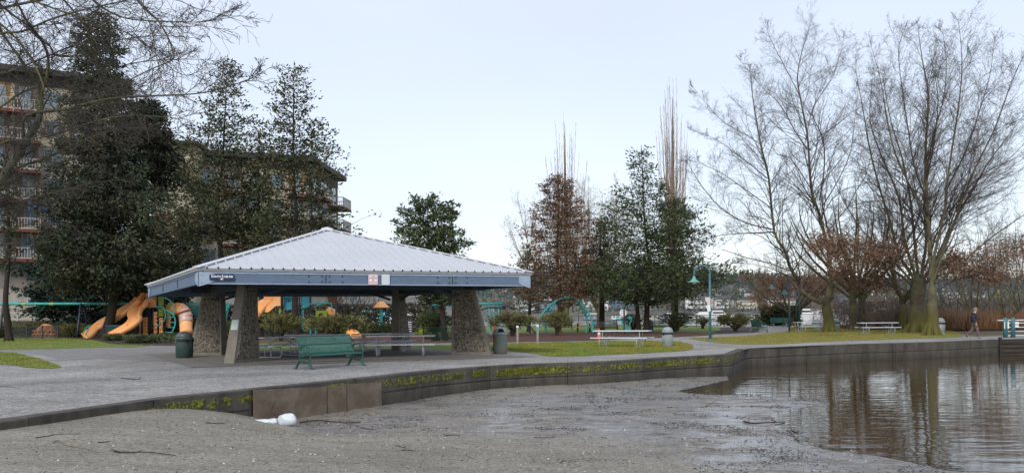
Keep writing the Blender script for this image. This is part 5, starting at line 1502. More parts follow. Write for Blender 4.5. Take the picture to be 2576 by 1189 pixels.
# reeds on the bank
def reeds(name, label, x0, x1, y0, y1, h, n, mat, seed, wd=.035):
    nr = np.random.default_rng(seed)
    X = nr.uniform(x0, x1, n); Y = nr.uniform(y0, y1, n)
    h_ = h * nr.uniform(.5, 1.1, n) * (.8 + .5 * fbm(X * .8, Y * .8, 3, seed))
    D_ = np.stack([nr.normal(0, .22, n), nr.normal(0, .22, n), np.ones(n)], 1)
    P = np.stack([X, Y, h_ * .5], 1)
    o = cards(name, P, D_, h_, np.full(n, wd), mat, None, nr)
    return tag(o, kind='stuff')
REED = M('dry_reed', S(150, 108, 72), S(96, 70, 52), scale=.5, rough=.9, c3=S(120, 96, 74), s3=.2)
reeds('reed_bed', '', 33, 52, 66, 72, 1.9, 22000, REED, 1)
reeds('reed_bed', '', 29.5, 38, 72, 77, 2.0, 9000, M('grey_reed', S(124, 108, 94), S(82, 70, 62), scale=.6, rough=.9), 2)
# dense twiggy thicket mass behind the reeds
def thicket(x0, x1, y0, y1, h, n, seed, mat):
    nr = np.random.default_rng(seed); X = nr.uniform(x0, x1, n); Y = nr.uniform(y0, y1, n); z = h * nr.uniform(0, 1, n) ** .8 * (.75 + .6 * (fbm(X * .35, Y * .35, 3, seed) + .3))
    D_ = nr.normal(size=(n, 3)); D_[:, 2] = np.abs(D_[:, 2]) + .3
    o = cards('thicket', np.stack([X, Y, z], 1), D_, nr.uniform(.5, 1.3, n), np.full(n, .03), mat, None, nr)
    return tag(o, kind='stuff')
thicket(29, 56, 74, 82, 2.9, 13000, 3, bpy.data.materials['thicket_twig'])
thicket(29, 40, 80, 86, 2.8, 6000, 4, TWIGP)

# ---------------- grass blades on the lawns in view
def in_poly(px_, py_, poly):
    c = np.zeros(len(px_), bool); n = len(poly)
    for i in range(n):
        x1, y1 = poly[i]; x2, y2 = poly[(i + 1) % n]
        if y1 == y2: continue
        m_ = ((y1 > py_) != (y2 > py_)) & (px_ < (x2 - x1) * (py_ - y1) / (y2 - y1) + x1)
        c ^= m_
    return c
def grass(poly_px, n, mat, seed, h=.055):
    poly = px(poly_px); nr = np.random.default_rng(seed)
    a = np.array(poly); x0, y0 = a.min(0); x1, y1 = a.max(0)
    X = nr.uniform(x0, x1, n); Y = nr.uniform(y0, y1, n); k = in_poly(X, Y, poly)
    X, Y = X[k], Y[k]; m_ = len(X)
    h_ = h * nr.uniform(.5, 1.6, m_) * (1 + 1.4 * fbm(X * 1.5, Y * 1.5, 3, seed))
    D_ = np.stack([nr.normal(0, .5, m_), nr.normal(0, .5, m_), np.ones(m_)], 1)
    o = cards('grass', np.stack([X, Y, h_ * .45 + .01], 1), D_, h_, np.full(m_, .022), mat, None, nr)
    return tag(o, kind='stuff')
GB = M('grass_blade', S(128, 142, 62), S(82, 100, 42), scale=1.2, rough=.9, c3=S(140, 132, 60), s3=.5)
GBD = M('grass_blade_dry', S(158, 138, 72), S(112, 104, 52), scale=1.2, rough=.9, c3=S(118, 126, 48), s3=.4)
grass([(-60, 837), (0, 837), (110, 846), (230, 855), (281, 865), (371, 869), (330, 873), (128, 877.5), (0, 879), (-60, 879)], 90000, GB, 1)
grass([(-30, 884), (0, 886), (46, 889), (102, 904), (156, 923), (77, 925), (0, 916), (-30, 913)], 40000, GB, 2, .04)
grass([(1170, 866), (1350, 863), (1504, 859), (1640, 860), (1640, 887), (1490, 894), (1389, 896), (1346, 889), (1280, 883), (1180, 884)], 80000, GB, 3)
grass([(1600, 857), (1705, 860), (1738, 866), (1743, 873), (1730, 881), (1619, 888), (1500, 892), (1620, 872)], 40000, GBD, 4)
grass([(1733, 851), (1867, 845.4), (1934, 839), (1988, 832), (1992, 822), (2200, 819), (2367, 824), (2424, 845.5), (2321, 850.7), (2091, 858.3), (1979, 864), (1867, 866), (1778, 858.5)], 150000, GBD, 5)
# ================================================================== playground
ORG = M('orange_plastic', S(254, 184, 116), S(246, 164, 92), scale=1.5, rough=.45, c3=S(250, 186, 128), s3=.8)
ORGD = M('orange_plastic_deep', S(206, 112, 50), S(176, 88, 36), scale=1.5, rough=.5)
TEAL = M('teal_paint', S(66, 178, 174), S(44, 150, 150), scale=2, rough=.4)
TEALB = M('teal_panel', S(44, 160, 178), S(30, 136, 156), scale=1.2, rough=.45)
NAVY = M('navy_post', S(44, 50, 66), S(30, 34, 48), scale=2, rough=.5)
LIME = M('lime_plastic', S(158, 178, 52), S(132, 152, 36), scale=1.5, rough=.45)
PALE = M('pale_tube', S(214, 190, 180), S(190, 164, 152), scale=2, rough=.4)
def ground_thing(name, label, cat, u, Y):
    p = Vector((ray(u, 790)[0] * Y / FOC, Y, 0)); return thing(name, label, cat, tuple(p)), p

# swing set at left
t, p = ground_thing('swing_frame', 'long teal topped swing frame with navy posts across the left lawn edge', 'swing frame', 190, 70)
mb = MB(); mb.tube([Q(-190, 764, 70), Q(204, 763.5, 70), Q(380, 763.5, 70)], .10, 12); mb.build('top_beam', TEAL, t, smooth=True, world=True)
for (u, w_) in ((-180, 0), (10, 0), (204, 0), (385, 0)):
    mb = MB(); a = Q(u, 765, 70)
    for dy in (-1, 1):
        mb.tube(spline([a, a + Vector((.1, dy * .3, -.25)), Vector((a.x + .12, a.y + dy * .95, 0))], 3), .095, 10)
    mb.build('post', NAVY, t, smooth=True, world=True)
for u in (60, 130, 262, 330):
    mb = MB(); a = Q(u, 764, 70); mb.tube([a - Vector((.16, 0, 0)), a + Vector((.16, 0, 0))], .12, 10); mb.build('hanger_collar', M('collar_brass', S(170, 176, 110), S(140, 150, 90)), t, world=True)

def slide(parent, L_, R_, wall=.32, mat=ORG, thick=.05, name='slide_chute', nn=5):
    """double sided chute between two edge polylines, with raised walls"""
    A = spline(L_, nn); B = spline(R_, nn); n = min(len(A), len(B)); A = A[:n]; B = B[:n]
    mb = MB(); cols = []
    for i in range(n):
        a, b = A[i], B[i]
        tdir = ((A[min(i + 1, n - 1)] + B[min(i + 1, n - 1)]) - (A[max(i - 1, 0)] + B[max(i - 1, 0)])).normalized()
        x = (b - a).normalized(); up = x.cross(tdir).normalized()
        if up.z < 0: up = -up
        prof_ = [a + up * wall, a + up * wall * .35 + x * .03, a + x * .12 - up * .02, a.lerp(b, .5) - up * .10, b - x * .12 - up * .02, b + up * wall * .35 - x * .03, b + up * wall,
                 b + up * wall + x * .06, b - up * .14 + x * .04, a.lerp(b, .5) - up * .2, a - up * .14 - x * .04, a + up * wall - x * .06]
        cols.append(prof_)
    k = len(cols[0]); vs = [q for c in cols for q in c]; fs = []
    for i in range(n - 1):
        for j in range(k):
            jj = (j + 1) % k; fs.append((i * k + j, i * k + jj, (i + 1) * k + jj, (i + 1) * k + j))
    fs.append(tuple(range(k))); fs.append(tuple(reversed(range((n - 1) * k, n * k))))
    mb._add(vs, fs)
    return mb.build(name, mat, parent, smooth=True, world=True)
def Z1(x, y, Y=67.0): return Q(182.5 + x * .1407, 707 + y * .1407, Y)
t, p = ground_thing('play_structure', 'tall play structure with two wavy orange slides, lime panels and an orange tube slide', 'play structure', 420, 68)
slide(t, [Z1(1215, 340, 68.2), Z1(1190, 420, 67.9), Z1(1105, 480, 67.5), Z1(1030, 580, 67.2), Z1(1040, 690, 66.9), Z1(965, 790, 66.5), Z1(800, 890, 66.1), Z1(655, 965, 65.8)],
      [Z1(1335, 345, 67.2), Z1(1310, 420, 66.9), Z1(1235, 500, 66.6), Z1(1205, 590, 66.3), Z1(1215, 680, 66.0), Z1(1100, 800, 65.6), Z1(960, 880, 65.3), Z1(740, 985, 65.0)], .22)
slide(t, [Z1(1160, 300, 68.6), Z1(1090, 390, 68.6), Z1(900, 510, 68.6), Z1(740, 620, 68.6), Z1(600, 690, 68.4), Z1(470, 765, 68.2), Z1(320, 890, 67.8), Z1(180, 985, 67.4)],
      [Z1(1200, 350, 67.6), Z1(1110, 440, 67.6), Z1(930, 590, 67.6), Z1(770, 700, 67.6), Z1(640, 780, 67.4), Z1(460, 860, 67.2), Z1(380, 950, 66.8), Z1(290, 1020, 66.4)], .25)
# hood and side panel
mb = MB()
hood = [Z1(1220, 205, 68), Z1(1340, 205, 68), Z1(1352, 350, 68), Z1(1325, 350, 68), Z1(1310, 270, 68), Z1(1280, 245, 68), Z1(1245, 265, 68), Z1(1215, 345, 68), Z1(1195, 345, 68)]
mb.prism(hood, (0, -.1, 0), (0, .5, 0)); mb.build('slide_hood', ORG, t, world=True)
mb = MB(); mb.prism([Z1(1380, 290, 67.8), Z1(1475, 280, 67.8), Z1(1475, 460, 67.8), Z1(1400, 470, 67.8), Z1(1330, 470, 67.8), Z1(1345, 350, 67.8)], (0, 0, 0), (0, .25, 0)); mb.build('side_panel', ORG, t, world=True)
mb = MB(); mb.prism([Z1(1190, 250, 68.4), Z1(1222, 230, 68.4), Z1(1215, 380, 68.4), Z1(1100, 380, 68.4), Z1(1140, 300, 68.4)], (0, 0, 0), (0, .3, 0)); mb.build('side_panel', ORG, t, world=True)
for x, y0, Y in ((1500, 240, 68.3), (1650, 270, 68.3), (1790, 260, 69.4), (1215, 170, 69.2), (1240, 560, 67.2), (1375, 500, 69.5), (1650, 300, 70.5), (2020, 330, 70.5)):
    mb = MB(); a = Z1(x, y0, Y); mb.tube([Vector((a.x, a.y, 0)), a], .075, 8); mb.sphere(tuple(a), .1, 8, 6); mb.build('post', NAVY, t, world=True)
for pts in ([(1530, 262), (1620, 262), (1615, 440), (1535, 440)], [(1530, 482), (1630, 482), (1625, 620), (1540, 630)], [(1705, 380), (1758, 378), (1758, 630), (1700, 610)]):
    mb = MB(); mb.prism([Z1(x, y, 67.9) for x, y in pts], (0, 0, 0), (0, .12, 0))
    x0, x1 = pts[0][0], pts[1][0]
    for k in range(1, 5):
        xx = x0 + (x1 - x0) * k / 5; mb.beam(Z1(xx, pts[0][1] + 14, 67.86), Z1(xx, pts[2][1] - 18, 67.86), .03, .06)
    mb.build('lime_panel', LIME, t, world=True)
# climbing walls: holed sheets
def holed(parent, x0, x1, y0, y1, Y, f=Z1, mat=ORG, nx_=3, ny_=6, name='climbing_wall', seed=1):
    rr = random.Random(seed); mb = MB()
    xs_ = [x0 + (x1 - x0) * i / (nx_ * 2) for i in range(nx_ * 2 + 1)]; ys_ = [y0 + (y1 - y0) * i / (ny_ * 2) for i in range(ny_ * 2 + 1)]
    for j in range(ny_ * 2):
        for i in range(nx_ * 2):
            if i % 2 == 1 and j % 2 == 1 and rr.random() < .85 and i < nx_ * 2: continue
            a, b, c, d = f(xs_[i], ys_[j], Y), f(xs_[i + 1], ys_[j], Y), f(xs_[i + 1], ys_[j + 1], Y), f(xs_[i], ys_[j + 1], Y)
            mb.prism([a, b, c, d], (0, -.001 * ((i + j) % 3), 0), (0, .1, 0))
    return mb.build(name, mat, parent, world=True)
holed(t, 1255, 1340, 645, 975, 67.4, seed=1); holed(t, 1185, 1225, 690, 975, 67.7, seed=2, nx_=1)
holed(t, 1450, 1512, 550, 940, 67.7, seed=3, nx_=2); holed(t, 1550, 1615, 650, 930, 67.8, seed=4, nx_=2); holed(t, 1675, 1752, 560, 820, 68.6, seed=5, nx_=2); holed(t, 1660, 1702, 415, 540, 68.9, seed=6, nx_=1, ny_=3)
for k, arc in enumerate(([(1625, 300), (1680, 305), (1760, 365), (1805, 440), (1815, 520), (1812, 610)], [(1660, 510), (1740, 550), (1805, 610), (1838, 700), (1825, 810), (1770, 915), (1700, 985)],
            [(1480, 460), (1560, 462), (1620, 470), (1655, 540), (1662, 620), (1640, 700), (1560, 770)], [(1495, 790), (1560, 790)])):
    mb = MB(); mb.tube(spline([Z1(x, y, 67.0 + .12 * k) for x, y in arc], 5), .055, 8); mb.build('teal_arc', TEAL, t, smooth=True, world=True)
for (x0, x1, y) in ((1690, 1818, 640), (1735, 1838, 735), (1710, 1825, 825), (1665, 1790, 910), (1690, 1760, 560)):
    mb = MB(); mb.tube([Z1(x0, y, 67.2), Z1(x1, y, 67.12)], .035, 6); mb.build('rung', TEAL, t, world=True)
tp_ = spline([Z1(1815, 500, 68.4), Z1(1920, 500, 67.9), Z1(1985, 545, 67.4)], 4)
mb = MB(); mb.tube(tp_, .50, 16); mb.build('tube_slide', ORG, t, smooth=True, world=True)
mb = MB(); mb.tube(spline([Z1(1985, 545, 67.4), Z1(2020, 620, 67.1), Z1(2030, 740, 66.9)], 4), .49, 16)
mb.build('tube_slide_clear_part', PALE, t, smooth=True, world=True)
for (x, y) in ((1985, 545), (2022, 640), (2030, 740)):
    mb = MB(); c = Z1(x, y, 67.1); d = Vector((.3, 0, -.9)).normalized(); mb.tube([c - d * .05, c + d * .05], .55, 16); mb.build('tube_collar', ORGD, t, smooth=True, world=True)
mb = MB(); mb.tube(spline([Z1(2030, 740, 66.9), Z1(2028, 830, 66.7), Z1(2035, 940, 66.3)], 4), .46, 16); mb.build('tube_slide', ORG, t, smooth=True, world=True)
mb = MB(); mb.prism([Z1(2030, 380, 69.6), Z1(2600, 395, 69.6), Z1(2600, 405, 69.6), Z1(2030, 395, 69.6)], (0, 0, 0), (0, .08, 0))
mb.prism([Z1(2030, 560, 69.6), Z1(2600, 690, 69.6), Z1(2600, 705, 69.6), Z1(2030, 575, 69.6)], (0, 0, 0), (0, .08, 0))
for k in range(26):
    x = 2035 + k * 22.4; mb.beam(Z1(x, 385, 69.65), Z1(x, 565 + (x - 2030) * .23, 69.65), .05, .04)
mb.build('bridge_rail', TEAL, t, world=True)
mb = MB(); mb.tube(spline([Z1(2830, 385, 69), Z1(2760, 500, 69), Z1(2700, 640, 69), Z1(2690, 800, 69)], 4), .09, 8); mb.build('teal_arc', TEAL, t, smooth=True, world=True)
mb = MB(); mb.prism([Z1(2600, 400, 69.8), Z1(2800, 385, 69.8), Z1(2740, 700, 69.8), Z1(2600, 700, 69.8)], (0, .2, 0), (0, .28, 0)); mb.build('teal_panel', M('teal_slats', S(60, 160, 160), S(28, 90, 92), scale=9, rough=.5, stretch=(4, 1, .1), contrast=.06), t, world=True)
# low slatted teal fence behind the slides
def slat_fence(name, label, u0, v0, u1, v1, Y, mat, h, n, cat='fence', post=NAVY):
    a = Q(u0, v0, Y); b = Q(u1, v1, Y); a.z = b.z = 0
    t = thing(name, label, cat, tuple(a))
    mb = MB()
    for z in (h, .15): mb.beam(a + Vector((0, 0, z)), b + Vector((0, 0, z)), .05, .06)
    for k in range(n + 1):
        q = a.lerp(b, k / n); mb.beam(q + Vector((0, 0, .12)), q + Vector((0, 0, h)), .045, .03)
    mb.build('slat_panel', mat, t, world=True)
    for k in range(0, 4):
        q = a.lerp(b, k / 3); mb = MB(); mb.beam(q, q + Vector((0, 0, h + .08)), .09, .09); mb.build('post', post, t, world=True)
    return t
slat_fence('low_fence', 'low dark teal slatted fence behind the wavy orange slides', 268, 840, 348, 840, 66.5, M('fence_teal', S(60, 112, 110), S(36, 78, 78)), .95, 30)
slat_fence('low_fence', 'low dark slatted fence between shrubs at far left', 28, 840, 146, 840, 66, M('fence_dark', S(46, 56, 54), S(30, 36, 36)), .95, 40)
slat_fence('low_fence', 'low teal picket fence behind the juniper nearest the pier', 660, 840, 738, 840, 64, M('fence_teal2', S(44, 92, 92), S(28, 62, 64)), 1.0, 28)
slat_fence('low_fence', 'white picket fence seen through the shelter behind the lime seat', 1048, 830, 1120, 830, 96, WHITE, 1.3, 12)
t, p = ground_thing('climbing_dome', 'small orange slotted play dome behind the dark slatted fence', 'play dome', 111, 69)
mb = MB()
for k in range(14):
    x = -1 + 2 * (k + .5) / 14; h_ = 1.05 * math.sqrt(max(0, 1 - x * x)) + .05
    mb.tube([(x * .86, -.0, .0), (x * .86, -.25, h_ * .7), (x * .86, .25, h_), (x * .86, .7, 0)], .042, 6)
mb.tube([(-.88, -.2, .3), (.88, -.2, .3)], .03, 6); mb.tube([(-.8, -.26, .6), (.8, -.26, .6)], .03, 6)
mb.build('dome_ribs', M('orange_pale', S(236, 170, 130), S(220, 146, 104)), t)
t, p = ground_thing('grab_loop', 'small teal handle loop beside the end of the left slide', 'handrail', 222, 67.4)
for dx in (0, .9):
    mb = MB(); mb.tube(spline([Z1(180, 930, 67) + Vector((dx, 0, 0)), Z1(225, 860, 67) + Vector((dx, 0, 0)), Z1(275, 800, 67) + Vector((dx, 0, 0)), Z1(298, 812, 67) + Vector((dx, 0, 0)), Z1(270, 880, 67) + Vector((dx, 0, 0)), Z1(235, 960, 67) + Vector((dx, 0, 0))], 4), .045, 6)
    mb.build('loop', TEAL, t, smooth=True, world=True)
    break

# middle play structure seen through the shelter
def Z2(x, y, Y=62.0): return Q(646.3 + x * .1033, 729.9 + y * .1033, Y)
t, p = ground_thing('play_structure', 'play structure with teal panels and curved orange slide seen through the shelter', 'play structure', 740, 63)
slide(t, [Z2(240, 20, 62.6), Z2(240, 150, 62.6), Z2(225, 240, 62.6), Z2(110, 300, 62.6), Z2(10, 370, 62.4), Z2(-80, 480, 62.2), Z2(-200, 640, 62)],
      [Z2(450, 20, 61.8), Z2(440, 150, 61.8), Z2(380, 260, 61.8), Z2(270, 330, 61.8), Z2(150, 480, 61.6), Z2(60, 600, 61.4), Z2(-60, 720, 61.2)], .2)
mb = MB(); mb.prism([Z2(440, 0, 61.7), Z2(575, 0, 61.7), Z2(572, 370, 61.7), Z2(450, 380, 61.7), Z2(350, 470, 61.7), Z2(280, 530, 61.7), Z2(150, 530, 61.7), Z2(270, 345, 61.7), Z2(380, 262, 61.7)], (0, 0, 0), (0, .12, 0)); mb.build('slide_side', ORG, t, world=True)
for pts, nm in (([(640, -60), (880, -60), (900, 480), (655, 450)], 'teal_panel'), ([(1050, -60), (1290, -60), (1285, 400), (1080, 440)], 'teal_panel')):
    mb = MB(); mb.prism([Z2(x, y, 62.4) for x, y in pts], (0, 0, 0), (0, .14, 0)); mb.build(nm, TEALB, t, world=True)
# dark paw like print on the first panel
mb = MB()
for (x, y, r_) in ((720, 200, 30), (770, 165, 24), (830, 190, 28), (775, 225, 34), (720, 270, 16), (765, 268, 16), (810, 262, 16), (850, 240, 18)):
    c = Z2(x, y, 62.36); mb.tube([c, c + Vector((0, -.02, 0))], r_ * .0029, 8)
mb.build('panel_print', M('print_dark', S(16, 84, 96), S(12, 70, 82)), t, world=True)
for x, y0 in ((610, -80), (1030, -80), (1300, -60), (1720, 430)):
    mb = MB(); a = Z2(x, y0, 62.2); mb.tube([Vector((a.x, a.y, 0)), a], .07, 8); mb.build('post', NAVY, t, world=True)
for arc in ([(1080, 440), (1200, 365), (1320, 330), (1500, 312), (1700, 314), (1800, 318), (1822, 420), (1835, 520)], [(1400, 410), (1480, 370), (1600, 335)]):
    mb = MB(); mb.tube(spline([Z2(x, y, 61.8) for x, y in arc], 4), .045, 8); mb.build('teal_arc', TEAL, t, smooth=True, world=True)
mb = MB(); mb.prism([Z2(1430, 490, 62), Z2(1700, 490, 62), Z2(1700, 640, 62), Z2(1640, 640, 62), Z2(1620, 580, 62), Z2(1560, 545, 62), Z2(1500, 580, 62), Z2(1480, 640, 62), Z2(1430, 640, 62)], (0, 0, 0), (0, .1, 0)); mb.build('lime_panel', LIME, t, world=True)
mb = MB(); mb.prism([Z2(1150, 770, 62), Z2(1225, 790, 62), Z2(1225, 925, 62), Z2(1140, 860, 62)], (0, 0, 0), (0, .1, 0)); mb.build('lime_panel', LIME, t, world=True)
mb = MB(); mb.prism([Z2(290, 560, 62.6), Z2(360, 480, 62.6), Z2(420, 560, 62.6), Z2(430, 640, 62.6), Z2(300, 650, 62.6)], (0, 0, 0), (0, .1, 0)); mb.build('lime_panel', LIME, t, world=True)
mb = MB(); mb.prism([Z2(530, 430, 62.1), Z2(590, 430, 62.1), Z2(595, 640, 62.1), Z2(540, 620, 62.1)], (0, 0, 0), (0, .1, 0)); mb.build('lime_panel', LIME, t, world=True)
mb = MB(); mb.tube(spline([Z2(1740, 500, 62.4), Z2(1800, 520, 62.3), Z2(1850, 560, 62.2), Z2(1900, 640, 62)], 4), .3, 12); mb.build('tube_slide', ORG, t, smooth=True, world=True)
mb = MB(); mb.box(tuple(Z2(1380, 915, 62)), (.75, .6, .06)); mb.box(tuple(Z2(1320, 985, 62)), (.08, .5, .4)); mb.box(tuple(Z2(1440, 985, 62)), (.08, .5, .4)); mb.build('teal_bench', TEAL, t, world=True)
mb = MB(); mb.box(tuple(Z2(760, 830, 63)), (1.3, 1.2, .5)); mb.build('deck', NAVY, t, world=True)
mb = MB(); mb.box(tuple(Z2(1120, 620, 62.6)), (.14, .14, 1.9)); mb.build('teal_leg', TEAL, t, world=True)
t, p = ground_thing('shade_post', 'slim navy post standing between the teal arc and small bare tree', 'post', 845.5, 60)
mb = MB(); mb.tube([(0, 0, 0), (0, 0, 3.9)], .075, 10); mb.build('post', NAVY, t); mb = MB(); mb.lathe([(.16, 0), (.14, .04), (.09, .06)], n=12); mb.build('foot_plate', NAVY, t)
t, p = ground_thing('ride_on_toy', 'orange boulder shaped play toy beyond the table tops', 'play toy', 889, 60)
mb = MB(); rr = random.Random(4)
mb.sphere((0, 0, .28), .52, 12, 8, (1, .7, .55)); mb.V = [v + Vector((rr.uniform(-.05, .05), rr.uniform(-.05, .05), rr.uniform(-.05, .05) - (v.x * .28))) for v in mb.V]; mb.build('toy_body', ORG, t)
mb = MB(); mb.tube([(-.3, -.2, .5), (-.1, -.3, .68), (.15, -.2, .5)], .04, 6); mb.build('toy_handle', ORGD, t)
t, p = ground_thing('orange_cone_post', 'teal post with an orange cone roof seen left of the rear pier', 'play post', 959, 68)
mb = MB(); mb.tube([(0, 0, 0), (0, 0, 2.2)], .115, 10); mb.build('post', TEAL, t)
mb = MB(); mb.lathe([(.62, 0), (.6, .06), (.2, .48), (.03, .5)], (0, 0, 2.15), 8); mb.build('cone_roof', ORG, t)
for dx in (-.5, .5):
    mb = MB(); mb.tube([(dx, .4, 0), (dx, .4, 2.1)], .05, 6); mb.build('side_post', NAVY, t)
t, p = ground_thing('information_board', 'navy board with small white windows right of the rear pier', 'information board', 1029, 62)
mb = MB(); mb.box((0, 0, .75), (.52, .06, 1.15)); mb.build('board', NAVY, t)
mb = MB()
for j in range(5):
    mb.box((-.06, -.035, .42 + j * .16), (.2, .012, .07))
    mb.box((.12, -.035, .42 + j * .16), (.08, .012, .07))
mb.build('board_marks', WHITE, t)
mb = MB(); mb.tube([(-.33, 0, 0), (-.33, 0, 1.9)], .06, 8); mb.build('post', NAVY, t)
t, p = ground_thing('play_rocker', 'rounded lime green play rocker beyond the shelter tables', 'play rocker', 1061, 62)
mb = MB(); mb.lathe([(.1, .0), (.14, .12), (.3, .2), (.34, .5), (.30, .75), (.2, .80)], n=12, sy=.6); mb.V = [v + Vector((v.z * .18, 0, 0)) for v in mb.V]; mb.build('seat_shell', M('olive_lime', S(132, 142, 40), S(104, 112, 28)), t, smooth=True)
mb = MB(); mb.tube([(0, 0, -.0), (0, 0, .15)], .1, 8); mb.build('spring', NAVY, t)
t, p = ground_thing('swing_frame', 'teal swing frame with dark curved ends either side of the right pier', 'swing frame', 1180, 74)
mb = MB(); mb.tube([Q(1086, 766, 74), Q(1264, 763, 74)], .085, 10); mb.build('top_beam', TEAL, t, smooth=True, world=True)
for (u0, v0, u1) in ((1262, 764, 1286), (1262, 764, 1254), (1088, 767, 1070), (1088, 767, 1096)):
    mb = MB(); a = Q(u0, v0, 74); b = Q(u1, 838, 74 + (1 if u1 > u0 else -1)); b.z = 0; mid = a.lerp(b, .35) + Vector(((b.x - a.x) * .25, 0, .1)); mb.tube(spline([a, mid, b], 4), .08, 8); mb.build('post', NAVY, t, smooth=True, world=True)
t, p = ground_thing('monkey_bars', 'teal legged climbing frame with orange brown steps just right of the shelter', 'climbing frame', 1240, 68)
def Z3(x, y, Y=68): return Q((1600 + x * .143) * .7603, (950 + y * .143) * .7603, Y)
for x, y0 in ((120, 480), (350, 480), (230, 500), (145, 640), (375, 800)):
    mb = MB(); a = Z3(x, y0, 68 + (x % 3) * .5); b = Z3(x + 35, 1070, 68); mb.tube([a, Vector((b.x, b.y, 0))], .055, 8); mb.build('leg', TEAL, t, world=True)
for k in range(6):
    mb = MB(); y = 830 + k * 45; mb.beam(Z3(175, y, 68), Z3(335, y - 8, 68), .12, .1); mb.build('step', M('step_timber', S(150, 96, 64), S(110, 70, 48)) if k == 0 else bpy.data.materials['step_timber'], t, world=True)
mb = MB(); mb.tube(spline([Z3(-60, 520, 68), Z3(100, 470, 68), Z3(300, 465, 68), Z3(480, 500, 68)], 4), .07, 8); mb.tube(spline([Z3(400, 430, 68.5), Z3(560, 440, 68.5), Z3(760, 520, 68.5)], 4), .07, 8); mb.build('arched_rail', NAVY, t, smooth=True, world=True)
for k in range(5):
    mb = MB(); x = 40 + k * 85; mb.tube([Z3(x, 405, 68), Z3(x + 22, 445, 68), Z3(x + 44, 405, 68)], .035, 6); mb.build('hand_grip', TEAL, t, world=True)
# slide legs dark under first juniper
t, p = ground_thing('spider_climber', 'low dark legged climber behind the open juniper by the swing frame', 'climber', 1335, 69)
for (x0, x1) in ((730, 600), (1000, 1080), (1090, 1200), (850, 760)):
    mb = MB(); mb.tube(spline([Z3(900, 870, 69), Z3((900 + x1) / 2, 880, 69), Z3(x1, 1060, 69)], 4), .06, 6); mb.build('leg', NAVY, t, smooth=True, world=True)
mb = MB(); mb.sphere(tuple(Z3(710, 930, 69.3)), .3, 10, 6, (1, .6, .9)); mb.build('grey_hold', M('hold_grey', S(150, 164, 168), S(120, 132, 138)), t, smooth=True, world=True)
# arch climber
t, p = ground_thing('arch_climber', 'double teal arch climber standing on the mulch', 'arch climber', 1425, 70)
A1 = [(1356, 838), (1356, 815), (1361, 796), (1370, 782), (1383, 769), (1394, 760), (1406, 753), (1420, 748.5), (1435, 747.5), (1448, 751), (1459, 757), (1470, 768), (1480, 784), (1488, 803), (1491.5, 820), (1491, 838)]
A2 = [(1373, 838), (1374, 815), (1377, 797), (1384, 781), (1392, 768), (1401, 759), (1411, 753.5), (1420, 751.5), (1435, 751.5), (1447, 756), (1456, 763), (1465, 776), (1472, 791), (1477, 806), (1477, 822), (1474.5, 838)]
for arc, Y in ((A1, 69.6), (A2, 71.2)):
    mb = MB(); mb.tube(spline([Q(u, v, Y) for u, v in arc], 3), .075, 8); mb.build('arch', TEAL, t, smooth=True, world=True)
for k in (1, 3, 5, 7, 8, 10, 12, 14):
    mb = MB(); mb.tube([Q(*A1[k], 69.6), Q(*A2[k], 71.2)], .045, 6); mb.build('rung', TEAL, t, world=True)
# orange table
t, p = ground_thing('picnic_table', 'small orange topped table with dark legs right of the arch climber', 'picnic table', 1468, 73)
mb = MB(); mb.box((0, 0, .76), (1.4, .7, .05), bev=.01); mb.build('tabletop', M('orange_plank', S(214, 158, 92), S(190, 132, 70)), t)
for sx in (-.75, .35):
    mb = MB(); mb.box((sx + .2, -.62, .45), (.75, .28, .05)); mb.build('seat', bpy.data.materials['orange_plank'], t)
for sx in (-.5, .5):
    mb = MB(); mb.beam((sx, -.3, .0), (sx, .0, .74), .1, .08); mb.beam((sx, .3, .0), (sx, .0, .74), .1, .08); mb.box((sx, -.3, .4), (.07, .7, .06)); mb.build('leg', BLACKM, t)
# exercise thing and round sign
t, p = ground_thing('round_sign', 'round white sign seen from behind on a slim black post', 'sign', 1570, 66)
mb = MB(); mb.tube([(0, 0, 0), (0, 0, 1.98)], .05, 8); mb.build('post', BLACKM, t)
mb = MB(); mb.tube([(-.06, .06, 1.6), (-.06, .085, 1.6)], .28, 20); mb.build('disc', WHITE, t)
t, p = ground_thing('spring_rider', 'small teal play rider beside the round white sign', 'play rider', 1570, 67)
mb = MB(); mb.prism([(-.2, 0, 1.05), (.1, 0, 1.0), (.2, 0, .3), (.0, 0, .25), (-.12, 0, .6)], (0, -.08, 0), (0, .08, 0)); mb.build('body', TEAL, t)
mb = MB(); mb.tube(spline([(-.75, 0, 1.05), (-.5, 0, 1.12), (-.2, 0, 1.05)], 3), .05, 6); mb.build('handle', TEAL, t)
mb = MB(); mb.tube(spline([(.2, 0, 1.2), (.6, 0, 1.15), (.4, 0, .7), (.5, 0, .35), (.2, 0, .28)], 3), .04, 6); mb.sphere((.45, 0, 1.18), .16, 8, 6); mb.build('head_ring', TEAL, t)

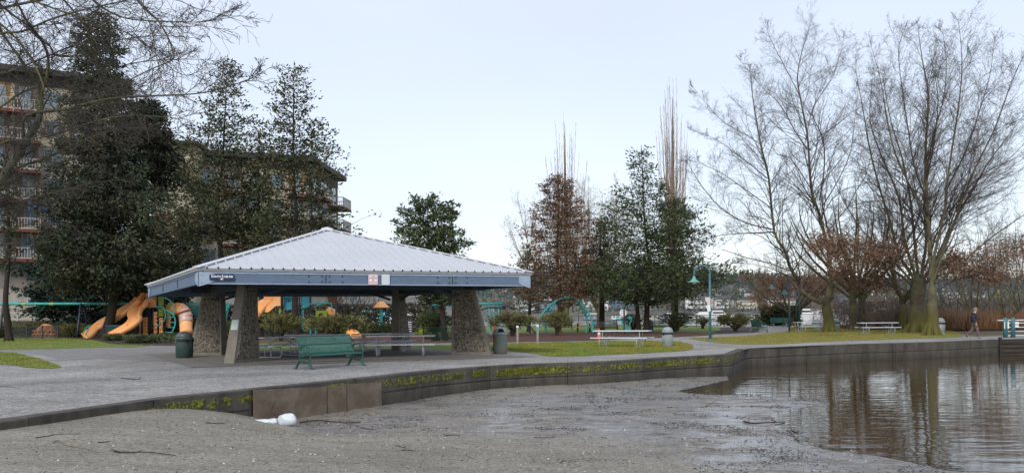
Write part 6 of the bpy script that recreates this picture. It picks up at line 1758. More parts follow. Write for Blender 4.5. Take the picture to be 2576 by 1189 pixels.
# cone, stakes
t, p = tree_root('traffic_cone', 'orange traffic cone with a white band behind the left end of the lone table', 1507, 853, cat='traffic cone')
OC = M('cone_orange', S(232, 96, 64), S(216, 80, 50), rough=.5)
mb = MB(); mb.box((0, 0, .015), (.36, .36, .03)); mb.build('base', OC, t)
mb = MB(); mb.lathe([(.14, .03), (.10, .25)], n=14); mb.lathe([(.068, .42), (.03, .66)], n=14); mb.build('cone', OC, t, smooth=True)
mb = MB(); mb.lathe([(.10, .25), (.068, .42)], n=14); mb.build('reflective_band', WHITE, t, smooth=True)
for k, (u, v, h_) in enumerate([(1302, 868, .98), (1352.5, 867.5, 1.02)]):
    t, p = tree_root('marker_stake', ['grey wooden stake on the grass nearest the shelter bin', 'grey wooden stake on the grass in front of the arch climber'][k], u, v, cat='stake')
    mb = MB(); mb.box((0, 0, h_ / 2), (.10, .07, h_)); mb.build('stake', M('weathered_stake', S(158, 154, 146), S(122, 118, 110), scale=6, rough=.9), t)
    mb = MB(); mb.box((0, 0, h_ - .05), (.12, .09, .10)); mb.build('painted_tip', WHITE, t)

# ================================================================== sea wall boards and beach litter
BOARD = M('weathered_board', S(138, 124, 108), S(70, 64, 58), scale=2.4, rough=.9, bump=.3, bscale=18, stretch=(1, 1, 1.4), contrast=.3, c3=S(96, 82, 68), s3=1.6)
def board(label, u0, u1, top0, top1, zb0, zb1, off):
    a = G(u0, wall_at(u0)); b = G(u1, wall_at(u1))
    d = (b - a).normalized(); n = Vector((d.y, -d.x, 0))
    t = thing('plywood_board', label, 'board', tuple(a))
    # tops given in pixels converted to heights at the wall
    def zof(u, v, P): 
        x, z = ray(u, v); return EYE + z * P.y / FOC
    za, zb_ = zof(u0, top0, a), zof(u1, top1, b)
    mb = MB(); mb.prism([a + Vector((0, 0, zb0)), b + Vector((0, 0, zb1)), b + Vector((0, 0, zb_)), a + Vector((0, 0, za))], n * (off + .03), n * off)
    mb.build('sheet', BOARD, t, world=True)
    mb = MB()
    for (tt, zz) in ((.06, .1), (.94, .1), (.06, .5), (.94, .5)):
        q = a.lerp(b, tt) + Vector((0, 0, za + (zb_ - za) * tt - zz)); mb.tube([q + n * (off + .028), q + n * (off + .04)], .02, 6)
    return t
board('large stained plywood sheet on the sea wall above the white bag', 632, 815, 979.5, 971.5, -.84, -.88, .05)
board('narrow stained plywood sheet in the middle of the three wall boards', 818, 866, 971, 966.5, -.88, -.88, .045)
board('right hand stained plywood sheet on the sea wall, its top edge stepping up', 868, 953, 966, 960.5, -.88, -.86, .055)
mb = MB(); 
for u in (631, 955):
    a = G(u, wall_at(u)); 
t = thing('wall_batten', 'dark upright batten at the left edge of the wall boards', 'batten', tuple(G(630, wall_at(630))))
a = G(629.5, wall_at(629.5)); mb = MB(); mb.box((0, 0, -.42), (.07, .14, .84)); mb.build('batten', M('dark_batten', S(40, 36, 32), S(26, 24, 22)), t)

def bz(x, y): return float(beach_z(np.array([x]), np.array([y]))[0])
def beach_pt(u, v):
    """walk down the camera ray to the beach surface"""
    lo, hi = 4.0, 60.0
    x, z = ray(u, v)
    for _ in range(40):
        m_ = (lo + hi) / 2
        if EYE + z * m_ / FOC > bz(x * m_ / FOC, m_): lo = m_
        else: hi = m_
    m_ = (lo + hi) / 2; return Vector((x * m_ / FOC, m_, bz(x * m_ / FOC, m_)))
STICK = M('dead_stick', S(62, 54, 46), S(36, 32, 28), scale=8, rough=.9)
STICKP = M('pale_stick', S(136, 124, 104), S(96, 86, 70), scale=8, rough=.9)
def stick(label, pts, r, mat=STICK, seed=1, twigs=2):
    rr = random.Random(seed)
    P = [beach_pt(u, v) + Vector((0, 0, r * .9 + rr.uniform(0, r))) for u, v in pts]
    t = thing('stick', label, 'stick', tuple(P[0])); mb = MB(); mb.tube(spline(P, 3), [r * (1 - .5 * i / (3 * (len(P) - 1))) for i in range(3 * (len(P) - 1) + 1)], 6)
    for k in range(twigs):
        i = rr.randrange(0, len(P) - 1); q = P[i].lerp(P[i + 1], .5); mb.tube([q, q + Vector((rr.uniform(-.12, .12), rr.uniform(-.08, .12), rr.uniform(.01, .06)))], r * .45, 5)
    mb.build('stick', mat, t, world=True)
stick('long thin dark stick lying across the near gravel at lower left', [(287, 1136), (320, 1140), (370, 1139), (441, 1146)], .010, seed=1)
stick('pale curved twig on the gravel, tail curling toward lower left', [(133, 1115), (145, 1109), (165, 1119), (200, 1126), (222, 1130), (244, 1139)], .008, STICKP, 2)
stick('thin grey twig on the gravel above the pale curved one', [(90, 1101), (120, 1097), (150, 1092), (200, 1092)], .007, STICK, 3)
stick('short dark stick on the gravel right of the grey twigs', [(247, 1113), (262, 1112), (277, 1110)], .008, seed=4, twigs=0)
stick('short dark stick on the gravel left of the white bag', [(518, 1064), (540, 1066), (568, 1065)], .010, seed=5, twigs=0)
stick('long pale and dark branch lying right of the white bag', [(755, 1066), (800, 1060), (850, 1064), (908, 1063)], .020, STICK, 6)
stick('forked black stick at the edge of the muddy water', [(1872, 1062), (1890, 1066), (1930, 1066), (1975, 1062)], .022, STICK, 7, 3)
stick('thin stick lying flat on the gravel near the middle', [(1010, 1132), (1030, 1133), (1046, 1134)], .007, seed=8, twigs=0)
stick('dark bent stick below the moss patch on the gravel', [(905, 1076), (925, 1079), (948, 1081)], .008, seed=9)
stick('short stick lying near the brown puddle', [(1120, 1096), (1140, 1094), (1158, 1096)], .008, seed=10)
stick('short dark twig on the open gravel nearer the camera', [(995, 1120), (1010, 1124), (1023, 1128)], .007, seed=11)
stick('thin long twig at the edge of the wet mud in the middle', [(1343, 1100), (1380, 1101), (1398, 1099)], .007, seed=12)
stick('pale branched driftwood twig on the mud near the water', [(1775, 1021), (1790, 1015), (1800, 1010)], .012, STICKP, 13)
# stick on the promenade
t = thing('stick', 'dark bent twig lying on the paved promenade at left', 'stick', tuple(G(304, 951))); mb = MB(); mb.tube(spline([G(304, 951) + Vector((0, 0, .01)), G(330, 953) + Vector((0, 0, .012)), G(348, 954) + Vector((0, 0, .012)), G(353, 951) + Vector((0, 0, .03))], 3), .009, 6); mb.build('stick', STICK, t, world=True)

# white bag
BAG = M('white_plastic', S(226, 232, 236), S(188, 200, 208), scale=5, rough=.35, bump=.9, bscale=18)
c = beach_pt(722, 1068); t = thing('plastic_bag', 'white plastic bag full of air lying against the wall boards', 'plastic bag', tuple(c)); nr = random.Random(8)
mb = MB(); mb.sphere((0, 0, .10), .22, 20, 12, (1, .75, .62))
mb.V = [v + Vector((noise_ := math.sin(v.x * 21 + v.y * 13) * .018, math.sin(v.z * 25 + v.x * 9) * .015, math.sin(v.x * 17 - v.y * 19) * .015)) for v in mb.V]; mb.build('bag_body', BAG, t, smooth=True)
mb = MB(); P_ = []; 
rows = []
for i in range(9):
    x = -.18 - .55 * i / 8; w_ = .13 * (1 - .35 * i / 8) + .03 * math.sin(i * 2.1)
    rows.append([Vector((x + .02 * math.sin(j * 3 + i), w_ * math.cos(2 * PI * j / 10), .07 + .07 * (1 - .5 * i / 8) * math.sin(2 * PI * j / 10) + .018 * math.sin(i * 2.3 + j * 1.9))) for j in range(10)])
vs = [q for r_ in rows for q in r_]; fs = [(i * 10 + j, i * 10 + (j + 1) % 10, (i + 1) * 10 + (j + 1) % 10, (i + 1) * 10 + j) for i in range(8) for j in range(10)] + [tuple(range(10)), tuple(reversed(range(80, 90)))]
mb._add(vs, fs); mb.build('bag_neck', BAG, t, smooth=True)
c = beach_pt(668, 1050); t = thing('plastic_scrap', 'crumpled white plastic scrap left of the bag', 'litter', tuple(c)); mb = MB()
g_ = [[Vector((.42 * (i / 6 - .5), .26 * (j / 4 - .5), .05 + .05 * math.sin(i * 1.9 + j) + .04 * math.sin(j * 2.7 + i * .6))) for j in range(5)] for i in range(7)]
vs = [q for r_ in g_ for q in r_]; mb._add(vs, [(i * 5 + j, (i + 1) * 5 + j, (i + 1) * 5 + j + 1, i * 5 + j + 1) for i in range(6) for j in range(4)]); mb.build('scrap', BAG, t, smooth=True)
# twig sticking up through the bag
t = thing('stick', 'bare twig standing up out of the litter beside the white bag', 'stick', tuple(beach_pt(690, 1062))); mb = MB()
bY = beach_pt(690, 1062).y - .15
mb.tube(spline([Q(740, 1064, bY), Q(715, 1052, bY), Q(700, 1044, bY), Q(684, 1037, bY), Q(686, 1022, bY), Q(693, 1008, bY)], 3), .008, 5); mb.tube([Q(700, 1044, bY), Q(672, 1040, bY), Q(655, 1046, bY)], .005, 5); mb.tube([Q(715, 1052, bY), Q(722, 1062, bY), Q(735, 1068, bY)], .007, 5); mb.build('twig', STICK, t, world=True)
# brown leaves and small debris
nr = np.random.default_rng(12)
def litter(name, regions, mat, size, seed, flat_=.25, wd=.5):
    nr = np.random.default_rng(seed); X = []; Y = []
    for (x0, x1, y0, y1, n, nz) in regions:
        x = nr.uniform(x0, x1, n); y = nr.uniform(y0, y1, n)
        k = fbm(x * .9, y * 1.3, 4, seed) > nz
        X.append(x[k]); Y.append(y[k])
    X = np.concatenate(X); Y = np.concatenate(Y); Z = beach_z(X, Y)
    ok = (Z > -.81) & (Z < -.12); X, Y, Z = X[ok], Y[ok], Z[ok]
    D_ = np.stack([nr.normal(size=len(X)), nr.normal(size=len(X)), nr.normal(0, flat_, len(X))], 1)
    o = cards(name, np.stack([X, Y, Z + size * .12 + .004], 1), D_, nr.uniform(.5, 1.6, len(X)) * size, nr.uniform(.5, 1.3, len(X)) * size * wd, mat, None, nr)
    return tag(o, kind='stuff')
litter('mud_debris', [(-3, 9, 17, 31, 26000, .09), (0, 9, 12, 22, 14000, .1), (4, 12, 11, 15, 5000, 0.07)], M('wet_debris', S(44, 38, 36), S(24, 21, 20), scale=6, rough=.35), .042, 21, .2, .3)
litter('mud_debris', [(2, 11, 20, 34, 9000, .1)], M('wet_debris_dark', S(36, 32, 32), S(20, 18, 18), scale=6, rough=.3), .08, 22, .3, .2)
litter('leaf_litter', [(-6.6, -4.6, 15.6, 19.5, 260, .02), (-2.5, 1.0, 19.5, 27, 260, .08), (-5, -2.5, 18, 21.5, 200, .05)], M('fallen_leaf', S(112, 84, 62), S(72, 54, 42), scale=9, rough=.8), .06, 23, .3, .6)
litter('pale_shell_chips', [(-6, 6, 8.5, 20, 1600, -.3)], M('shell_chip', S(206, 202, 190), S(168, 164, 150), scale=9, rough=.7), .028, 24, .2, .7)
litter('gravel_chips', [(-7, 9, 8, 17, 3000, -.1)], M('dark_gravel_chip', S(84, 80, 72), S(56, 53, 48), scale=9, rough=.8), .024, 25, .4, .8)
litter('small_twigs', [(-6, 8, 8.5, 20, 380, -.1)], STICK, .14, 26, .06, .05)
# moss tufts on the wall
def moss():
    nr = np.random.default_rng(33); P_ = []; D_ = []
    tot = L[-1]
    s_ = nr.uniform(9, tot, 42000); 
    for s in s_:
        p, n = at_len(float(s))
        if p.x > 9.0 or p.y < 16.3: continue
        q = math.sin(s * .9) * .5 + math.sin(s * 2.3 + 1) * .35 + math.sin(s * 5.1) * .2
        if p.x > 4: q -= .45
        if -5.2 < p.x < -1.2 : q -= .35
        z0 = -.12 - .17 * nr.random() ** 1.2 - .04 * math.sin(s * 3)
        fn = float(fbm(np.array([s * 1.3]), np.array([z0 * 6]), 3, 7)[0])
        if q + fn * 2.4 < .05 + 1.2 * abs(z0 + .18) * 2: continue
        P_.append(tuple(p + n * .035 + Vector((0, 0, z0)))); D_.append((n.x * .7 + nr.normal() * .4, n.y * .7 + nr.normal() * .4, -.7 + nr.normal() * .5))
    P_ = np.array(P_); D_ = np.array(D_)
    o = cards('wall_moss', P_, D_, nr.uniform(.03, .08, len(P_)), nr.uniform(.015, .035, len(P_)), M('moss', S(134, 138, 36), S(62, 66, 20), scale=5, rough=.95, contrast=.25, c3=S(84, 86, 24), s3=1.5), None, nr)
    tag(o, kind='stuff')
moss()

# ================================================================== dock at the right edge
TIMB = M('dock_timber', S(70, 62, 54), S(38, 34, 30), scale=3, rough=.9, bump=.5, stretch=(.3, .3, 4))
P0 = WL[-1].copy(); P1 = Vector((60, P0.y + 2.0, 0))
dd = (P1 - P0).normalized(); nn = Vector((dd.y, -dd.x, 0))
t = thing('timber_bulkhead', 'dark timber bulkhead of stacked beams under the dock rail at the right edge', 'bulkhead', tuple(P0))
for k in range(4):
    mb = MB(); z = -.13 - k * .235; mb.beam(P0 + dd * .12 + nn * (.04 - .03 * (k % 2)) + Vector((0, 0, z)), P0 + dd * 30 + nn * (.04 - .03 * (k % 2)) + Vector((0, 0, z)), .2, .2); mb.build('beam', TIMB, t, world=True)
mb = MB(); mb.box(tuple(P0 + nn * .06 + dd * .05 + Vector((0, 0, -.5))), (.14, .14, 1.2)); mb.build('end_post', BLACKM, t, world=True)
t = thing('dock_railing', 'white dock railing on thick teal bollard posts with two paper notices', 'railing', tuple(G(2521, 848)))
RW = M('rail_white', S(206, 212, 210), S(180, 188, 188), rough=.5)
Yd = 49.7; a = Q(2510, 805, Yd); b = a + dd * 20; 
mb = MB(); mb.beam(a, b, .16, .06); mb.build('top_rail', RW, t, world=True)
for z in (.82, .58, .36, .12):
    mb = MB(); q = Vector((a.x + .5, a.y, z)); mb.beam(q, q + dd * 19, .03, .045); mb.build('rail', RW, t, world=True)
for k, u in enumerate((2521.3, 2543.5)):
    mb = MB(); c = G(u, 848); c = Vector((c.x, Yd, 0)); mb.lathe([(.125, 0), (.125, 1.05), (.11, 1.09), (.05, 1.11)], tuple(c), 16); mb.build('post', LPM, t, smooth=True, world=True)
for k in range(1, 6):
    mb = MB(); c = a + dd * (1.25 + 1.6 * k); mb.box((c.x, c.y, .5), (.05, .05, 1.0)); mb.build('baluster', RW, t, world=True)
for (u0, u1, v0, v1) in ((2526.5, 2538.5, 808, 826), (2549, 2563, 809, 815), (2549, 2563, 817, 823)):
    mb = MB(); mb.prism([Q(u0, v1, Yd - .1), Q(u1, v1, Yd - .1), Q(u1, v0, Yd - .1), Q(u0, v0, Yd - .1)], (0, 0, 0), (0, .01, 0)); mb.build('paper_notice', WHITE, t, world=True)

# ================================================================== footbridge ramp with rails, lake fence
BRW = M('bridge_timber', S(92, 78, 68), S(56, 48, 42), scale=2, rough=.9)
t, p = ground_thing('footbridge', 'dark timber footbridge ramp with handrail rising behind the oak trunks', 'footbridge', 2290, 80)
pts = [(2130, 822, 88), (2190, 818, 86), (2280, 806, 82), (2420, 806, 80), (2530, 806, 79)]
P_ = [Q(*q) for q in pts]
mb = MB()
for a, b in zip(P_[:-1], P_[1:]): mb.beam(a, b, 1.6, .30)
mb.build('deck', BRW, t, world=True)
mb = MB()
R_ = [Q(2130, 808, 87.2), Q(2190, 797, 85.2), Q(2280, 781, 81.2), Q(2420, 782, 79.2), Q(2530, 782, 78.2)]
for a, b in zip(R_[:-1], R_[1:]): mb.beam(a, b, .08, .09)
mb.build('handrail', M('rail_grey', S(132, 124, 118), S(100, 92, 86)), t, world=True)
for k in range(22):
    f = k / 21 * 3.999; i = int(f); a = R_[i].lerp(R_[i + 1], f - i); b = P_[i].lerp(P_[i + 1], f - i)
    mb = MB(); mb.beam(Vector((a.x, a.y, b.z - .1)), a, .09, .07); mb.build('baluster', bpy.data.materials['rail_grey'], t, world=True)
for k in range(5):
    f = k / 4 * 3.999; i = int(f); b = P_[i].lerp(P_[i + 1], f - i)
    mb = MB(); mb.tube([Vector((b.x, b.y, -1.5)), b], .15, 8); mb.build('pile', BRW, t, world=True)
FB_ = M('fence_black', S(44, 48, 50), S(30, 32, 34), rough=.6)
def rail_fence(label, pts, h=1.25, step=2.6, mat=FB_):
    t = thing('lake_fence', label, 'fence', tuple(pts[0]))
    mb = MB(); mb2 = MB()
    for a, b in zip(pts[:-1], pts[1:]):
        mb.beam(a + Vector((0, 0, h)), b + Vector((0, 0, h)), .05, .05); mb2.beam(a + Vector((0, 0, .14)), b + Vector((0, 0, .14)), .06, .05)
    mb.build('top_rail', mat, t, world=True); mb2.build('bottom_rail', mat, t, world=True)
    Ls = [0]
    for a, b in zip(pts[:-1], pts[1:]): Ls.append(Ls[-1] + (b - a).length)
    s = 0
    while s <= Ls[-1]:
        for i in range(len(pts) - 1):
            if Ls[i] <= s <= Ls[i + 1] + 1e-6:
                q = pts[i].lerp(pts[i + 1], (s - Ls[i]) / (Ls[i + 1] - Ls[i])); break
        mb = MB(); mb.tube([q, q + Vector((0, 0, h))], .035, 6); mb.build('post', mat, t, world=True); s += step
    return t
rail_fence('thin black lake fence running behind the trees to the rhododendron', [Vector((4, 113, 0)), Vector((12, 105, 0)), Vector((20, 95, 0)), Vector((27, 92, 0)), Vector((37, 89, 0)), Vector((44, 88, 0))], 1.3, 3.0)

# ================================================================== person
def skin_person():
    p = G(2467, 851.5); base = Vector((p.x, 48.6, 0))
    t = thing('person', 'person walking right along the promenade in a navy jacket and brown trousers, white collar', 'person', tuple(base), R(-20))
    # local frame: x = walking direction (right), z up ; height 1.68
    J = {}
    def add(name, pos, r): J[name] = (Vector(pos), r)
    add('pelvis', (0, 0, .90), .135); add('spine', (.0, 0, 1.08), .13); add('chest', (.01, 0, 1.27), .15); add('neck', (.045, 0, 1.425), .055); add('head0', (.085, 0, 1.50), .075); add('head1', (.105, 0, 1.59), .085)
    add('hipF', (.02, -.09, .87), .10); add('kneeF', (.17, -.09, .48), .065); add('ankF', (.19, -.09, .08), .042); add('toeF', (.34, -.09, .035), .035)
    add('hipB', (-.02, .09, .87), .10); add('kneeB', (-.06, .09, .47), .065); add('ankB', (-.34, .09, .22), .042); add('toeB', (-.32, .09, .06), .034)
    add('shR', (.0, -.18, 1.36), .06); add('elR', (-.07, -.235, 1.08), .045); add('wrR', (.06, -.24, .86), .03); add('paR', (.09, -.24, .80), .03)
    add('shL', (.0, .18, 1.36), .06); add('elL', (.02, .235, 1.07), .045); add('wrL', (.12, .24, .86), .03); add('paL', (.15, .24, .80), .03)
    E = [('pelvis', 'spine'), ('spine', 'chest'), ('chest', 'neck'), ('neck', 'head0'), ('head0', 'head1'), ('pelvis', 'hipF'), ('hipF', 'kneeF'), ('kneeF', 'ankF'), ('ankF', 'toeF'), ('pelvis', 'hipB'), ('hipB', 'kneeB'), ('kneeB', 'ankB'), ('ankB', 'toeB'),
         ('chest', 'shR'), ('shR', 'elR'), ('elR', 'wrR'), ('wrR', 'paR'), ('chest', 'shL'), ('shL', 'elL'), ('elL', 'wrL'), ('wrL', 'paL')]
    for s_, sy in (('R', -1), ('L', 1)):
        c = J['pa' + s_][0]
        for k, (dx, ln) in enumerate(((-.028, .05), (-.01, .062), (.01, .066), (.028, .058))):
            add(f'f{s_}{k}a', c + Vector((dx, 0, -.035)), .010); add(f'f{s_}{k}b', c + Vector((dx + .008, -.006 * sy, -.035 - ln * .55)), .009); add(f'f{s_}{k}c', c + Vector((dx + .022, -.016 * sy, -.035 - ln)), .007)
            E += [('pa' + s_, f'f{s_}{k}a'), (f'f{s_}{k}a', f'f{s_}{k}b'), (f'f{s_}{k}b', f'f{s_}{k}c')]
        add(f't{s_}a', c + Vector((.035, -.01 * sy, .0)), .011); add(f't{s_}b', c + Vector((.05, -.015 * sy, -.035)), .009); E += [('pa' + s_, f't{s_}a'), (f't{s_}a', f't{s_}b')]
    def skin(names, edges, scale, mat, nm, parent, sub=2, root=None):
        idx = {n: i for i, n in enumerate(names)}
        me = bpy.data.meshes.new(nm); me.from_pydata([tuple(J[n][0]) for n in names], [(idx[a], idx[b]) for a, b in edges], [])
        o = bpy.data.objects.new(nm, me); COL.objects.link(o)
        md = o.modifiers.new('skin', 'SKIN'); md.use_smooth_shade = True
        for i, n in enumerate(names):
            r_ = J[n][1]; sv = me.skin_vertices[0].data[i]
            k = scale.get(n, 1.0) if isinstance(scale, dict) else scale
            sv.radius = (r_ * k, r_ * k * (1.0)); sv.use_root = (n == (root or names[0]))
        m2 = o.modifiers.new('sub', 'SUBSURF'); m2.levels = sub; m2.render_levels = sub
        bpy.context.view_layer.update()
        ev = o.evaluated_get(bpy.context.evaluated_depsgraph_get()); m3 = bpy.data.meshes.new_from_object(ev); m3.name = nm
        bpy.data.objects.remove(o); m3.materials.clear(); m3.materials.append(mat)
        o2 = bpy.data.objects.new(nm, m3); COL.objects.link(o2); o2.parent = parent
        return o2
    SK = M('skin_tone', S(190, 142, 118), S(168, 120, 98), rough=.6)
    body = skin(list(J), E, 1.0, SK, 'body', t, root='pelvis')
    JK = M('navy_jacket', S(34, 42, 62), S(20, 26, 42), scale=6, rough=.8, bump=.5, bscale=14)
    J['jp'] = (Vector((-.01, 0, .80)), .185); J['js'] = (Vector((-.01, 0, 1.08)), .175); J['jc'] = (Vector((.0, 0, 1.28)), .175); J['jn'] = (Vector((.03, 0, 1.40)), .10)
    for s_ in 'RL':
        for a in ('sh', 'el', 'wr'): J['j' + a + s_] = (J[a + s_][0], {'sh': .095, 'el': .075, 'wr': .052}[a])
    skin(['jp', 'js', 'jc', 'jn', 'jshR', 'jelR', 'jwrR', 'jshL', 'jelL', 'jwrL'], [('jp', 'js'), ('js', 'jc'), ('jc', 'jn'), ('jc', 'jshR'), ('jshR', 'jelR'), ('jelR', 'jwrR'), ('jc', 'jshL'), ('jshL', 'jelL'), ('jelL', 'jwrL')], 1.0, JK, 'jacket', t, root='jc')
    TR = M('brown_trousers', S(112, 94, 86), S(78, 64, 60), scale=6, rough=.85)
    for a, r_ in (('pelvis', .12), ('hipF', .115), ('kneeF', .085), ('ankF', .075), ('hipB', .115), ('kneeB', .085), ('ankB', .07)): J['t' + a] = (J[a][0], r_)
    skin(['tpelvis', 'thipF', 'tkneeF', 'tankF', 'thipB', 'tkneeB', 'tankB'], [('tpelvis', 'thipF'), ('thipF', 'tkneeF'), ('tkneeF', 'tankF'), ('tpelvis', 'thipB'), ('thipB', 'tkneeB'), ('tkneeB', 'tankB')], 1.0, TR, 'trousers', t)
    for s_, a, b in (('F', 'ankF', 'toeF'), ('B', 'ankB', 'toeB')):
        J['s0'] = (J[a][0] + Vector((-.03, 0, -.03 if s_ == 'F' else 0)), .05); J['s1'] = (J[b][0] + Vector((.0, 0, .01)), .045)
        skin(['s0', 's1'], [('s0', 's1')], 1.0, M('shoe_' + ('grey' if s_ == 'F' else 'black'), S(90, 100, 100) if s_ == 'F' else S(24, 24, 28), None, rough=.6), 'shoe', t)
    mb = MB(); mb.sphere((.085, 0, 1.625), .10, 14, 10, (1.05, .92, .82)); mb.sphere((.045, 0, 1.57), .085, 12, 8, (.9, .95, 1.0)); mb.build('hair', M('grey_hair', S(150, 138, 124), S(110, 98, 86), scale=30, rough=.9), t, smooth=True)
    mb = MB(); mb.prism([(.185, -.02, 1.56), (.215, 0, 1.545), (.185, .02, 1.56), (.185, 0, 1.60)], (0, 0, 0), (.0, 0, .004))
    mb.build('nose', SK, body)
    mb = MB(); mb.lathe([(.085, 1.385), (.08, 1.45)], (.035, 0, 0), 14, capb=False, capt=False); mb.build('collar', WHITE, t, smooth=True)
skin_person()

# kite caught in the tallest oak
t = thing('torn_kite', 'torn teal green kite caught high in the tallest bare oak', 'kite', tuple(Q(2437, 125, 54)))
mb = MB(); mb.prism([Q(2434, 112, 54), Q(2439, 122, 54), Q(2443, 140, 54), Q(2438, 133, 54), Q(2433, 130, 54)], (0, 0, 0), (0, .02, 0)); mb.build('sail', M('kite_cloth', S(120, 160, 156), S(96, 140, 136), rough=.7), t, world=True)
mb = MB(); mb.tube([Q(2443, 140, 54), Q(2442, 155, 54)], .015, 5); mb.build('tail', M('kite_tail', S(120, 150, 140), S(90, 120, 110)), t, world=True)
# joint between paving slabs at left
JM = M('paving_joint', S(60, 58, 56), S(40, 39, 38), rough=.9)
def joint(pts, w_=.02):
    P = spline([G(u, v) for u, v in pts], 3); A = []; B = []
    for i, p_ in enumerate(P):
        d = (P[min(i + 1, len(P) - 1)] - P[max(i - 1, 0)]).normalized(); n_ = Vector((-d.y, d.x, 0)) * w_ * (.6 + .5 * math.sin(i))
        A.append(p_ + n_ + Vector((0, 0, .005))); B.append(p_ - n_ + Vector((0, 0, .005)))
    mb = MB(); mb.strip(B, A); return tag(mb.build('paving_joint', JM), kind='structure')
joint([(0, 970), (40, 975), (85, 983), (130, 984), (180, 986), (290, 991), (405, 997)], .014)
joint([(125, 977), (150, 974), (185, 970)], .008)
joint([(1462, 895), (1500, 898), (1530, 902)], .012)
joint([(640, 944), (700, 945), (790, 948)], .009)
# ================================================================== apartment building
RENC = M('render_cream', S(178, 168, 146), S(150, 142, 124), scale=1, rough=.9, contrast=.3)
RENG = M('render_grey', S(142, 136, 130), S(118, 112, 108), scale=1, rough=.9)
RENT = M('render_taupe', S(110, 100, 90), S(86, 78, 72), scale=1, rough=.9)
RENO = M('render_ochre', S(150, 112, 66), S(122, 90, 54), scale=1, rough=.9)
EAVE = M('dark_eave', S(66, 62, 60), S(46, 44, 44), rough=.7)
GLS = M('window_glass', S(120, 140, 150), S(60, 76, 88), scale=.35, rough=.08, spec=.8)
FRM = M('window_frame_white', S(184, 180, 172), S(158, 154, 148), rough=.6)
BRED = M('balcony_red', S(120, 68, 60), S(94, 54, 48), rough=.8)
BASEC = M('base_block', S(186, 180, 170), S(150, 146, 138), scale=.8, rough=.9)
GAR = M('garage_grid', S(206, 204, 206), S(176, 176, 182), scale=3, rough=.7)
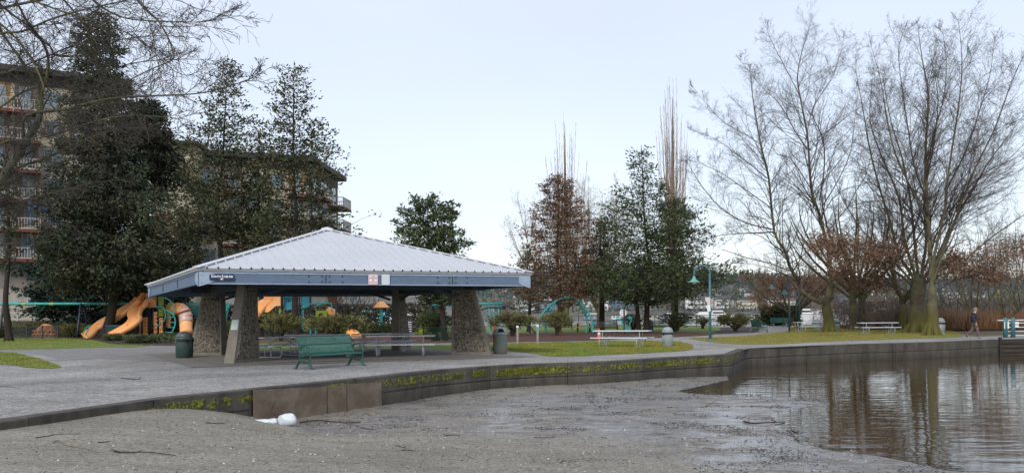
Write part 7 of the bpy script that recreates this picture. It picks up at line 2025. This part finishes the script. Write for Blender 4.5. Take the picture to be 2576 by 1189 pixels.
def wing(label, P0, P1, H, floors, bays, depth=14, base_h=3.6, wins=None, seed=1, over=1.2, wallm=RENC, balc=(), skip=()):
    a = Vector(P0); b = Vector(P1); d = (b - a).normalized(); n = Vector((d.y, -d.x, 0)); Ln = (b - a).length
    t = thing('apartment_building', label, 'building', tuple(a))
    mb = MB(); mb.prism([a, b, b + Vector((0, 0, H)), a + Vector((0, 0, H))], (0, 0, 0), -n * depth); mb.build('wall', wallm, t, world=True)
    mb = MB(); z = Vector((0, 0, H + .003)); mb.prism([a - d * over + n * over + z, b + d * over + n * over + z, b + d * over - n * (depth + over) + z, a - d * over - n * (depth + over) + z], (0, 0, 0), (0, 0, .55))
    mb.prism([a + n * .04 + Vector((0, 0, H - .9)), b + n * .04 + Vector((0, 0, H - .9)), b + n * .04 + z, a + n * .04 + z], (0, 0, 0), -n * .03)
    mb.build('roof', EAVE, t, world=True)
    mb = MB(); mb.prism([a + n * .06, b + n * .06, b + n * .06 + Vector((0, 0, base_h)), a + n * .06 + Vector((0, 0, base_h))], (0, 0, 0), -n * .05); mb.build('base', BASEC, t, world=True)
    fh = (H - base_h - .9) / floors; bw = Ln / bays
    rr = random.Random(seed)
    for f in range(floors):
        z0 = base_h + f * fh
        for k in range(bays):
            if (f, k) in skip: continue
            c = a + d * (bw * (k + .5)); isb = k in balc
            # recess panel
            if isb and rr.random() < .75:
                mb = MB(); q = c + n * .05
                mb.prism([q - d * bw * .42 + Vector((0, 0, z0 + .1)), q + d * bw * .42 + Vector((0, 0, z0 + .1)), q + d * bw * .42 + Vector((0, 0, z0 + fh - .05)), q - d * bw * .42 + Vector((0, 0, z0 + fh - .05))], (0, 0, 0), -n * .04)
                mb.build('recess_panel', rr.choice([RENO, RENG, RENT, RENT]), t, world=True)
            ww = bw * (.22 if isb else .3); wh = fh * (.38 if isb else .3); zc = z0 + fh * (.5 if isb else .55)
            mb = MB(); q = c + n * .06 + Vector((0, 0, zc)) + d * (rr.uniform(-.1, .1) * bw)
            mb.prism([q - d * ww + Vector((0, 0, -wh)), q + d * ww + Vector((0, 0, -wh)), q + d * ww + Vector((0, 0, wh)), q - d * ww + Vector((0, 0, wh))], (0, 0, 0), n * .05)
            fr = mb.build('window', FRM, t, world=True)
            mb = MB()
            for sx in (-1, 1):
                p0 = q + d * (sx * ww * .5) + n * .06
                mb.prism([p0 - d * ww * .43 + Vector((0, 0, -wh + .07)), p0 + d * ww * .43 + Vector((0, 0, -wh + .07)), p0 + d * ww * .43 + Vector((0, 0, wh - .07)), p0 - d * ww * .43 + Vector((0, 0, wh - .07))], (0, 0, 0), n * .02)
            pn = mb.build('pane', GLS, None); pn.parent = fr
            me = pn.data; off_ = Vector(t.location)
            for v in me.vertices: v.co = v.co - off_
            if isb and f > 0 or (isb and base_h < 3):
                mb = MB(); s0 = c + Vector((0, 0, z0)); 
                mb.prism([s0 - d * bw * .46, s0 + d * bw * .46, s0 + d * bw * .46 + n * 1.7, s0 - d * bw * .46 + n * 1.7], (0, 0, -.28), (0, 0, .0)); bl = mb.build('balcony', BRED, t, world=True)
                mb = MB(); 
                for (p_, q_) in ((s0 - d * bw * .46 + n * 1.65, s0 + d * bw * .46 + n * 1.65), (s0 + d * bw * .46 + n * 1.65, s0 + d * bw * .46), (s0 - d * bw * .46 + n * 1.65, s0 - d * bw * .46)):
                    m_ = max(4, int((q_ - p_).length / .22))
                    mb.beam(p_ + Vector((0, 0, 1.05)), q_ + Vector((0, 0, 1.05)), .07, .07); mb.beam(p_ + Vector((0, 0, .08)), q_ + Vector((0, 0, .08)), .05, .12)
                    for j in range(m_ + 1):
                        x = p_.lerp(q_, j / m_); mb.beam(x + Vector((0, 0, .08)), x + Vector((0, 0, 1.05)), .04, .04)
                rl = mb.build('railing', FRM, None); rl.parent = bl
                for v in rl.data.vertices: v.co = v.co - off_
    return t, a, d, n
def atY(u, Y): return (ray(u, 790)[0] * Y / FOC, Y, 0)
w1, a1, dd1, n1 = wing('tall cream apartment block at the far left, mostly behind the big fir and bare limbs', atY(-260, 80), atY(300, 90), 25.2, 7, 8, base_h=4.4, seed=2, balc=(1, 3, 4, 6), wallm=RENG, skip=((0, 4), (0, 3)))
mb = MB(); a = a1 + n1 * .03; b = a1 + dd1 * (Vector(atY(300, 90)) - a1).length + n1 * .03; mb.prism([a + Vector((0, 0, 18.4)), b + Vector((0, 0, 18.4)), b + Vector((0, 0, 24.2)), a + Vector((0, 0, 24.2))], (0, 0, 0), -n1 * .028); mb.build('upper_render', RENC, w1, world=True)
# cream upper floors, grey lower: overlay band
mb = MB(); a = a1 + n1 * .035; b = a + dd1 * 20
# garage screens
for k, (u0, u1) in enumerate(((66, 152), (155, 205))):
    p0 = Vector(atY(u0, 83.0)); p1 = Vector(atY(u1, 84.0))
    mb = MB(); q = n1 * .75
    base_p = [p0, p1, p1 + Vector((0, 0, 0)), p0]
    mb.prism([p0 + Vector((0, 0, 3.05)), p1 + Vector((0, 0, 3.05)), p1 + Vector((0, 0, 4.5)), p0 + Vector((0, 0, 4.5))], (0, 0, 0), (0, .1, 0))
    g = mb.build('garage_screen', GAR, w1, world=True)
    mb = MB(); Wd_ = p1 - p0
    for j in range(15): x = p0.lerp(p1, j / 14); mb.beam(x + Vector((0, -.02, 3.05)), x + Vector((0, -.02, 4.5)), .04, .03)
    for j in range(6): mb.beam(p0 + Vector((0, -.03, 3.05 + j * .29)), p1 + Vector((0, -.03, 3.05 + j * .29)), .03, .04)
    gg = mb.build('grid_bars', M('grid_bar', S(140, 140, 148), S(120, 120, 128)) if k == 0 else bpy.data.materials['grid_bar'], None); gg.parent = g
    for v in gg.data.vertices: v.co = v.co - Vector(w1.location)
w2, a2_, dd2, n2 = wing('lower cream apartment wing behind the two ragged pines with dark overhanging eave', atY(388, 89), atY(776, 95), 18.1, 5, 7, base_h=3.6, seed=5, balc=(0, 3, 6), wallm=RENC, over=1.0)
# side facing right
w3, a3, dd3, n3 = wing('balconied end of the apartment wing facing the shelter roof peak', atY(777, 95.1), (atY(777, 95.1)[0] + .7, 108, 0), 18.1, 5, 3, depth=3, base_h=3.6, seed=6, balc=(0, 2), wallm=RENG, over=.9)
t = thing('rooftop_box', 'small cream rooftop box with dark flat cap behind the fir', 'rooftop box', atY(445, 88.0)); t.location = (atY(445, 87)[0], 87, 18.66)
mb = MB(); mb.box((0, 2, -8.2), (3.2, 2, 16.4)); mb.build('wall', RENC, t); mb = MB(); mb.box((0, 1.6, .15), (4.0, 3.6, .3)); mb.build('cap', EAVE, t)
# fill lower left: street retaining wall, white rail
t = thing('retaining_wall', 'dark concrete retaining wall with white rail behind the left swing frame', 'wall', atY(60, 77))
mb = MB(); mb.prism([Vector(atY(-260, 77)), Vector(atY(700, 80)), Vector(atY(700, 80)) + Vector((0, 0, 1.35)), Vector(atY(-260, 77)) + Vector((0, 0, 1.35))], (0, 0, 0), (0, .35, 0)); mb.build('wall', M('dark_wall', S(92, 84, 76), S(60, 56, 52), scale=.8, rough=.95), t, world=True)
mb = MB(); a = Vector(atY(-200, 77.1)); b = Vector(atY(250, 78.5))
for z in (1.55, 2.05, 2.55): mb.beam(a + Vector((0, 0, z)), b + Vector((0, 0, z)), .06, .08)
mb.build('rail', FRM, t, world=True)
for k in range(14):
    mb = MB(); q = a.lerp(b, k / 13); mb.box((q.x, q.y, 1.95), (.10, .1, 1.25)); mb.build('rail_post', FRM, t, world=True)
t = thing('hedge', 'dark clipped hedge behind the playground at left', 'hedge', atY(400, 79)); nr = np.random.default_rng(44)
n_h = 16000; P_ = np.stack([nr.uniform(-38, -6, n_h), nr.uniform(79, 81, n_h), nr.uniform(0, 2.6, n_h)], 1)
cards('foliage', P_, nr.normal(size=P_.shape), nr.uniform(.2, .4, n_h), nr.uniform(.1, .2, n_h), M('hedge_leaf', S(82, 76, 54), S(44, 44, 32), scale=1, rough=.9), t, nr, np.array(t.location))
# ================================================================== buildings and boats beyond the shelter
def box_house(name, label, u0, u1, v_top, v_bot, Y, wall, roof, pitch=.25, cat='house', group=None, windows=0, zb=None):
    x0 = ray(u0, 790)[0] * Y / FOC; x1 = ray(u1, 790)[0] * Y / FOC; zt = Q((u0 + u1) / 2, v_top, Y).z; zb_ = Q((u0 + u1) / 2, v_bot, Y).z if zb is None else zb
    t = thing(name, label, cat, ((x0 + x1) / 2, Y, zb_), 0, group); W_ = x1 - x0; H_ = (zt - zb_); hw_ = H_ / (1 + pitch); D_ = max(W_ * .7, 3)
    mb = MB(); mb.box((0, D_ / 2, hw_ / 2), (W_, D_, hw_)); mb.build('wall', wall, t)
    mb = MB(); o_ = W_ * .04; mb.prism([(-W_ / 2 - o_, 0, hw_ + .002), (W_ / 2 + o_, 0, hw_ + .002), (W_ * .3, D_ * .5, H_), (-W_ * .3, D_ * .5, H_)], (0, -.3, 0), (0, -.3, -.0001)) if False else None
    V = [(-W_ / 2 - o_, -.3, hw_ + .01), (W_ / 2 + o_, -.3, hw_ + .01), (W_ / 2 + o_, D_ + .3, hw_ + .01), (-W_ / 2 - o_, D_ + .3, hw_ + .01), (-W_ * .32, D_ / 2, H_), (W_ * .32, D_ / 2, H_)]
    mb._add(V, [(3, 2, 1, 0), (0, 1, 5, 4), (1, 2, 5), (2, 3, 4, 5), (3, 0, 4)]); mb.build('roof', roof, t)
    if windows:
        for k in range(windows):
            x = -W_ / 2 + W_ * (k + .5) / windows; mb = MB(); mb.box((x, -.03, hw_ * .55), (W_ / windows * .5, .06, hw_ * .4)); mb.build('window', GLS, t)
    return t
DRK = M('dark_shingle', S(84, 84, 88), S(62, 62, 66), scale=.5, rough=.9)
WHT = M('far_white', S(222, 222, 220), S(196, 198, 200), scale=.3, rough=.8)
BRNW = M('far_brown', S(118, 98, 84), S(90, 74, 64), scale=.3, rough=.9)
TEALF = M('far_teal', S(132, 204, 208), S(104, 176, 184), scale=.3, rough=.7)
box_house('low_building', 'low brown building with dark roof seen through the shelter between teal panels', 700, 835, 752, 835, 105, M('brown_timber', S(96, 82, 70), S(66, 58, 52), scale=.5, rough=.9), DRK, .3, 'building', windows=4)
box_house('chimney_block', 'tall tan brick stack behind the teal arc inside the shelter view', 819, 846, 738, 830, 103, M('tan_brick', S(164, 122, 94), S(132, 96, 74), scale=2, rough=.9), DRK, .05, 'building')
box_house('boat_shed', 'white boat shed behind the small twisted tree', 846, 884, 766, 812, 118, WHT, DRK, .15, 'boat shed', windows=2)
def boat(label, u, v, Y, L_, H_, hull, cab, rz=0, group=None):
    p = Q(u, v, Y); p.z = -.8
    t = thing('boat', label, 'boat', tuple(p), rz, group)
    mb = MB(); rows = []
    for i in range(9):
        f = i / 8; w_ = L_ * .15 * (1 - max(0, (f - .45) / .55) ** 2) + .05; zt = H_ * .45 * (1 + .35 * f)
        x = -L_ / 2 + L_ * f
        rows.append([Vector((x, -w_, zt)), Vector((x - .1, -w_ * .7, 0.0)), Vector((x - .1, w_ * .7, 0.0)), Vector((x, w_, zt))])
    vs = [q for r_ in rows for q in r_]; fs = []
    for i in range(8):
        for j in range(3): fs.append((i * 4 + j, i * 4 + j + 1, (i + 1) * 4 + j + 1, (i + 1) * 4 + j))
        fs.append((i * 4 + 3, i * 4, (i + 1) * 4, (i + 1) * 4 + 3))
    fs.append((3, 2, 1, 0)); fs.append((32, 33, 34, 35)); mb._add(vs, fs); mb.build('hull', hull, t)
    mb = MB(); mb.hexa([(-L_ * .3, -L_ * .1, H_ * .5), (L_ * .18, -L_ * .1, H_ * .55), (L_ * .18, L_ * .1, H_ * .55), (-L_ * .3, L_ * .1, H_ * .5), (-L_ * .26, -L_ * .08, H_), (L_ * .06, -L_ * .08, H_), (L_ * .06, L_ * .08, H_), (-L_ * .26, L_ * .08, H_)]); mb.build('cabin', cab, t)
    mb = MB(); mb.hexa([(-L_ * .27, -L_ * .1 - .02, H_ * .68), (L_ * .125, -L_ * .1 - .02, H_ * .70), (L_ * .125, -L_ * .09, H_ * .70), (-L_ * .27, -L_ * .09, H_ * .68), (-L_ * .265, -L_ * .095, H_ * .86), (L_ * .09, -L_ * .095, H_ * .86), (L_ * .09, -L_ * .085, H_ * .86), (-L_ * .265, -L_ * .085, H_ * .86)]); mb.build('cabin_window', EAVE, t)
    return t
boat('boat under pale teal cover behind the small bare tree in the shelter view', 925, 812, 150, 9, 3.4, WHT, TEALF)
boat('white boat with dark windows left of the rear pier', 960, 814, 160, 8, 3.0, WHT, TEALF, PI)
boat('white boat right of the rear pier behind the navy board', 1045, 812, 150, 8, 2.6, WHT, WHT)

t = thing('blue_tarp', 'bright blue tarpaulin hung on a balcony of the left apartment block', 'tarpaulin', tuple(Q(97, 522, 82.6)))
mb = MB(); P_ = []
for i in range(9):
    for j in range(5): P_.append(Q(72 + i * 5.6, 503 + j * 6.5 - 5 * math.sin(i * .4), 82.5 + .12 * math.sin(i * 2.2 + j)))
mb._add(P_, [(i * 5 + j, (i + 1) * 5 + j, (i + 1) * 5 + j + 1, i * 5 + j + 1) for i in range(8) for j in range(4)]); mb.build('sheet', M('blue_tarp', S(52, 118, 206), S(36, 90, 172), scale=2, rough=.5), t, smooth=True, world=True)
# ================================================================== far shore
def hill_h(x, y):
    f = np.clip((y - 330) / 900, 0, 1); ridge = 30 + 5 * np.sin(x / 210 + 1) + 4 * np.sin(x / 90)
    return -.9 + 2.2 * np.clip((y - 296) / 20, 0, 1) + ridge * 1.4 * (f ** 1.1) + fbm(x / 60, y / 60, 3, 5) * 4 * np.clip((y - 330) / 200, 0, 1)
xs_ = np.linspace(-420, 1500, 90); ys_ = np.linspace(292, 1500, 44)
XX_, YY_ = np.meshgrid(xs_, ys_); ZZ_ = hill_h(XX_, YY_)
I_ = np.arange(XX_.size).reshape(XX_.shape); F_ = np.stack([I_[:-1, :-1], I_[:-1, 1:], I_[1:, 1:], I_[1:, :-1]], -1).reshape(-1, 4)
HILLM = M('far_hillside', S(96, 98, 92), S(60, 68, 68), scale=.12, rough=1.0, c3=S(108, 100, 94), s3=.01)
hl = np_mesh('hills', np.stack([XX_, YY_, ZZ_], -1).reshape(-1, 3), F_, HILLM, smooth=True); tag(hl, kind='structure')
# wood on the far hillside
HW1 = M('hazed_evergreen', S(72, 90, 88), S(42, 58, 60), scale=.08, rough=1.0, contrast=.3)  # distance haze painted into the needles as a blue-grey tint
HW2 = M('hazed_bare_wood', S(128, 120, 114), S(92, 90, 86), scale=.08, rough=1.0, c3=S(112, 116, 92), s3=.02)  # bare wood colour greyed and paled to carry the haze
def far_wood(name, n, seed, mat, hgt, wid, cone, yr=(330, 1250)):
    nr = np.random.default_rng(seed); Y = yr[0] + (yr[1] - yr[0]) * nr.uniform(0, 1, n) ** .8; u = nr.uniform(1180, 2620, n); X = (u - 1288) / FOC * Y
    k = fbm(X / 45, Y / 45, 3, seed) > -.06; X, Y = X[k], Y[k]
    Z = hill_h(X, Y) - 1; V = []; F = []; b = 0
    if not cone:
        m_ = len(X); per = 34; h_ = hgt * nr.uniform(.6, 1.3, m_)
        ph = nr.uniform(0, 2 * PI, (m_, per)); rr_ = wid * nr.uniform(0, 1, (m_, per)) ** .5; zz = nr.uniform(.12, 1, (m_, per))
        rr_ = rr_ * np.sqrt(np.clip(1 - (zz * 1.6 - .8) ** 2, .1, 1))
        P_ = np.stack([X[:, None] + rr_ * np.cos(ph), Y[:, None] + rr_ * np.sin(ph), Z[:, None] + h_[:, None] * zz], -1).reshape(-1, 3)
        D_ = nr.normal(size=P_.shape); D_[:, 2] = np.abs(D_[:, 2]) + .4
        return tag(cards(name, P_, D_, nr.uniform(.9, 2.2, len(P_)), nr.uniform(.35, .9, len(P_)), mat, None, nr), kind='stuff')
    for x, y, z in zip(X, Y, Z):
        h_ = hgt * nr.uniform(.6, 1.25); w_ = wid * nr.uniform(.7, 1.3)
        if cone: rings = [(w_ * .9, .05), (w_ * 1.0, .22), (w_ * .62, .3), (w_ * .72, .5), (w_ * .38, .56), (w_ * .42, .76), (w_ * .1, .98)]
        else: rings = [(w_ * .3, .0), (w_ * 1.0, .3), (w_ * 1.15, .6), (w_ * .8, .85), (w_ * .15, 1.0)]
        m_ = 7
        for (r_, f) in rings:
            for j in range(m_):
                a = 2 * PI * j / m_; rr_ = r_ * nr.uniform(.7, 1.3); V.append((x + rr_ * math.cos(a), y + rr_ * math.sin(a), z + h_ * f + nr.uniform(-.3, .3)))
        for i in range(len(rings) - 1):
            for j in range(m_):
                F.append((b + i * m_ + j, b + i * m_ + (j + 1) % m_, b + (i + 1) * m_ + (j + 1) % m_, b + (i + 1) * m_ + j))
        b += len(rings) * m_
    o = np_mesh(name, V, F, mat); return tag(o, kind='stuff')
far_wood('far_wood', 2600, 1, HW1, 10, 2.4, True, (400, 1250))
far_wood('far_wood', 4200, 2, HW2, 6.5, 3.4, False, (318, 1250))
far_wood('far_wood', 1500, 7, M('far_olive_wood', S(100, 106, 84), S(62, 72, 62), scale=.1, rough=1.0), 7.5, 3.4, False, (318, 1250))
far_wood('far_wood', 420, 3, M('hazed_evergreen_dark', S(58, 76, 78), S(36, 50, 56), scale=.08, rough=1.0), 15, 3.2, True, (880, 1240))  # ridge evergreens, bluish haze again mixed into the colour
# houses
HCOL = [(WHT, DRK, 'white'), (M('far_cream', S(206, 196, 178), S(184, 174, 158), scale=.3, rough=.9), DRK, 'cream'), (M('far_grey', S(150, 152, 156), S(126, 128, 132), scale=.3, rough=.9), M('pale_roof', S(176, 176, 178), S(150, 150, 152), scale=.5), 'grey'), (BRNW, DRK, 'brown'), (M('far_blue', S(120, 140, 164), S(98, 118, 142), scale=.3, rough=.9), DRK, 'blue grey')]
def house_proto(k):
    wm, rm, nm = HCOL[k]; t = thing('hillside_house', f'small {nm} house among trees on the far hillside', 'house', (0, 0, 0), 0, f'{nm} houses on the far hillside')
    mb = MB(); mb.box((0, 0, 2.4), (10, 7, 5.6)); mb.build('wall', wm, t)
    mb = MB(); mb._add([(-5.6, -4, 5.2), (5.6, -4, 5.2), (5.6, 4, 5.2), (-5.6, 4, 5.2), (-5.2, 0, 7.6), (5.2, 0, 7.6)], [(3, 2, 1, 0), (0, 1, 5, 4), (1, 2, 5), (2, 3, 4, 5), (3, 0, 4)]); mb.build('roof', rm, t)
    mb = MB()
    for z in (1.4, 3.9):
        mb.box((0, -3.53, z), (7.6, .06, 1.0))
    mb.build('window_row', GLS, t); return t
PR = [house_proto(k) for k in range(5)]; used = set(); rh = random.Random(9)
for k in range(240):
    Y = 345 + 790 * rh.random() ** 1.15; u = rh.uniform(1230, 2480); x = (u - 1288) / FOC * Y; z = float(hill_h(np.array([x]), np.array([Y]))[0]) + 1.2
    c = rh.choice([0, 0, 0, 0, 1, 1, 2, 2, 3, 4]); s_ = rh.uniform(.5, .85); rz = rh.uniform(-.7, .7)
    if c not in used: o = PR[c]; o.location = (x, Y, z); o.rotation_euler = (0, 0, rz); used.add(c)
    else: o = dup(PR[c], (x, Y, z), rz, PR[c]['label'])
    o.scale = (s_ * rh.uniform(.8, 1.3), s_, s_)
# shoreline sheds and boats
specs = [(1752, 1802, 781, 803, 288, 0), (1600, 1655, 786, 803, 292, 1), (1700, 1738, 783, 803, 300, 3), (1840, 1872, 786, 802, 290, 4), (2003, 2040, 779, 799, 288, 0), (2048, 2078, 782, 799, 296, 2), (2110, 2142, 780, 799, 290, 1), (2172, 2215, 779, 797, 292, 0), (2240, 2262, 784, 797, 300, 3), (1470, 1520, 786, 805, 295, 2), (1540, 1580, 788, 804, 290, 0), (2285, 2330, 778, 796, 288, 1), (1380, 1420, 788, 806, 300, 0), (1310, 1345, 786, 807, 292, 1), (1895, 1925, 784, 801, 295, 0)]
lab = ['broad white boathouse with windows above the water left of the teal lamp pole', 'cream waterside house behind the dark pine trunk', 'brown waterside shed behind the mossy poplar base', 'blue waterside house right of the teal lamp pole', 'white waterside house right of the two distant lamps', 'grey marina shed left of the mossy oak',
       'cream marina building just right of the mossy oak', 'white marina building beside the twin oak trunks', 'brown marina hut right of the twin oak trunks', 'grey waterside shed behind the black bench', 'white waterside house left of the round white sign', 'cream house above the footbridge ramp', 'white waterside house behind the arch climber', 'cream waterside shed behind the climbing frame', 'white house behind the broad juniper']
for (u0, u1, v0, v1, Y, c), lb in zip(specs, lab): box_house('waterside_house', lb, u0, u1, v0, v1, Y, HCOL[c][0], HCOL[c][1], .35, 'house', windows=4, zb=-.4)
bts = [(1812, 270, 9, 3, 'small white cabin boat moored right of the teal lamp pole'), (1765, 262, 8, 2.6, 'white motorboat in front of the broad boathouse'), (2110, 240, 9, 3.0, 'white cabin cruiser moored right of the mossy oak trunk'), (2030, 262, 10, 3.2, 'white cabin boat between the distant lamps and the mossy oak'), (2225, 250, 10, 3.2, 'white boat moored behind the lawn table'), (1690, 268, 7, 2.4, 'small white boat moored behind the mossy poplar base'), (2075, 272, 8, 2.8, 'white boat half hidden by the mossy oak')]
for (u, Y, L_, H_, lb) in bts: boat(lb, u, 800, Y, L_, H_, WHT, WHT, rh.choice([0, PI]) + rh.uniform(-.2, .2))
# distant marina roof line: floating docks
t = thing('floating_dock', 'long pale floating dock across the water behind the oaks', 'dock', (95, 278, -.8))
mb = MB(); mb.box((0, 0, .25), (110, 3, .5)); mb.build('deck', M('dock_pale', S(176, 176, 172), S(140, 140, 138), scale=.3), t)
for k in range(12):
    mb = MB(); mb.tube([(-52 + k * 9.4, -1.6, -1), (-52 + k * 9.4, -1.6, 2.4)], .16, 6); mb.build('pile', BRW, t)
